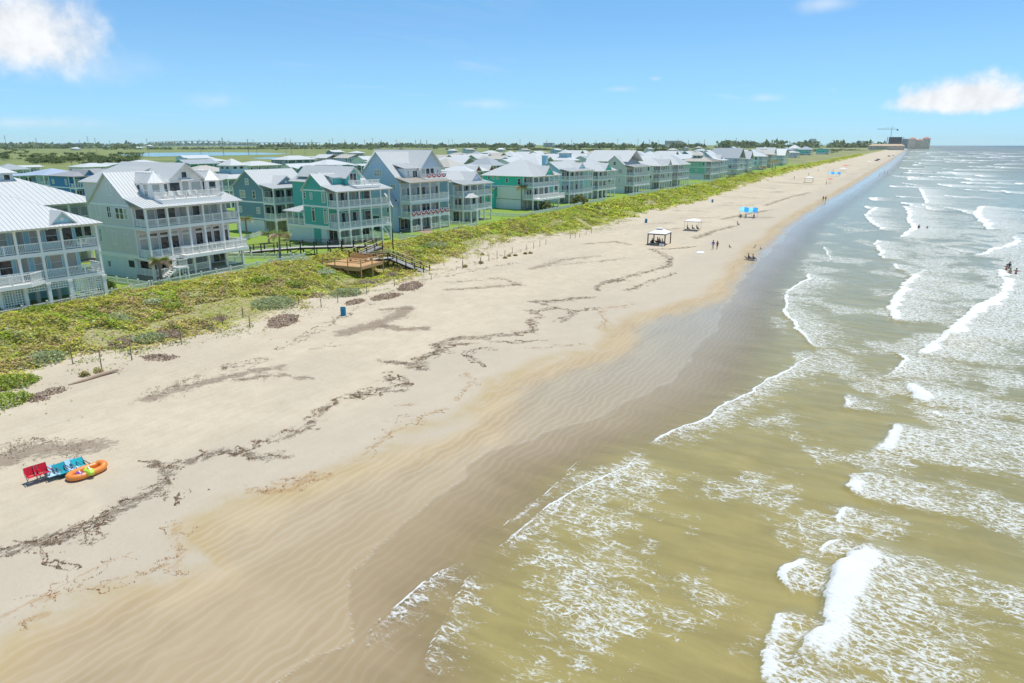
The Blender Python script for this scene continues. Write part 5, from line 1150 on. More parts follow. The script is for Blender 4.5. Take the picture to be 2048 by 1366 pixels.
# ---- rows behind
zA = ZR(0, 260, 6.024); zB = ZR(380, 270, 6.024); zC = ZR(820, 270, 6.024); zD = ZR(1140, 260, 6.024)
back = [  # roof point (pixel), roof height, W, D, colour, roof, roof colour, extra
 (zA, 340, 600, 15.3, 17, 15, 'ice', 'hip', 'w', 'cup', 'white hip-roofed house with a square cupola behind the pale blue house'),
 (zA, 70, 405, 12.6, 10, 9, 'lblue', 'hip', 'g', '', 'light blue house with two windows behind the cupola house'), (zA, 255, 430, 11.0, 10, 10, 'white', 'gabley', 'w', '', 'low white-roofed house at the marsh edge behind the cupola house'),
 (zA, 180, 520, 11.0, 10, 11, 'lblue', 'hip', 'b', '', 'light blue house with blue grey roof left of the cupola'), (zA, 590, 460, 12.3, 13, 13, 'lblue', 'hip', 'b', '', 'house with a broad blue grey metal hip roof'), (zA, 1050, 463, 13.2, 17, 12, 'blue', 'hip', 's', 'fg', 'strong blue house with a grey shingle roof and small gables'),
 (zA, 1080, 395, 12.0, 14, 11, 'white', 'hip', 'w', '', 'white hip roof at the marsh edge behind the strong blue house'), (zA, 1330, 395, 11.8, 13, 10, 'bblue', 'gablex', 'w', '', 'white-roofed house with a bright blue gable behind the grey house'), (zA, 1680, 358, 12.0, 14, 11, 'white', 'hip', 'w', '', 'white hip roof nearest the pond'), 
 (zB, 40, 243, 12.5, 20, 12, 'lblue', 'gabley', 'w', '', 'long white roof at the edge of the pond meadow'), (zB, 60, 292, 12.5, 18, 12, 'teal', 'gabley', 'g', '', 'long pale grey roof behind the grey house turrets'), (zB, 250, 280, 12.0, 14, 11, 'beige', 'hip', 'w', '', 'pale roof with green gable near the pond'), (zB, 120, 365, 12.5, 15, 12, 'beige', 'hip', 't', '', 'tan grey roof with vents behind the grey house'),
 (zB, 455, 405, 13.0, 11, 9, 'blue5', 'hip', 'w', 'tow', 'blue grey house with a windowed tower under a small pyramid roof'),
 (zB, 760, 312, 12.3, 18, 13, 'white', 'hip', 'w', '', 'broad white hip roof near the small pond'), (zB, 1230, 247, 12.8, 24, 14, 'slate', 'hip', 'w', '', 'very broad white roof with a dark gable end'), (zB, 1440, 255, 11.0, 10, 10, 'white', 'hip', 'w', '', 'small white hip roof beside the very broad one'),
 (zB, 1620, 232, 12.8, 14, 12, 'beige', 'gablex', 'w', '', 'beige gabled house beyond the teal house'), (zB, 1890, 232, 12.8, 17, 12, 'peri', 'gablex', 't', '', 'blue gabled house with long white porches beyond the teal house'), (zB, 1740, 180, 12.8, 18, 12, 'slate', 'gabley', 'w', '', 'white roof between two dark green gables'), (zB, 1990, 192, 12.5, 14, 12, 'peri', 'hip', 'w', '', 'blue house at the meadow edge beyond the two green gables'),
 (zB, 1640, 295, 12.8, 18, 14, 'white', 'hip', 'w', '', 'large white hip roof behind the teal house ridge'), (zB, 1350, 340, 13.2, 16, 9, 'white', 'gabley', 'w', '', 'white ridge roof right behind the bright blue gable'), (zB, 2010, 350, 11.0, 12, 12, 'slate', 'gabley', 'w', '', 'low white roof squeezed between the teal and periwinkle houses'),
 (zC, 300, 262, 11.5, 11, 11, 'aqua', 'hip', 'w', '', 'small aqua house with white hip roof behind the periwinkle gable'), (zC, 560, 212, 12.8, 22, 15, 'white', 'hip', 't', 'fg', 'broad pale roof with small dark dormer gables'), (zC, 500, 165, 13.0, 12, 11, 'sky', 'hip', 'w', '', 'sky blue house at the treeline'), (zC, 700, 160, 12.5, 22, 12, 'lblue', 'gabley', 't', '', 'long tan roof at the treeline'), (zC, 950, 185, 13.0, 18, 13, 'slate', 'hip', 'w', '', 'white hip roof over dark porches'),
 (zC, 640, 355, 12.6, 20, 14, 'ice', 'hip', 'w', 'red', 'white hip roof with dark red gables behind the bay house'), (zC, 1000, 250, 13.2, 12, 16, 'slate', 'gablex', 't', '', 'slate gabled house with white porches behind the turquoise roof'), (zC, 1270, 240, 12.6, 13, 12, 'turq', 'hip', 'w', '', 'turquoise house in the rows behind'), (zC, 1550, 188, 13.4, 12, 12, 'pgrey', 'hip', 't', '', 'tan pyramid-roofed house over tall posts'), (zC, 1690, 225, 12.5, 13, 12, 'beige', 'gabley', 't', '', 'pinkish roofed house beside the tan pyramid roof'),
 (zC, 1700, 270, 12.6, 14, 10, 'white', 'gabley', 'w', '', 'white roof beside the square chimney'), (zC, 1830, 240, 14.2, 12, 11, 'sky', 'hip', 'w', 'tow', 'sky blue house with a lookout tower behind the chimney house'), (zC, 2010, 228, 12.5, 11, 11, 'violet', 'gablex', 'w', '', 'violet blue gabled house in the rows behind'), (zC, 1370, 163, 12.5, 20, 12, 'white', 'gabley', 't', '', 'long tan roof with a grey dormer near the treeline'), (zC, 1760, 163, 12.8, 20, 12, 'lblue', 'gabley', 'w', '', 'long white roof near the treeline behind the lookout tower'), (zC, 1180, 205, 12.0, 18, 12, 'white', 'hip', 't', '', 'broad tan roof in the middle of the rows behind'), (zC, 1490, 255, 12.0, 12, 11, 'slate', 'gabley', 'w', '', 'white roof with dark blue walls in the rows behind'),
 (zD, 250, 285, 12.8, 14, 14, 'olive', 'gablex', 't', '', 'olive green gabled house with a tan roof'), (zD, 380, 255, 12.6, 16, 12, 'beige', 'hip', 't', '', 'tan hip roof behind the olive gable'), (zD, 100, 250, 12.4, 16, 12, 'white', 'hip', 'w', '', 'white hip roof behind the violet house'), (zD, 945, 212, 12.8, 20, 12, 'white', 'gabley', 'w', '', 'white roof at the treeline behind the big pale grey house'), (zD, 990, 270, 12.8, 14, 12, 'teal', 'gabley', 'w', '', 'teal house with white roof behind the ice grey house'), (zD, 1225, 222, 13.4, 12, 12, 'beige', 'hip', 'w', '', 'small white pyramid roof by the dark woods'),
 (zD, 1300, 252, 12.8, 26, 12, 'slate', 'hip', 'w', '', 'long white-roofed porch house behind the tall pyramid roof'), (zD, 1560, 228, 13.4, 22, 12, 'white', 'hip', 'w', '', 'bright white roof behind the mint green house'), (zD, 1385, 205, 13.5, 14, 12, 'beige', 'gabley', 't', '', 'tan roofed house by the dark woods'), (zD, 1540, 195, 14.5, 12, 12, 'beige', 'hip', 't', '', 'yellowish roof by the dark woods'), (zD, 1960, 200, 14.5, 26, 13, 'lblue', 'gabley', 'w', '', 'long white roof behind the farther front row')]
import bisect
for i, (f, a, b_, zr, W, D, c_, rf, rc, ex, lb) in enumerate(back):
    x, y = G(*f(a, b_), zr); zz_ = zr - 2.5; near = y < 140 and x > -190
    le = 9.0 if zz_ > 10.6 else 8.0
    if ex == 'cup': x, y = -117.5, 52.8
    if x > -104.5 - 0: x = -104.5 - D / 2
    gen('house', lb, x + D / 2 + 2, y - W / 2, 0, W, 2.6, D - 2, c_, rf, zz_, (2.9, le - 3.0, le), rc, 1 if near else 2, 5, seed=80 + i,
        cup=(-D * .55, W * .45, 3.0, zz_ + .6) if ex == 'cup' else ((-D * .5, W * .5, 5.0, zz_ + 1.0) if ex == 'tow' else None), fg=((W * .25, 3.2, le + 1.7, c_), (W * .75, 3.2, le + 1.7, c_)) if ex == 'fg' else (((W * .3, 4, le + 2, 'red'), (W * .75, 4, le + 2, 'red')) if ex == 'red' else ()))
# the two prominent second-row houses seen between the grey and the teal house
h = gen('house', 'slate blue house with a gabled upper porch and white outside stair', -108.5, 96.0, 3, 11.5, 3.2, 9.5, 'slate', 'gabley', 12.4, (3.0, 6.2, 9.0), 'w', 0, 5, seed=61, fg=((5.4, 7.0, 11.2, 'slate'),), low='white')
m = MB()
for k in range(14): m.box(-2.6 + k * .3, -2.3 + k * .3, 11.6, 12.8, 2.9 - k * .21, 2.96 - k * .21)
m.bar((-2.6, 11.6, 2.9), (1.7, 11.6, .1), .06, .22).bar((-2.6, 11.6, 3.9), (1.7, 11.6, 1.1), .08, .08).bar((-2.6, 12.8, 3.9), (1.7, 12.8, 1.1), .08, .08); h.p('stair', m, WHITE)
gen('house', 'bright blue house with a tall blue gable behind the teal house', -116.5, 120.0, 3, 12.0, 3.0, 12, 'bblue', 'gabley', 12.4, (3.0, 6.2, 9.0), 'g', 0, 5, seed=62, fg=((4.0, 7.0, 12.6, 'bblue'),), low='mint')
# filler along the farther back rows
gq = random.Random(77); fill_c = ['lblue', 'white', 'ice', 'sky', 'pgrey', 'beige', 'peri', 'aqua', 'blue5', 'slate']
placed = [(G(*f(a, b_), zr)) for f, a, b_, zr, *_ in back]
for row, xr in enumerate((-122, -158, -178, -214, -236, -262)):
    y = 215 + row * 17
    while y < 720 - row * 40:
        if all(abs(xr - 7 - p[0]) > 15 or abs(y + 7 - p[1]) > 19 for p in placed):
            c_ = gq.choice(fill_c); rf = gq.choice(('hip', 'hip', 'gabley', 'gablex')); rc = gq.choice('wwwwtg')
            rd = {'hip': 'hip', 'gabley': 'ridge', 'gablex': 'gable'}[rf]; rcn = {'w': 'white', 't': 'tan', 'g': 'grey'}[rc]
            lb = f'{NAMEC[c_]} house with a {rcn} {rd} roof in the crowded back rows'
            gen('house', lb, xr + gq.uniform(-2, 2), y, 0, gq.uniform(11, 14), 2.5, gq.uniform(9, 12), c_, rf, gq.uniform(10.5, 12.3), (2.8, 5.8, 8.4), rc, 2, 4, seed=900 + int(y) + row, group=f'{NAMEC[c_]} houses with {rcn} {rd} roofs in the back rows')
            placed.append((xr - 7, y + 7))
        y += gq.uniform(19, 27)
# ------------------------------------------------------------------ fences
def fence(label, pts, z=2.5, h_=.85, lod=0, group=None):
    e = empty('picket_fence', (*pts[0], z)); tag(e, label, 'fence', group); o0 = Vector((*pts[0], 0))
    for p, q in zip(pts[:-1], pts[1:]):
        p = Vector((*p, 0)) - o0; q = Vector((*q, 0)) - o0; L = (q - p).length; n = max(1, round(L / 2.4))
        for k in range(n + (1 if q + o0 == Vector((*pts[-1], 0)) else 0)):
            c_ = p.lerp(q, k / n); MB().box(c_.x - .065, c_.x + .065, c_.y - .065, c_.y + .065, -.1, h_ + .08).box(c_.x - .09, c_.x + .09, c_.y - .09, c_.y + .09, h_ + .08, h_ + .14).build('fence_post', WHITE, e)
        for k in range(n):
            a = p.lerp(q, (k + .04) / n); b_ = p.lerp(q, (k + .96) / n); m = MB(); u = Vector((0, 0, 1))
            m.bar(a + u * .2, b_ + u * .2, .05, .09); m.bar(a + u * (h_ - .12), b_ + u * (h_ - .12), .05, .09)
            s_ = .16 if lod == 0 else .3; j = int((b_ - a).length / s_)
            for i in range(j + 1):
                c_ = a.lerp(b_, (i + .5) / (j + 1)); m.bar(c_ + u * .06, c_ + u * h_, .022 if lod == 0 else .05, .075 if lod == 0 else .12)
            tag(m.build('picket_panel', WHITE, e), kind='stuff')
fence('white picket fence on the dune side of the pale blue house', [(-79.9, 28), (-80.6, 41), (-81.2, 50.8)])
fence('white fence between the pale blue and the grey house', [(-81.3, 50.9), (-90, 50.6), (-99, 50.4)])
fence('white fence along the front lawn of the grey house', [(-81.2, 51.2), (-81.5, 65.6), (-81.3, 77.0)])
fence('white fence from the grey house lawn back beside the boardwalk', [(-81.5, 77.0), (-89, 73.2), (-97, 70.0)])
fence('white fence behind the boardwalk start', [(-97.5, 74.5), (-93, 79.5), (-89.5, 84.5)])
fence('white fence curving behind the palm at the concrete path', [(-99, 70.5), (-106, 84), (-112, 97)])
fence('white fence along the dune in front of the periwinkle house', [(-78.8, 96.2), (-80.0, 111), (-81.2, 127.5)])
fence('white fence between the teal and the periwinkle house', [(-79.2, 104.0), (-84, 104.4), (-93, 104.8)])
fence('white fence between the periwinkle and the bay house', [(-81.4, 127.6), (-88, 127.4), (-96, 127.3)])
fence('low white fence before the turquoise house', [(-81.5, 148), (-82.6, 160), (-83.2, 186)], lod=1)
fence('white fence at the drive of the bay house', [(-96, 149), (-82, 148.8)], lod=1)
fence('white fence before the chimney house', [(-84, 188), (-84.2, 209)], lod=1)
fence('white fence before the aqua and the big pale grey house', [(-84, 228), (-83.6, 262)], lod=1)
fence('white fence before the ice grey house', [(-82.6, 264), (-82.0, 310)], lod=1)
fence('white fence round the empty lawn before the mint green house', [(-82, 318), (-82, 346), (-96, 346.5)], lod=1)

# ------------------------------------------------------------------ boardwalk and deck
wgrey = pmat('weathered_boards', (.50, .48, .45), .85, .2, var=.1, nscale=5); wdark = pmat('dark_timber', (.07, .055, .045), .85, .2, var=.15, nscale=6); wtan = pmat('new_timber', (.60, .36, .17), .7, .3, var=.1, nscale=5); wrail = pmat('tan_rail', (.52, .42, .24), .8, .2, var=.1)  # last one: yellowish tan timber for the hand rails of the ramps
def walkway(label, pts, w_=1.7, brace=True, capm=None, rail=True, name='boardwalk'):
    P = [Vector(p) for p in pts]; e = empty(name, (P[0].x, P[0].y, zt1(P[0].x, P[0].y))); tag(e, label, 'boardwalk'); o0 = Vector(e.location)
    fl = MB(); sk = MB()
    for a, b_ in zip(P[:-1], P[1:]):
        d = b_ - a; L = d.length; t_ = d.normalized(); sd = t_.cross(Vector((0, 0, 1))).normalized(); n = int(L / .16)
        for k in range(n):
            c_ = a + t_ * ((k + .5) * L / n) - o0; fl.bar(c_ - sd * (w_ / 2), c_ + sd * (w_ / 2), L / n * .86, .05)
        for s_ in (-1, 1):
            A = a + sd * s_ * w_ / 2 - o0; B = b_ + sd * s_ * w_ / 2 - o0
            sk.bar(A - Vector((0, 0, .17)), B - Vector((0, 0, .17)), .08, .24)
            if rail:
                r = MB(); r.bar(A + Vector((0, 0, .55)), B + Vector((0, 0, .55)), .06, .10); r.build('mid_rail', wdark, e)
                r = MB(); r.bar(A + Vector((0, 0, 1.02)), B + Vector((0, 0, 1.02)), .16, .05); r.build('hand_rail', capm or wdark, e)
            m_ = max(1, round(L / 1.9))
            for k in range(m_ + 1):
                c_ = A.lerp(B, k / m_); gz = zt1(c_.x + o0.x, c_.y + o0.y) - o0.z - .3
                MB().box(c_.x - .06, c_.x + .06, c_.y - .06, c_.y + .06, min(gz, c_.z - .3), c_.z + (1.0 if rail else 0)).build('post', wdark, e)
                if brace and k < m_ and s_ == 1 and k % 2 == 0:
                    c2_ = A.lerp(B, (k + 1) / m_); g2 = zt1(c2_.x + o0.x, c2_.y + o0.y) - o0.z + .05
                    if c_.z - gz > .7: x_ = MB(); x_.bar((c_.x, c_.y, gz + .3), (c2_.x, c2_.y, c2_.z - .25), .04, .1); x_.bar((c_.x, c_.y, c_.z - .25), (c2_.x, c2_.y, g2), .04, .1); x_.build('cross_brace', wdark, e)
    fl.build('decking', wgrey, e); sk.build('side_beam', wdark, e)
walkway('long dark-railed boardwalk crossing the lawn before the teal house', [(-95.0, 74.0, 2.75), (-90.5, 76.8, 3.25), (-85.0, 80.0, 3.75), (-79.5, 83.6, 3.85), (-75.2, 87.0, 3.85)])
walkway('grey ramp leading down from the boardwalk to the tan deck', [(-74.2, 86.2, 3.85), (-74.0, 80.2, 2.95)], 1.9, False, wrail)
walkway('dark-railed ramp from the tan deck down to the sand', [(-71.5, 79.6, 2.8), (-69.4, 83.6, 2.75), (-65.8, 83.5, 1.9), (-62.4, 83.4, 1.1)], 1.5, False, wrail)
e = empty('timber_deck', (-71, 77, 1.4), R_(6)); tag(e, 'new tan timber deck with benches at the end of the boardwalk', 'deck')
x0, x1, y0, y1, zd = -3.5, 3.3, -3.0, 2.6, 1.4
n = 34
for k in range(n): MB().box(x0 + (x1 - x0) * k / n + .01, x0 + (x1 - x0) * (k + 1) / n - .01, y0, y1, zd - .05, zd).build('plank', wtan, e)
for a in ((x0, x1, y0 - .06, y0), (x0, x1, y1, y1 + .06), (x0 - .06, x0, y0, y1), (x1, x1 + .06, y0, y1)): MB().box(*a, zd - .42, zd - .02).build('rim_beam', wtan, e)
MB().box(.4, x1 - .1, y0 - .12, y0 - .06, zd - .62, zd - .3).build('rim_beam', wtan, e)
rp_ = [(x0, y0), (-1.3, y0), (1, y0), (x1, y0), (x1, -.2), (x1, y1), (1.4, y1)]
for p in rp_: MB().box(p[0] - .06, p[0] + .06, p[1] - .06, p[1] + .06, -1.2, zd + 1.0).build('post', wtan, e)
for a, b_ in zip(rp_[:-1], rp_[1:]):
    MB().bar((*a, zd + 1.02), (*b_, zd + 1.02), .15, .05).build('hand_rail', wtan, e); MB().bar((*a, zd + .55), (*b_, zd + .55), .05, .1).build('mid_rail', wtan, e)
for y in (.9, 2.2):
    m = MB().box(-1.6, 1.6, y - .25, y + .25, zd + .42, zd + .48); m.build('bench_seat', wtan, e); MB().box(-1.6, 1.6, y + .22, y + .28, zd + .5, zd + 1.0).build('bench_back', wtan, e)
    for x in (-1.4, 1.4): MB().box(x - .05, x + .05, y - .2, y + .2, zd, zd + .42).build('bench_leg', wtan, e)
x, y = G(787, 512, 2.0); o = MB().tube([(0, 0, -.3), (0, 0, 3.6)], [.11, .09], 8)
e = empty('timber_post', (x, y, zt1(x, y))); tag(e, 'single tall dark timber post on the dune beside the deck', 'post'); o.build('shaft', wdark, e); MB().tube([(0, 0, 3.6), (0, 0, 3.68)], .13, 8).build('cap', wdark, e)

# stakes along the dune foot
za = ZR(0, 560, 4.096); zb = ZR(400, 440, 3.413); zc = ZR(900, 300, 3.413)
stakes = [za(*p) for p in [(597, 690), (832, 715), (1078, 645), (1487, 517), (1827, 365), (1992, 310)]] + [zb(*p) for p in [(340, 720), (294, 668), (675, 580), (828, 590), (941, 557), (1137, 500), (1326, 445), (1578, 402), (1666, 315), (1793, 320), (1915, 295), (1972, 275), (2028, 262)]] + \
    [zc(*p) for p in [(88, 805), (210, 775), (265, 750), (322, 735), (374, 730), (425, 705), (520, 680), (571, 670), (613, 655), (655, 640), (822, 600), (855, 595), (885, 590), (930, 575), (965, 565), (1148, 505)]]
stm = pmat('stake_wood', (.27, .22, .17), .9, .1, var=.2, nscale=9)
for k, q in enumerate(stakes):
    g = random.Random(k); x, y = G(*q, 1.15); hh = g.uniform(.9, 1.35) if k > 3 else 1.7
    o = MB().tube([(0, 0, -.3), (g.uniform(-.03, .03), g.uniform(-.03, .03), hh)], [.05, .042], 7).build('dune_stake', stm, None, (x, y, zt1(x, y)))
    tag(o, 'thin brown wooden stake at the foot of the dune', 'stake', 'wooden stakes along the dune foot')
for k, (f, p) in enumerate([(za, (690, 775)), (za, (805, 745)), (zb, (1810, 318)), (zb, (1918, 290)), (zc, (100, 795)), (zc, (375, 735)), (zc, (212, 770)), (zc, (447, 718)), (zc, (515, 706)), (zc, (220, 720)), (zc, (550, 702)), (zc, (405, 722))]):
    x, y = G(*f(*p), 1.1); shrub('grass_tuft', 'small straw-coloured grass tuft on bare sand by the stakes', x, y, .42, .42, .38, [(.50, .40, .18), (.46, .44, .15), (.38, .30, .16)], .09, 140, 'straw-coloured grass tufts by the stakes', 400 + k)

# ------------------------------------------------------------------ beach things
steel = pmat('frame_steel', (.25, .25, .27), .4, .5, metal=.6)
def camp_chair(label, x, y, rz, c_, cn, low=False, group=None):
    e = empty('beach_chair', (x, y, zt1(x, y)), rz); tag(e, label, 'chair', group); fm_ = pmat('canvas_' + cn, c_, .8, .2, var=.05)
    sh = .22 if low else .42; bh = .62 if low else .95; w_ = .33; L = .75 if low else .5
    m = MB()                                              # sagging seat
    for i in range(6):
        for j in range(6):
            pass
    V = []; F = []
    for i in range(6):
        for j in range(6):
            u = i / 5; v = j / 5; V.append((L * (u - .5), w_ * 2 * (v - .5), sh - .05 * math.sin(math.pi * v) * math.sin(math.pi * min(1, u + .2)) + (.08 * u)))
    for i in range(5):
        for j in range(5): F.append((i * 6 + j, i * 6 + j + 1, i * 6 + j + 7, i * 6 + j + 6))
    m.add(V, F); o = m.build('seat', fm_, e); md = o.modifiers.new('t', 'SOLIDIFY'); md.thickness = .025
    V = []; F = []
    for i in range(6):
        for j in range(6):
            u = i / 5; v = j / 5; V.append((-L / 2 - (.28 if low else .14) * u - .04 * math.sin(math.pi * v), w_ * 2 * (v - .5), sh + (bh - sh) * u))
    for i in range(5):
        for j in range(5): F.append((i * 6 + j, i * 6 + j + 1, i * 6 + j + 7, i * 6 + j + 6))
    o = MB().add(V, F).build('backrest', fm_, e); md = o.modifiers.new('t', 'SOLIDIFY'); md.thickness = .025
    for s_ in (-1, 1):
        MB().tube([(L / 2, s_ * w_, 0), (-L / 2, s_ * w_, sh + .12)], .018, 6).build('leg', steel, e); MB().tube([(-L / 2 - .05, s_ * w_, 0), (L / 2, s_ * w_, sh + .08)], .018, 6).build('leg', steel, e)
        MB().tube([(-L / 2 - .12, s_ * w_, bh * .72), (L / 2 - .02, s_ * (w_ + .04), sh + .22)], .03, 6).build('armrest', fm_ if not low else steel, e)
        MB().tube([(-L / 2, s_ * w_, sh), (-L / 2 - (.28 if low else .14), s_ * w_, bh + .02)], .018, 6).build('back_frame', steel, e)
rr0 = R_(-8)
camp_chair('red folding canvas chair at the open end of the row', *G(71, 972, .5), rr0, (.62, .025, .05), 'red'); camp_chair('red folding canvas chair beside the pale blue one', *G(90, 966, .5), rr0, (.62, .03, .06), 'red')
camp_chair('pale blue folding chair next to the red chairs', *G(109, 962, .5), rr0, (.45, .70, .85), 'pale_blue', True); camp_chair('low teal beach chair between two pale blue ones', *G(129, 957, .5), rr0, (.02, .34, .42), 'teal', True)
camp_chair('pale blue lounger leaning back beside the far teal chair', *G(149, 949, .5), rr0, (.42, .70, .88), 'light_blue', True); camp_chair('teal upright beach chair by the orange boat', *G(165, 946, .5), rr0, (.02, .45, .52), 'aqua', True)
bx_, by_ = G(176, 953, .5); e = empty('inflatable_boat', (bx_, by_, zt1(bx_, by_)), R_(90 - 2)); tag(e, 'orange inflatable boat lying beside the row of chairs', 'boat'); orange = pmat('orange_vinyl', (.85, .27, .05), .35, .5, var=.04)
ring = [(1.0 * math.copysign(abs(math.cos(a)) ** .8, math.cos(a)), .48 * math.copysign(abs(math.sin(a)) ** .8, math.sin(a)), .22 + (.1 if math.cos(a) > .8 else 0)) for a in [2 * math.pi * k / 36 for k in range(37)]]
o = MB().tube(ring, .19, 12, cap=False).build('tube', orange, e); [setattr(p_, 'use_smooth', True) for p_ in o.data.polygons]
MB().prism([(.85 * math.cos(a), .38 * math.sin(a)) for a in [2 * math.pi * k / 20 for k in range(20)]], 'z', .06, .12).build('floor', pmat('boat_floor', (.75, .35, .12), .5), e)
for nm, lb, c_, px_, r_ in (('beach_toy', 'yellow green toy lying in the orange boat', (.55, .75, .08), 180, .34), ('beach_bag', 'purple bag lying in the orange boat', (.28, .08, .35), 161, .26)):
    x, y = G(px_, 953 if px_ == 180 else 957, .7); e = empty(nm, (x, y, zt1(x, y) + .12)); tag(e, lb, nm.split('_')[1])
    MB().tube([(-r_, 0, r_ * .5), (-r_ * .6, 0, r_ * .7), (r_ * .3, .04, r_ * .75), (r_, 0, r_ * .6)], [r_ * .4, r_ * .75, r_ * .7, r_ * .3], 10).build('body', pmat(nm + '_c', c_, .5), e); MB().tube([(-r_ * .5, 0, r_ * 1.2), (0, 0, r_ * 1.7), (r_ * .5, 0, r_ * 1.2)], r_ * .12, 6).build('handle', WHITE, e)
p = [G(137, 770, 1.0), G(168, 762, 1.0), G(200, 752, 1.0), G(237, 743, 1.0)]
e = empty('driftwood_log', (p[0][0], p[0][1], zt1(*p[0]))); tag(e, 'long bleached driftwood log on the sand near the stakes', 'log')
o = MB().tube([(q[0] - p[0][0], q[1] - p[0][1], zt1(*q) - zt1(*p[0]) + dz) for q, dz in zip(p, (.06, .10, .15, .2))], [.05, .13, .17, .10], 9).build('trunk', pmat('driftwood', (.46, .34, .25), .9, .1, var=.15, nscale=6, bump=.5), e)
MB().tube([(p[3][0] - p[0][0], p[3][1] - p[0][1] - .3, .25), (p[3][0] - p[0][0] + .2, p[3][1] - p[0][1] + .3, .12)], [.05, .02], 6).build('branch_stub', MATS['driftwood'], e)
blue_d = pmat('drum_blue', (.01, .22, .40), .4, .4, var=.08, dirt=.2)
for q, lb in (((687, 632), 'blue steel drum bin on the open sand below the deck'), ((1292, 446.5), 'blue drum bin by the sandy dune gap near the gazebo'), ((1424.6, 405.5), 'blue drum bin beyond the blue shade'), ((1120 / 1, 452), None)):
    if lb is None: continue
    x, y = G(*q, .8); e = empty('drum_bin', (x, y, zt1(x, y) - .05)); tag(e, lb, 'bin')
    o = MB().tube([(0, 0, 0), (0, 0, .05), (0, 0, .33), (0, 0, .35), (0, 0, .38), (0, 0, .64), (0, 0, .66), (0, 0, .69), (0, 0, 1.0)], [.3, .31, .31, .33, .31, .31, .33, .31, .31], 18).build('drum', blue_d, e); MB().tube([(0, 0, 1.0), (0, 0, 1.03)], .285, 18).build('dark_opening', DARKIN, e)
    o = MB().tube([(.32 * math.cos(a), .32 * math.sin(a), 1.01) for a in [2 * math.pi * k / 18 for k in range(19)]], .02, 6, cap=False).build('rim', pmat('rim_blue', (.05, .35, .6), .4), e)
# gazebo
def canopy(name, label, x, y, rz, w_, d_, h_, postm, topm, pr, rise, beam=.16, vent=False):
    e = empty(name, (x, y, zt1(x, y)), rz); tag(e, label, 'canopy')
    for sx in (-1, 1):
        for sy in (-1, 1): MB().box(sx * w_ / 2 - pr, sx * w_ / 2 + pr, sy * d_ / 2 - pr, sy * d_ / 2 + pr, -.1, h_).build('post', postm, e)
    o_ = .12; A = [(-w_ / 2 - o_, -d_ / 2 - o_, h_), (w_ / 2 + o_, -d_ / 2 - o_, h_), (w_ / 2 + o_, d_ / 2 + o_, h_), (-w_ / 2 - o_, d_ / 2 + o_, h_)]; k = .22 if vent else .02; B = [(a[0] * k, a[1] * k, h_ + rise) for a in A]
    m = MB()
    for i in range(4): m.slab([A[i], A[(i + 1) % 4], B[(i + 1) % 4], B[i]], .03)
    m.slab(B, .03); m.build('canopy_top', topm, e)
    for i in range(4): MB().bar((A[i][0] * .97, A[i][1] * .97, h_ - beam / 2), (A[(i + 1) % 4][0] * .97, A[(i + 1) % 4][1] * .97, h_ - beam / 2), .06, beam).build('beam', postm, e)
    if vent: MB().box(-w_ * .14, w_ * .14, -d_ * .14, d_ * .14, h_ + rise - .02, h_ + rise + .1).build('top_vent', postm, e); MB().slab([(a[0] * .34, a[1] * .34, h_ + rise + .12) for a in A], .03).build('vent_cap', topm, e)
    return e
canv = pmat('white_canvas', (.82, .78, .74), .8, .2, var=.03); brown = pmat('brown_post', (.09, .035, .025), .6, .3)
gx, gy = G(1318, 488, .7)
canopy('gazebo', 'brown-framed gazebo with a white canvas roof on the sand', gx, gy, R_(2), 3.4, 4.2, 2.35, brown, canv, .09, .75, .22, True)
tx, ty = G(1385, 460, .7); canopy('pop_up_tent', 'pale pop-up tent with thin legs beyond the gazebo', tx, ty, R_(4), 3.1, 3.4, 2.2, steel, canv, .025, .55, .12)
fx, fy = G(1617, 366, .5); canopy('pop_up_tent', 'small white pop-up tent far along the beach', fx, fy, 0, 4, 4, 2.4, steel, canv, .05, .7, .2)
# blue wind shade
def shade(label, q, w_, c1, c2, n=8):
    x, y = G(*q, .6); e = empty('cabana', (x, y, zt1(x, y)), R_(8)); tag(e, label, 'cabana'); k2 = 0
    for k in range(n):
        V = []; F = []; m_ = 10; a0 = -w_ / 2 + w_ * k / n; a1 = -w_ / 2 + w_ * (k + 1) / n
        for j in range(m_ + 1):
            s_ = j / m_; zz_ = 1.45 + 1.1 * s_ ** .8 + .08 * math.sin(6 * s_ + k); yy = -1.2 + 2.3 * s_
            V += [(a0, yy, zz_ + .12 * math.sin(k * 1.3)), (a1, yy, zz_ + .12 * math.sin((k + 1) * 1.3))]
        for j in range(m_): F.append((2 * j, 2 * j + 1, 2 * j + 3, 2 * j + 2))
        o = MB().add(V, F).build('cloth_stripe', pmat('shade_' + ('a' if (k // 2) % 2 else 'b') + label[:4], c1 if (k // 2) % 2 else c2, .7, .2), e); md = o.modifiers.new('t', 'SOLIDIFY'); md.thickness = .02
    for s_ in (-.5, -.17, .17, .5): MB().tube([(w_ * s_, 1.0, -.1), (w_ * s_, 1.0, 2.5)], .03, 6).build('pole', steel, e)
shade('light and deep blue striped cloth shade with people under it', (1496, 434), 4.6, (.02, .32, .72), (.30, .72, .85)); shade('bright blue cloth shade far along the beach', (1668, 353), 7.0, (.02, .30, .70), (.25, .62, .85))
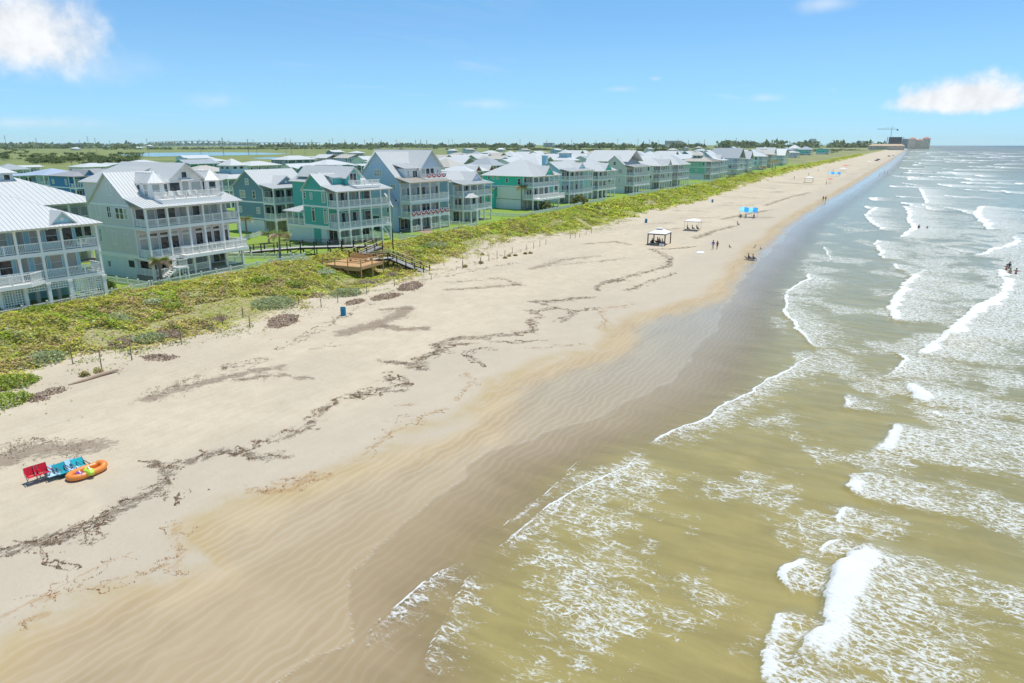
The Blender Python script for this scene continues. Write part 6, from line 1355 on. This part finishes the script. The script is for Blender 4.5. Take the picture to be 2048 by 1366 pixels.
def umbrella(label, q, c_, r_=1.5, group=None):
    x, y = G(*q, .5); e = empty('beach_umbrella', (x, y, zt1(x, y))); tag(e, label, 'umbrella', group)
    MB().tube([(0, 0, -.2), (0, 0, 2.3)], .04, 6).build('pole', steel, e); n = 8
    for k in range(n):
        a, b_ = 2 * math.pi * k / n, 2 * math.pi * (k + 1) / n; MB().slab([(r_ * math.cos(a), r_ * math.sin(a), 1.9), (r_ * math.cos(b_), r_ * math.sin(b_), 1.9), (0, 0, 2.4)], .02).build('panel', pmat('umb_' + label[:6], c_, .7), e)
umbrella('red umbrella far along the beach', (1691, 337), (.75, .06, .05), 3.0); umbrella('white umbrella beside the far red one', (1686, 343), (.8, .8, .82), 3.2); umbrella('coral umbrella beside the far dark gear', (1660, 366), (.75, .14, .06), 1.6); umbrella('white umbrella far down the beach near the cars', (1738, 327), (.8, .75, .8), 2.6)
x, y = G(1401, 504.5, .5); tag(MB().prism([(1.3 * math.cos(a), .7 * math.sin(a)) for a in [2 * math.pi * k / 16 for k in range(16)]], 'z', -.04, .1).build('paddle_board', WHITE, None, (x, y, zt1(x, y)), R_(95)), 'white board lying flat on the damp sand', 'board')

# ------------------------------------------------------------------ people
def person(label, x, y, z, h_=1.65, rz=0.0, pose='stand', top=(.1, .2, .6), bottom=(.1, .1, .15), skin=(.55, .33, .22), hair=(.08, .05, .03), group=None):
    e = empty('person', (x, y, z), rz); tag(e, label, 'person', group); k = h_ / 1.7
    if pose == 'sit': J = dict(pel=(0, 0, .38), che=(-.12, 0, .78), nek=(-.14, 0, .93), hed=(-.12, 0, 1.05), kl=(.42, .12, .45), kr=(.42, -.12, .45), fl=(.55, .13, .05), fr=(.55, -.13, .05), el=(.02, .27, .62), er=(.02, -.27, .62), hl=(.27, .22, .55), hr=(.27, -.22, .55), tl=(.66, .13, .04), tr=(.66, -.13, .04))
    elif pose == 'walk': J = dict(pel=(0, 0, .90), che=(.02, 0, 1.28), nek=(.03, 0, 1.45), hed=(.05, 0, 1.57), kl=(.14, .1, .50), kr=(-.06, -.1, .50), fl=(.16, .1, .06), fr=(-.26, -.1, .12), el=(-.1, .26, 1.12), er=(.08, -.26, 1.12), hl=(-.06, .27, .88), hr=(.2, -.25, .92), tl=(.30, .1, .03), tr=(-.14, -.1, .06))
    elif pose == 'arms': J = dict(pel=(0, 0, .90), che=(.02, 0, 1.28), nek=(.02, 0, 1.45), hed=(.04, 0, 1.57), kl=(.04, .11, .5), kr=(.03, -.11, .5), fl=(0, .12, .06), fr=(0, -.12, .06), el=(.12, .40, 1.2), er=(.12, -.40, 1.2), hl=(.30, .5, 1.3), hr=(.30, -.5, 1.3), tl=(.14, .13, .03), tr=(.14, -.13, .03))
    else: J = dict(pel=(0, 0, .90), che=(0, 0, 1.28), nek=(0, 0, 1.45), hed=(.03, 0, 1.57), kl=(.02, .1, .5), kr=(.02, -.1, .5), fl=(0, .11, .06), fr=(0, -.11, .06), el=(-.02, .26, 1.1), er=(-.02, -.26, 1.1), hl=(.06, .27, .86), hr=(.06, -.27, .86), tl=(.14, .12, .03), tr=(.14, -.12, .03))
    J['sl'] = tuple(Vector(J['che']) + Vector((0, .17, .08))); J['sr'] = tuple(Vector(J['che']) + Vector((0, -.17, .08))); J['il'] = tuple(Vector(J['pel']) + Vector((0, .1, -.05))); J['ir'] = tuple(Vector(J['pel']) + Vector((0, -.1, -.05))); J['hd2'] = tuple(Vector(J['hed']) + Vector((0, 0, .1)))
    rad = dict(pel=.14, che=.15, nek=.06, hed=.10, hd2=.085, sl=.075, sr=.075, el=.05, er=.05, hl=.042, hr=.042, il=.1, ir=.1, kl=.065, kr=.065, fl=.045, fr=.045, tl=.04, tr=.04)
    E = [('pel', 'che'), ('che', 'nek'), ('nek', 'hed'), ('hed', 'hd2'), ('che', 'sl'), ('sl', 'el'), ('el', 'hl'), ('che', 'sr'), ('sr', 'er'), ('er', 'hr'), ('pel', 'il'), ('il', 'kl'), ('kl', 'fl'), ('fl', 'tl'), ('pel', 'ir'), ('ir', 'kr'), ('kr', 'fr'), ('fr', 'tr')]
    ks = list(J); me = bpy.data.meshes.new('body'); me.from_pydata([tuple(c * k for c in J[q]) for q in ks], [(ks.index(a), ks.index(b_)) for a, b_ in E], [])
    o = link('body', me, e); md = o.modifiers.new('skin', 'SKIN'); md.use_smooth_shade = True
    if not me.skin_vertices: return e
    sv_ = me.skin_vertices[0].data
    for i, q in enumerate(ks): sv_[i].radius = (rad[q] * k, rad[q] * k * (1.0 if q not in ('che', 'pel') else 1.15)); sv_[i].use_root = (q == 'pel')
    sb = o.modifiers.new('sub', 'SUBSURF'); sb.levels = 1; sb.render_levels = 1
    m = bpy.data.materials.new('skin_and_clothes'); m.use_nodes = True; nt = m.node_tree; nt.nodes.clear(); t = NT(nt)
    oc = t.n('TexCoord').outputs['Object']; zz_ = t.n('SeparateXYZ', {0: oc}).outputs[2]; yy_ = t.m('ABSOLUTE', t.n('SeparateXYZ', {0: oc}).outputs[1])
    zs = {'sit': (.30, .5, .9), }.get(pose, (.62, .93, 1.40)); c = t.mix(t.m('GREATER_THAN', zz_, zs[0] * k), skin, bottom)
    if top: c = t.mix(t.m('GREATER_THAN', zz_, zs[1] * k), c, top)
    else: c = t.mix(t.m('GREATER_THAN', zz_, zs[1] * k), c, skin)
    c = t.mix(t.m('GREATER_THAN', zz_, zs[2] * k), c, skin); arm = t.m('MULTIPLY', t.m('GREATER_THAN', yy_, .235 * k), t.m('LESS_THAN', zz_, 1.2 * k)); c = t.mix(arm, c, skin)
    b = t.n('BsdfPrincipled', {'Base Color': c, 'Roughness': .7}); t.n('OutputMaterial', {'Surface': b.outputs[0]}); me.materials.append(m)
    hd = Vector(J['hed']) * k; hm = MB()
    for j in range(6):
        pass
    V = []; F = []; nu, nv = 10, 6
    for j in range(nv + 1):
        for i in range(nu):
            a = 2 * math.pi * i / nu; b_ = (math.pi * .62) * j / nv; r_ = .128 * k; V.append((hd.x - .02 * k + r_ * math.sin(b_) * math.cos(a), hd.y + r_ * math.sin(b_) * math.sin(a), hd.z + .045 * k + r_ * 1.05 * math.cos(b_)))
    for j in range(nv):
        for i in range(nu): F.append((j * nu + i, j * nu + (i + 1) % nu, (j + 1) * nu + (i + 1) % nu, (j + 1) * nu + i))
    hm.add([v if v[0] < hd.x + .07 * k or v[2] > hd.z + .1 * k else (hd.x + .06 * k, v[1] * .8, v[2]) for v in V], F).build('hair', pmat('hair_%d' % int(hair[0] * 1000), hair, .6, .3), e)
    return e
def on(q, z=.4): x, y = G(*q, z); return x, y, zt1(x, y) - .02
person('walker in a blue shirt on the damp sand', *on((1425.5, 498.5)), 1.75, R_(100), 'walk', (.03, .12, .50), (.55, .55, .55)); person('walker in a dark red top beside the blue-shirted one', *on((1434, 498)), 1.62, R_(95), 'walk', (.25, .02, .04), (.05, .03, .04))
person('walker in dark purple far along the beach', *on((1646, 401)), 1.75, R_(90), 'walk', (.06, .03, .22), (.05, .03, .12)); person('walker in dark brown beside the purple-clad one', *on((1651, 401)), 1.7, R_(90), 'walk', (.12, .04, .03), (.08, .03, .03))
person('sitter in black on a low chair near the water', *on((1498, 516)), 1.65, R_(10), 'sit', (.02, .02, .02), (.03, .03, .03)); person('sitter in navy on a low chair near the water', *on((1507, 517)), 1.65, R_(10), 'sit', (.03, .03, .12), (.03, .03, .08))
for k, (q, lb) in enumerate([((1497, 517), 'low dark folding chair under the sitter in black'), ((1506, 518), 'low dark folding chair under the sitter in navy')]): camp_chair(lb, *G(*q, .35), R_(10), (.03, .03, .05 + k * .08), 'dark%d' % k, True)
person('child crouching on the damp sand behind the walkers', *on((1459, 495)), 1.0, R_(40), 'sit', (.05, .06, .08), (.05, .05, .05)); person('child in pale clothes playing on the damp sand', *on((1510, 494)), 1.05, R_(200), 'sit', (.6, .6, .75), (.3, .3, .5)); person('small child on the damp sand close to the water', *on((1521, 496)), .8, R_(30), 'sit', (.15, .2, .15), (.1, .1, .1)); person('sitter in white alone beyond the pale tent', *on((1475, 452)), 1.6, R_(60), 'sit', (.75, .75, .75), (.05, .05, .08))
for k, (dx, dy, c_, lb) in enumerate([(-1.0, -1.1, (.02, .02, .02), 'sitter in black inside the gazebo'), (.1, .3, (.45, .10, .08), 'sitter in red inside the gazebo'), (.9, -.4, (.5, .45, .5), 'sitter in pale grey inside the gazebo'), (-.6, 1.2, (.25, .16, .08), 'sitter in brown at the inland side of the gazebo')]):
    person(lb, gx + dx, gy + dy, zt1(gx, gy) + .05, 1.7, R_(-60 + 40 * k), 'sit', c_, (.05, .05, .06)); camp_chair('dark folding chair under the ' + lb.replace('inside', 'in'), gx + dx, gy + dy, R_(-60 + 40 * k), (.04 + .03 * k, .03, .03), 'gz%d' % k, True)
m = MB().box(-.45, .45, -.25, .25, 0, .42); e = empty('cool_box', (gx + 1.3, gy - 2.3, zt1(gx, gy))); tag(e, 'white cool box on the sand before the gazebo', 'cool box'); m.build('tub', WHITE, e); MB().box(-.47, .47, -.27, .27, .425, .5).build('lid', canv, e); MB().box(-.3, .3, -.275, -.268, .25, .3).build('handle', steel, e)
for k, (dx, lb, c_) in enumerate([(-1.1, 'sitter in black under the pale tent', (.03, .02, .03)), (0, 'sitter in dark red under the pale tent', (.25, .03, .04)), (1.0, 'sitter in navy under the pale tent', (.03, .04, .10))]): person(lb, tx + dx * .9, ty + dx * .6, zt1(tx, ty) + .02, 1.65, R_(20 * k), 'sit', c_, (.05, .03, .04))
sx_, sy_ = G(1496, 436, .6)
for k, (dx, lb) in enumerate([(-1.9, 'dark-clad sitter under the inland end of the striped shade'), (-.5, 'sitter in the middle of the striped shade'), (1.7, 'dark-clad sitter under the seaward end of the striped shade')]): person(lb, sx_ + dx * .87, sy_ - .7 + dx * .4, zt1(sx_, sy_), 1.7, R_(-90), 'sit', (.04, .04, .06) if k != 1 else (.5, .5, .55), (.05, .04, .04))
wat = [((2012, 541), 'bather in red trunks standing in the foam', None, (.55, .03, .02), 'arms'), ((2019, 550), 'bare-backed bather facing seaward in the foam', None, (.12, .16, .2), 'stand'), ((2031, 550), 'bather in pink standing in the foam', (.6, .25, .22), (.5, .1, .1), 'arms'), ((2018, 536), 'bather in dark clothes behind the one in red trunks', (.03, .07, .09), (.03, .05, .06), 'stand'), ((1837, 458), 'dark-clad bather wading among the middle breakers', (.03, .03, .05), (.03, .03, .05), 'stand'), ((1854, 457), 'bather low in the water beside the wading one', (.04, .04, .05), (.03, .03, .04), 'stand')]
for q, lb, tp_, bt, ps in wat:
    x, y = G(*q, 0); person(lb, x, y, -.65 if 'low' not in lb else -1.15, 1.72, R_(60), ps, tp_, bt)
for q in ((1803, 351), (1842, 352), (1759, 350), (1769, 346), (1775, 346), (1841, 345), (1867, 346)):
    x, y = G(*q, 0); person('tiny dark bather far out along the surf', x, y, -.5, 1.75, 0, 'stand', (.03, .03, .04), (.03, .03, .04), group='far bathers in the surf')
for q in ((1617, 352), (1588, 360), (1636, 344), (1666, 344), (1678, 352), (1652, 369)):
    x, y, z = on(q, .6); person('tiny dark walker far along the sand', x, y, z, 1.75, 0, 'walk', (.04, .04, .06), (.04, .04, .05), group='far walkers on the sand')
# cars at the far end
def car(label, x, y, c_, rz=0):
    e = empty('parked_car', (x, y, zt1(x, y)), rz); tag(e, label, 'car'); pm = pmat('car_' + label[:8], c_, .3, .5)
    MB().prism([(-2.2, .35), (2.2, .35), (2.25, .85), (1.3, 1.0), (.7, 1.6), (-1.6, 1.65), (-2.2, 1.0)], 'y', -.9, .9).build('body', pm, e); MB().prism([(.68, 1.05), (1.2, 1.02), (.66, 1.52)], 'y', -.92, .92).build('window', GLASS, e); MB().box(-1.5, .5, -.92, .92, 1.1, 1.5).build('window', GLASS, e)
    for sx in (-1.4, 1.4):
        for sy in (-.85, .85): MB().tube([(sx, sy - .1, .35), (sx, sy + .1, .35)], .35, 12).build('wheel', DARKIN, e)
for q, lb, c_ in (((1778, 313), 'black car parked on the far sand', (.02, .02, .02)), ((1786, 312), 'white car parked on the far sand', (.8, .8, .8)), ((1757, 320), 'blue car parked on the far sand', (.08, .12, .3)), ((1753, 322), 'red car parked on the far sand', (.4, .08, .06))): car(lb, *G(*q, .6), c_, R_(60))
# white chairs on the grey house decks
def deck_chair(label, X, Y, Z, rz, group):
    e = empty('deck_chair', (X, Y, Z), rz); tag(e, label, 'chair', group)
    MB().box(-.28, .3, -.28, .28, .34, .4).build('seat', WHITE, e); MB().slab([(-.28, -.28, .4), (-.28, .28, .4), (-.48, .28, .95), (-.48, -.28, .95)], .05).build('backrest', WHITE, e)
    for sx in (-.25, .25):
        for sy in (-.25, .25): MB().box(sx - .03, sx + .03, sy - .03, sy + .03, 0, .34).build('leg', WHITE, e)
    for sy in (-.32, .32): MB().box(-.35, .32, sy - .05, sy + .05, .56, .6).build('armrest', WHITE, e)
for k, y in enumerate((57.6, 58.7, 60.0, 61.6, 62.7, 63.8)): deck_chair('white chair on the roof deck of the grey house', -85.6, y, 12.93, R_(-20 + 15 * k), 'white chairs on the grey house roof deck')
for k, y in enumerate((55.2, 57.0, 59.5, 60.6, 63.5)): deck_chair('white chair on the main porch of the grey house', -84.9, y, 5.62, R_(-15 + 9 * k), 'white chairs on the grey house main porch')
for k, y in enumerate((113.7, 114.9)): deck_chair('pale chair in the ground opening of the periwinkle house', -88.3, y + 2.3, 2.77, 0, 'pale chairs under the periwinkle house')

# ------------------------------------------------------------------ poles, bridge, far buildings
polem = pmat('pole_grey', (.30, .29, .27), .8, .2)
def pole(q_top, q_base, k):
    bx, by = G(*q_base, 1.5); d = math.hypot(bx, by); r = ray(q_base[0], q_top[1]); hh = CAMZ + r[2] / math.hypot(r[0], r[1]) * d - 1.4
    e = empty('power_pole', (bx, by, 1.4)); tag(e, 'tall grey power pole on the marsh', 'pole', 'power poles across the marsh'); s_ = max(.25, d / 4200)
    MB().tube([(0, 0, -.5), (0, 0, hh)], [s_, s_ * .7], 6).build('shaft', polem, e)
    for f in (.80, .88, .96): MB().bar((-hh * .05, -hh * .03, hh * f), (hh * .05, hh * .03, hh * f), s_ * .8).build('crossarm', polem, e)
pz = ZR(0, 250, 4.096); pz2 = ZR(400, 250, 4.096)
pl_ = [(pz(47, 85), pz(60, 215)), (pz(303, 105), pz(310, 212)), (pz(728, 90), pz(742, 268)), (pz(791, 105), pz(800, 264)), (pz(1212, 110), pz(1220, 256)), (pz(1645, 118), pz(1650, 250)), (pz(1828, 100), pz(1835, 246)), (pz(2036, 115), pz(2040, 246)), (pz2(190, 105), pz2(195, 250)), (pz2(397, 115), pz2(400, 246)), (pz2(466, 198), pz2(468, 248)), (pz2(704, 105), pz2(708, 240)), (pz2(746, 115), pz2(750, 240)), (pz2(860, 190), pz2(862, 242)), (pz(590, 290), pz(594, 352)), (pz(660, 122), pz(662, 195)), (pz(905, 125), pz(906, 195)), (pz(1045, 122), pz(1046, 195)), (pz(1520, 125), pz(1521, 195)), (pz2(68, 118), pz2(69, 195)), (pz2(238, 122), pz2(239, 195)), (pz2(440, 120), pz2(441, 195))]
for x_ in (920, 1063, 1090, 1190, 1353, 1417, 1487, 1610, 1768, 1808, 1858): pl_.append((pz2(x_, 105 if x_ in (1090, 1417) else 120), pz2(x_, 198)))
for x_ in (832, 842, 854, 898, 905, 972, 1040, 1093, 1143, 1191, 1235, 1275, 1298, 1316, 1331, 1355, 1376, 1397, 1408, 1432, 1450): pl_.append(((x_, 278 + (x_ * 7 % 5)), (x_, 297)))
for k, (a, b_) in enumerate(pl_): pole(a, b_, k)
# long bridge over the bay
concp = pmat('pale_concrete', (.50, .50, .50), .8, .2)
def at_d(px_, d): r = ray(px_, 287); L = math.hypot(r[0], r[1]); return r[0] / L * d, r[1] / L * d
A = Vector((*at_d(300, 5000), 0)); B = Vector((*at_d(640, 5900), 0)); e = empty('causeway_bridge', A); tag(e, 'long low bridge on piers over the distant bay', 'bridge'); n = 34
for k in range(n):
    a = A.lerp(B, k / n) - A; b_ = A.lerp(B, (k + 1) / n) - A; hz = 26 + 10 * math.exp(-((k - 8) / 6) ** 2); hz2 = 26 + 10 * math.exp(-((k - 7) / 6) ** 2)
    MB().bar(a + Vector((0, 0, hz)), b_ + Vector((0, 0, hz2)), 12, 4).build('deck_span', concp, e); MB().box(a.x - 4, a.x + 4, a.y - 4, a.y + 4, 0, hz - 1).build('pier', concp, e)
def block(label, q, w_, d_, h_, c_, floors, bays, roof=None, name='far_building', rz=0.0, frame=False, z=1.5):
    x, y = G(*q, z); e = empty(name, (x, y, z), rz); tag(e, label, 'building'); wm_ = pmat('far_' + label[:14], c_, .8, .2)
    if frame:
        for k in range(floors + 1): MB().box(-w_ / 2, w_ / 2, -d_ / 2, d_ / 2, h_ * k / floors - .6, h_ * k / floors).build('floor_slab', wm_, e)
        MB().box(-w_ * .4, w_ * .4, -d_ * .35, d_ * .35, 0, h_).build('core', pmat('core_dark', (.09, .10, .13), .8), e)
        for i in range(bays + 1):
            for yy in (-d_ / 2 + .6, d_ / 2 - .6): MB().box(-w_ / 2 + w_ * i / bays - .5, -w_ / 2 + w_ * i / bays + .5, yy - .5, yy + .5, 0, h_ - .7).build('column', wm_, e)
    else:
        MB().box(-w_ / 2, w_ / 2, -d_ / 2, d_ / 2, 0, h_).build('wall', wm_, e)
        for f in range(floors):
            for i in range(bays):
                x_ = -w_ / 2 + w_ * (i + .5) / bays; z_ = h_ * (f + .45) / floors; s_ = w_ / bays * .2; t_ = h_ / floors * .24
                MB().box(x_ - s_, x_ + s_, -d_ / 2 - .3, -d_ / 2 + .1, z_ - t_, z_ + t_).build('window', GLASS, e)
    if roof: MB().add([(-w_ / 2 - 1, -d_ / 2 - 1, h_), (w_ / 2 + 1, -d_ / 2 - 1, h_), (w_ / 2 + 1, d_ / 2 + 1, h_), (-w_ / 2 - 1, d_ / 2 + 1, h_), (-w_ / 2 + d_ / 2, 0, h_ + roof[1]), (w_ / 2 - d_ / 2, 0, h_ + roof[1])], [(3, 2, 1, 0), (0, 1, 5, 4), (1, 2, 5), (2, 3, 4, 5), (3, 0, 4)]).build('roof', pmat('far_roof_' + label[:10], roof[0], .8), e)
    return e
redr = (.55, .25, .18)
block('concrete frame tower under construction beside the crane', (1788, 298), 50, 26, 40, (.30, .31, .34), 11, 9, frame=True, name='tower_shell')
for q, w_, h_, lb in (((1822, 297.6), 26, 36, 'left wing of the cream hotel with red roof'), ((1837, 297.6), 24, 31, 'middle block of the cream hotel with red roof'), ((1850, 297.5), 26, 38, 'right wing of the cream hotel with red roof')): block(lb, q, w_, 22, h_ * .95, (.86, .78, .68), 9, 6, (redr, 6), 'hotel')
block('grey slab block behind the cream hotel', (1808, 296.8), 22, 22, 36, (.55, .55, .54), 9, 3, None, 'hotel'); block('long low beige hotel wing before the construction tower', (1772, 300), 95, 18, 12, (.62, .55, .47), 4, 18, ((.6, .45, .3), 5), 'hotel'); block('low building with a broad white roof before the hotels', (1753, 299.5), 40, 24, 5, (.55, .55, .55), 1, 8, ((.78, .78, .78), 5.5), 'pavilion')
block('pale tower block far behind the woods', (1625, 291), 55, 40, 62, (.60, .60, .62), 9, 4, None, 'tower_block'); block('wide pale apartment block above the treeline', (1347, 293.5), 95, 40, 34, (.60, .50, .47), 6, 9, None, 'apartment_block'); block('low white warehouse left of the pale apartment block', (1318, 294), 110, 40, 14, (.75, .75, .75), 2, 10, None, 'warehouse'); block('small dark-topped building above the treeline', (1098, 294), 55, 30, 22, (.45, .48, .5), 3, 5, None, 'office_block')
for k, (x_, w_) in enumerate(((30, 70), (70, 40), (104, 90), (120, 60), (140, 120), (160, 60))): block(('white storage hall on the far bay shore', 'grey shed on the far bay shore', 'broad white hall on the far bay shore', 'white plant building on the far bay shore', 'long pale plant hall on the far bay shore', 'small pale plant building on the far bay shore')[k], (x_, 292.2), w_, 40, 12 + k * 2, (.7, .72, .74), 2, 4)
for k, (x_, y_, w_, lb) in enumerate(((152, 300.5, 26, 'long white-roofed shed in the marsh scrub'), (278, 298.5, 22, 'white farm shed at the pond meadow'), (300, 296.5, 24, 'tall white house at the pond meadow'), (965, 293, 30, 'white hall at the far treeline'), (1002, 303, 18, 'round-roofed white house in the near leafy band'))): block(lb, (x_, y_), w_, 14, 5 if k != 2 else 10, (.72, .72, .72), 2, 4, ((.8, .8, .8), 3), 'shed')
# crane
x, y = G(1778, 298, 1.5); e = empty('tower_crane', (x, y, 1.5)); tag(e, 'tall tower crane above the concrete frame', 'crane'); cm = pmat('crane_steel', (.45, .46, .48), .6); hm_ = 66; m = MB()
for sx in (-1, 1):
    for sy in (-1, 1): m.bar((sx, sy, 0), (sx, sy, hm_), .5)
for k in range(22): z = k * 3; m.bar((-1, -1, z), (1, -1, z + 3), .3); m.bar((1, 1, z), (-1, 1, z + 3), .3); m.bar((-1, 1, z), (-1, -1, z + 3), .3); m.bar((1, -1, z), (1, 1, z + 3), .3)
m.build('mast', cm, e)
m = MB(); r = Vector((math.cos(HEAD), math.sin(HEAD), 0))
m.bar(-r * 52 + Vector((0, 0, hm_)), r * 22 + Vector((0, 0, hm_)), .9); m.bar(-r * 50 + Vector((0, 0, hm_ + 2)), r * 8 + Vector((0, 0, hm_ + 2)), .5)
for k in range(18): a = -r * (50 - 3 * k); m.bar(a + Vector((0, 0, hm_)), a + r * 1.5 + Vector((0, 0, hm_ + 2)), .3)
m.build('jib', cm, e); MB().bar((0, 0, hm_), (0, 0, hm_ + 9), 1.2).bar(Vector((0, 0, hm_ + 9)), r * 20 + Vector((0, 0, hm_)), .3).bar(Vector((0, 0, hm_ + 9)), -r * 35 + Vector((0, 0, hm_ + 2)), .3).build('apex', cm, e); c_ = r * 20 + Vector((0, 0, hm_ - 2)); MB().cbox(c_.x, c_.y, c_.z, 5, 3, 5).build('counterweight', DARKIN, e)
x, y = G(1471, 296, 1.5); e = empty('lattice_mast', (x, y, 1.5)); tag(e, 'slim antenna mast above the treeline', 'mast'); MB().tube([(0, 0, 0), (0, 0, 42)], [.9, .5], 6).build('shaft', polem, e); MB().tube([(0, 0, 30), (0, 0, 33)], 1.6, 8).build('platform', polem, e); MB().tube([(0, 0, 38), (0, 0, 41)], 1.6, 8).build('platform', polem, e)
# dark rock groyne at the far end
nr2 = np.random.default_rng(9); m = MB()
for k in range(420):
    s_ = nr2.random(); a = Vector(G(1660, 303.5, .5)); b_ = Vector(G(1752, 302.5, .5)); p_ = a.lerp(b_, s_); r_ = nr2.uniform(1, 2.6); m.cbox(p_.x + nr2.normal(0, 5), p_.y + nr2.normal(0, 12), .8 + nr2.uniform(0, 1.2), r_ * 1.4, r_, r_)
tag(m.build('rock_groyne', pmat('dark_rock', (.10, .095, .09), .9, .2, var=.2)), 'dark low rock groyne at the far end of the beach', 'rocks', kind='stuff')
# ------------------------------------------------------------------ sea air
hz = bpy.data.materials.new('haze'); hz.use_nodes = True; nt = hz.node_tree; nt.nodes.clear(); t = NT(nt)
pv = t.n('VolumePrincipled', {'Color': (.88, .95, 1.0, 1), 'Density': 0.000032, 'Anisotropy': .0}); t.n('OutputMaterial', {'Volume': pv.outputs[0]})
o = MB().box(-9000, 8900, -3600, 8900, -12, 92).build('haze', hz); tag(o, 'thin bright sea haze over the whole coast', 'haze', kind='stuff')
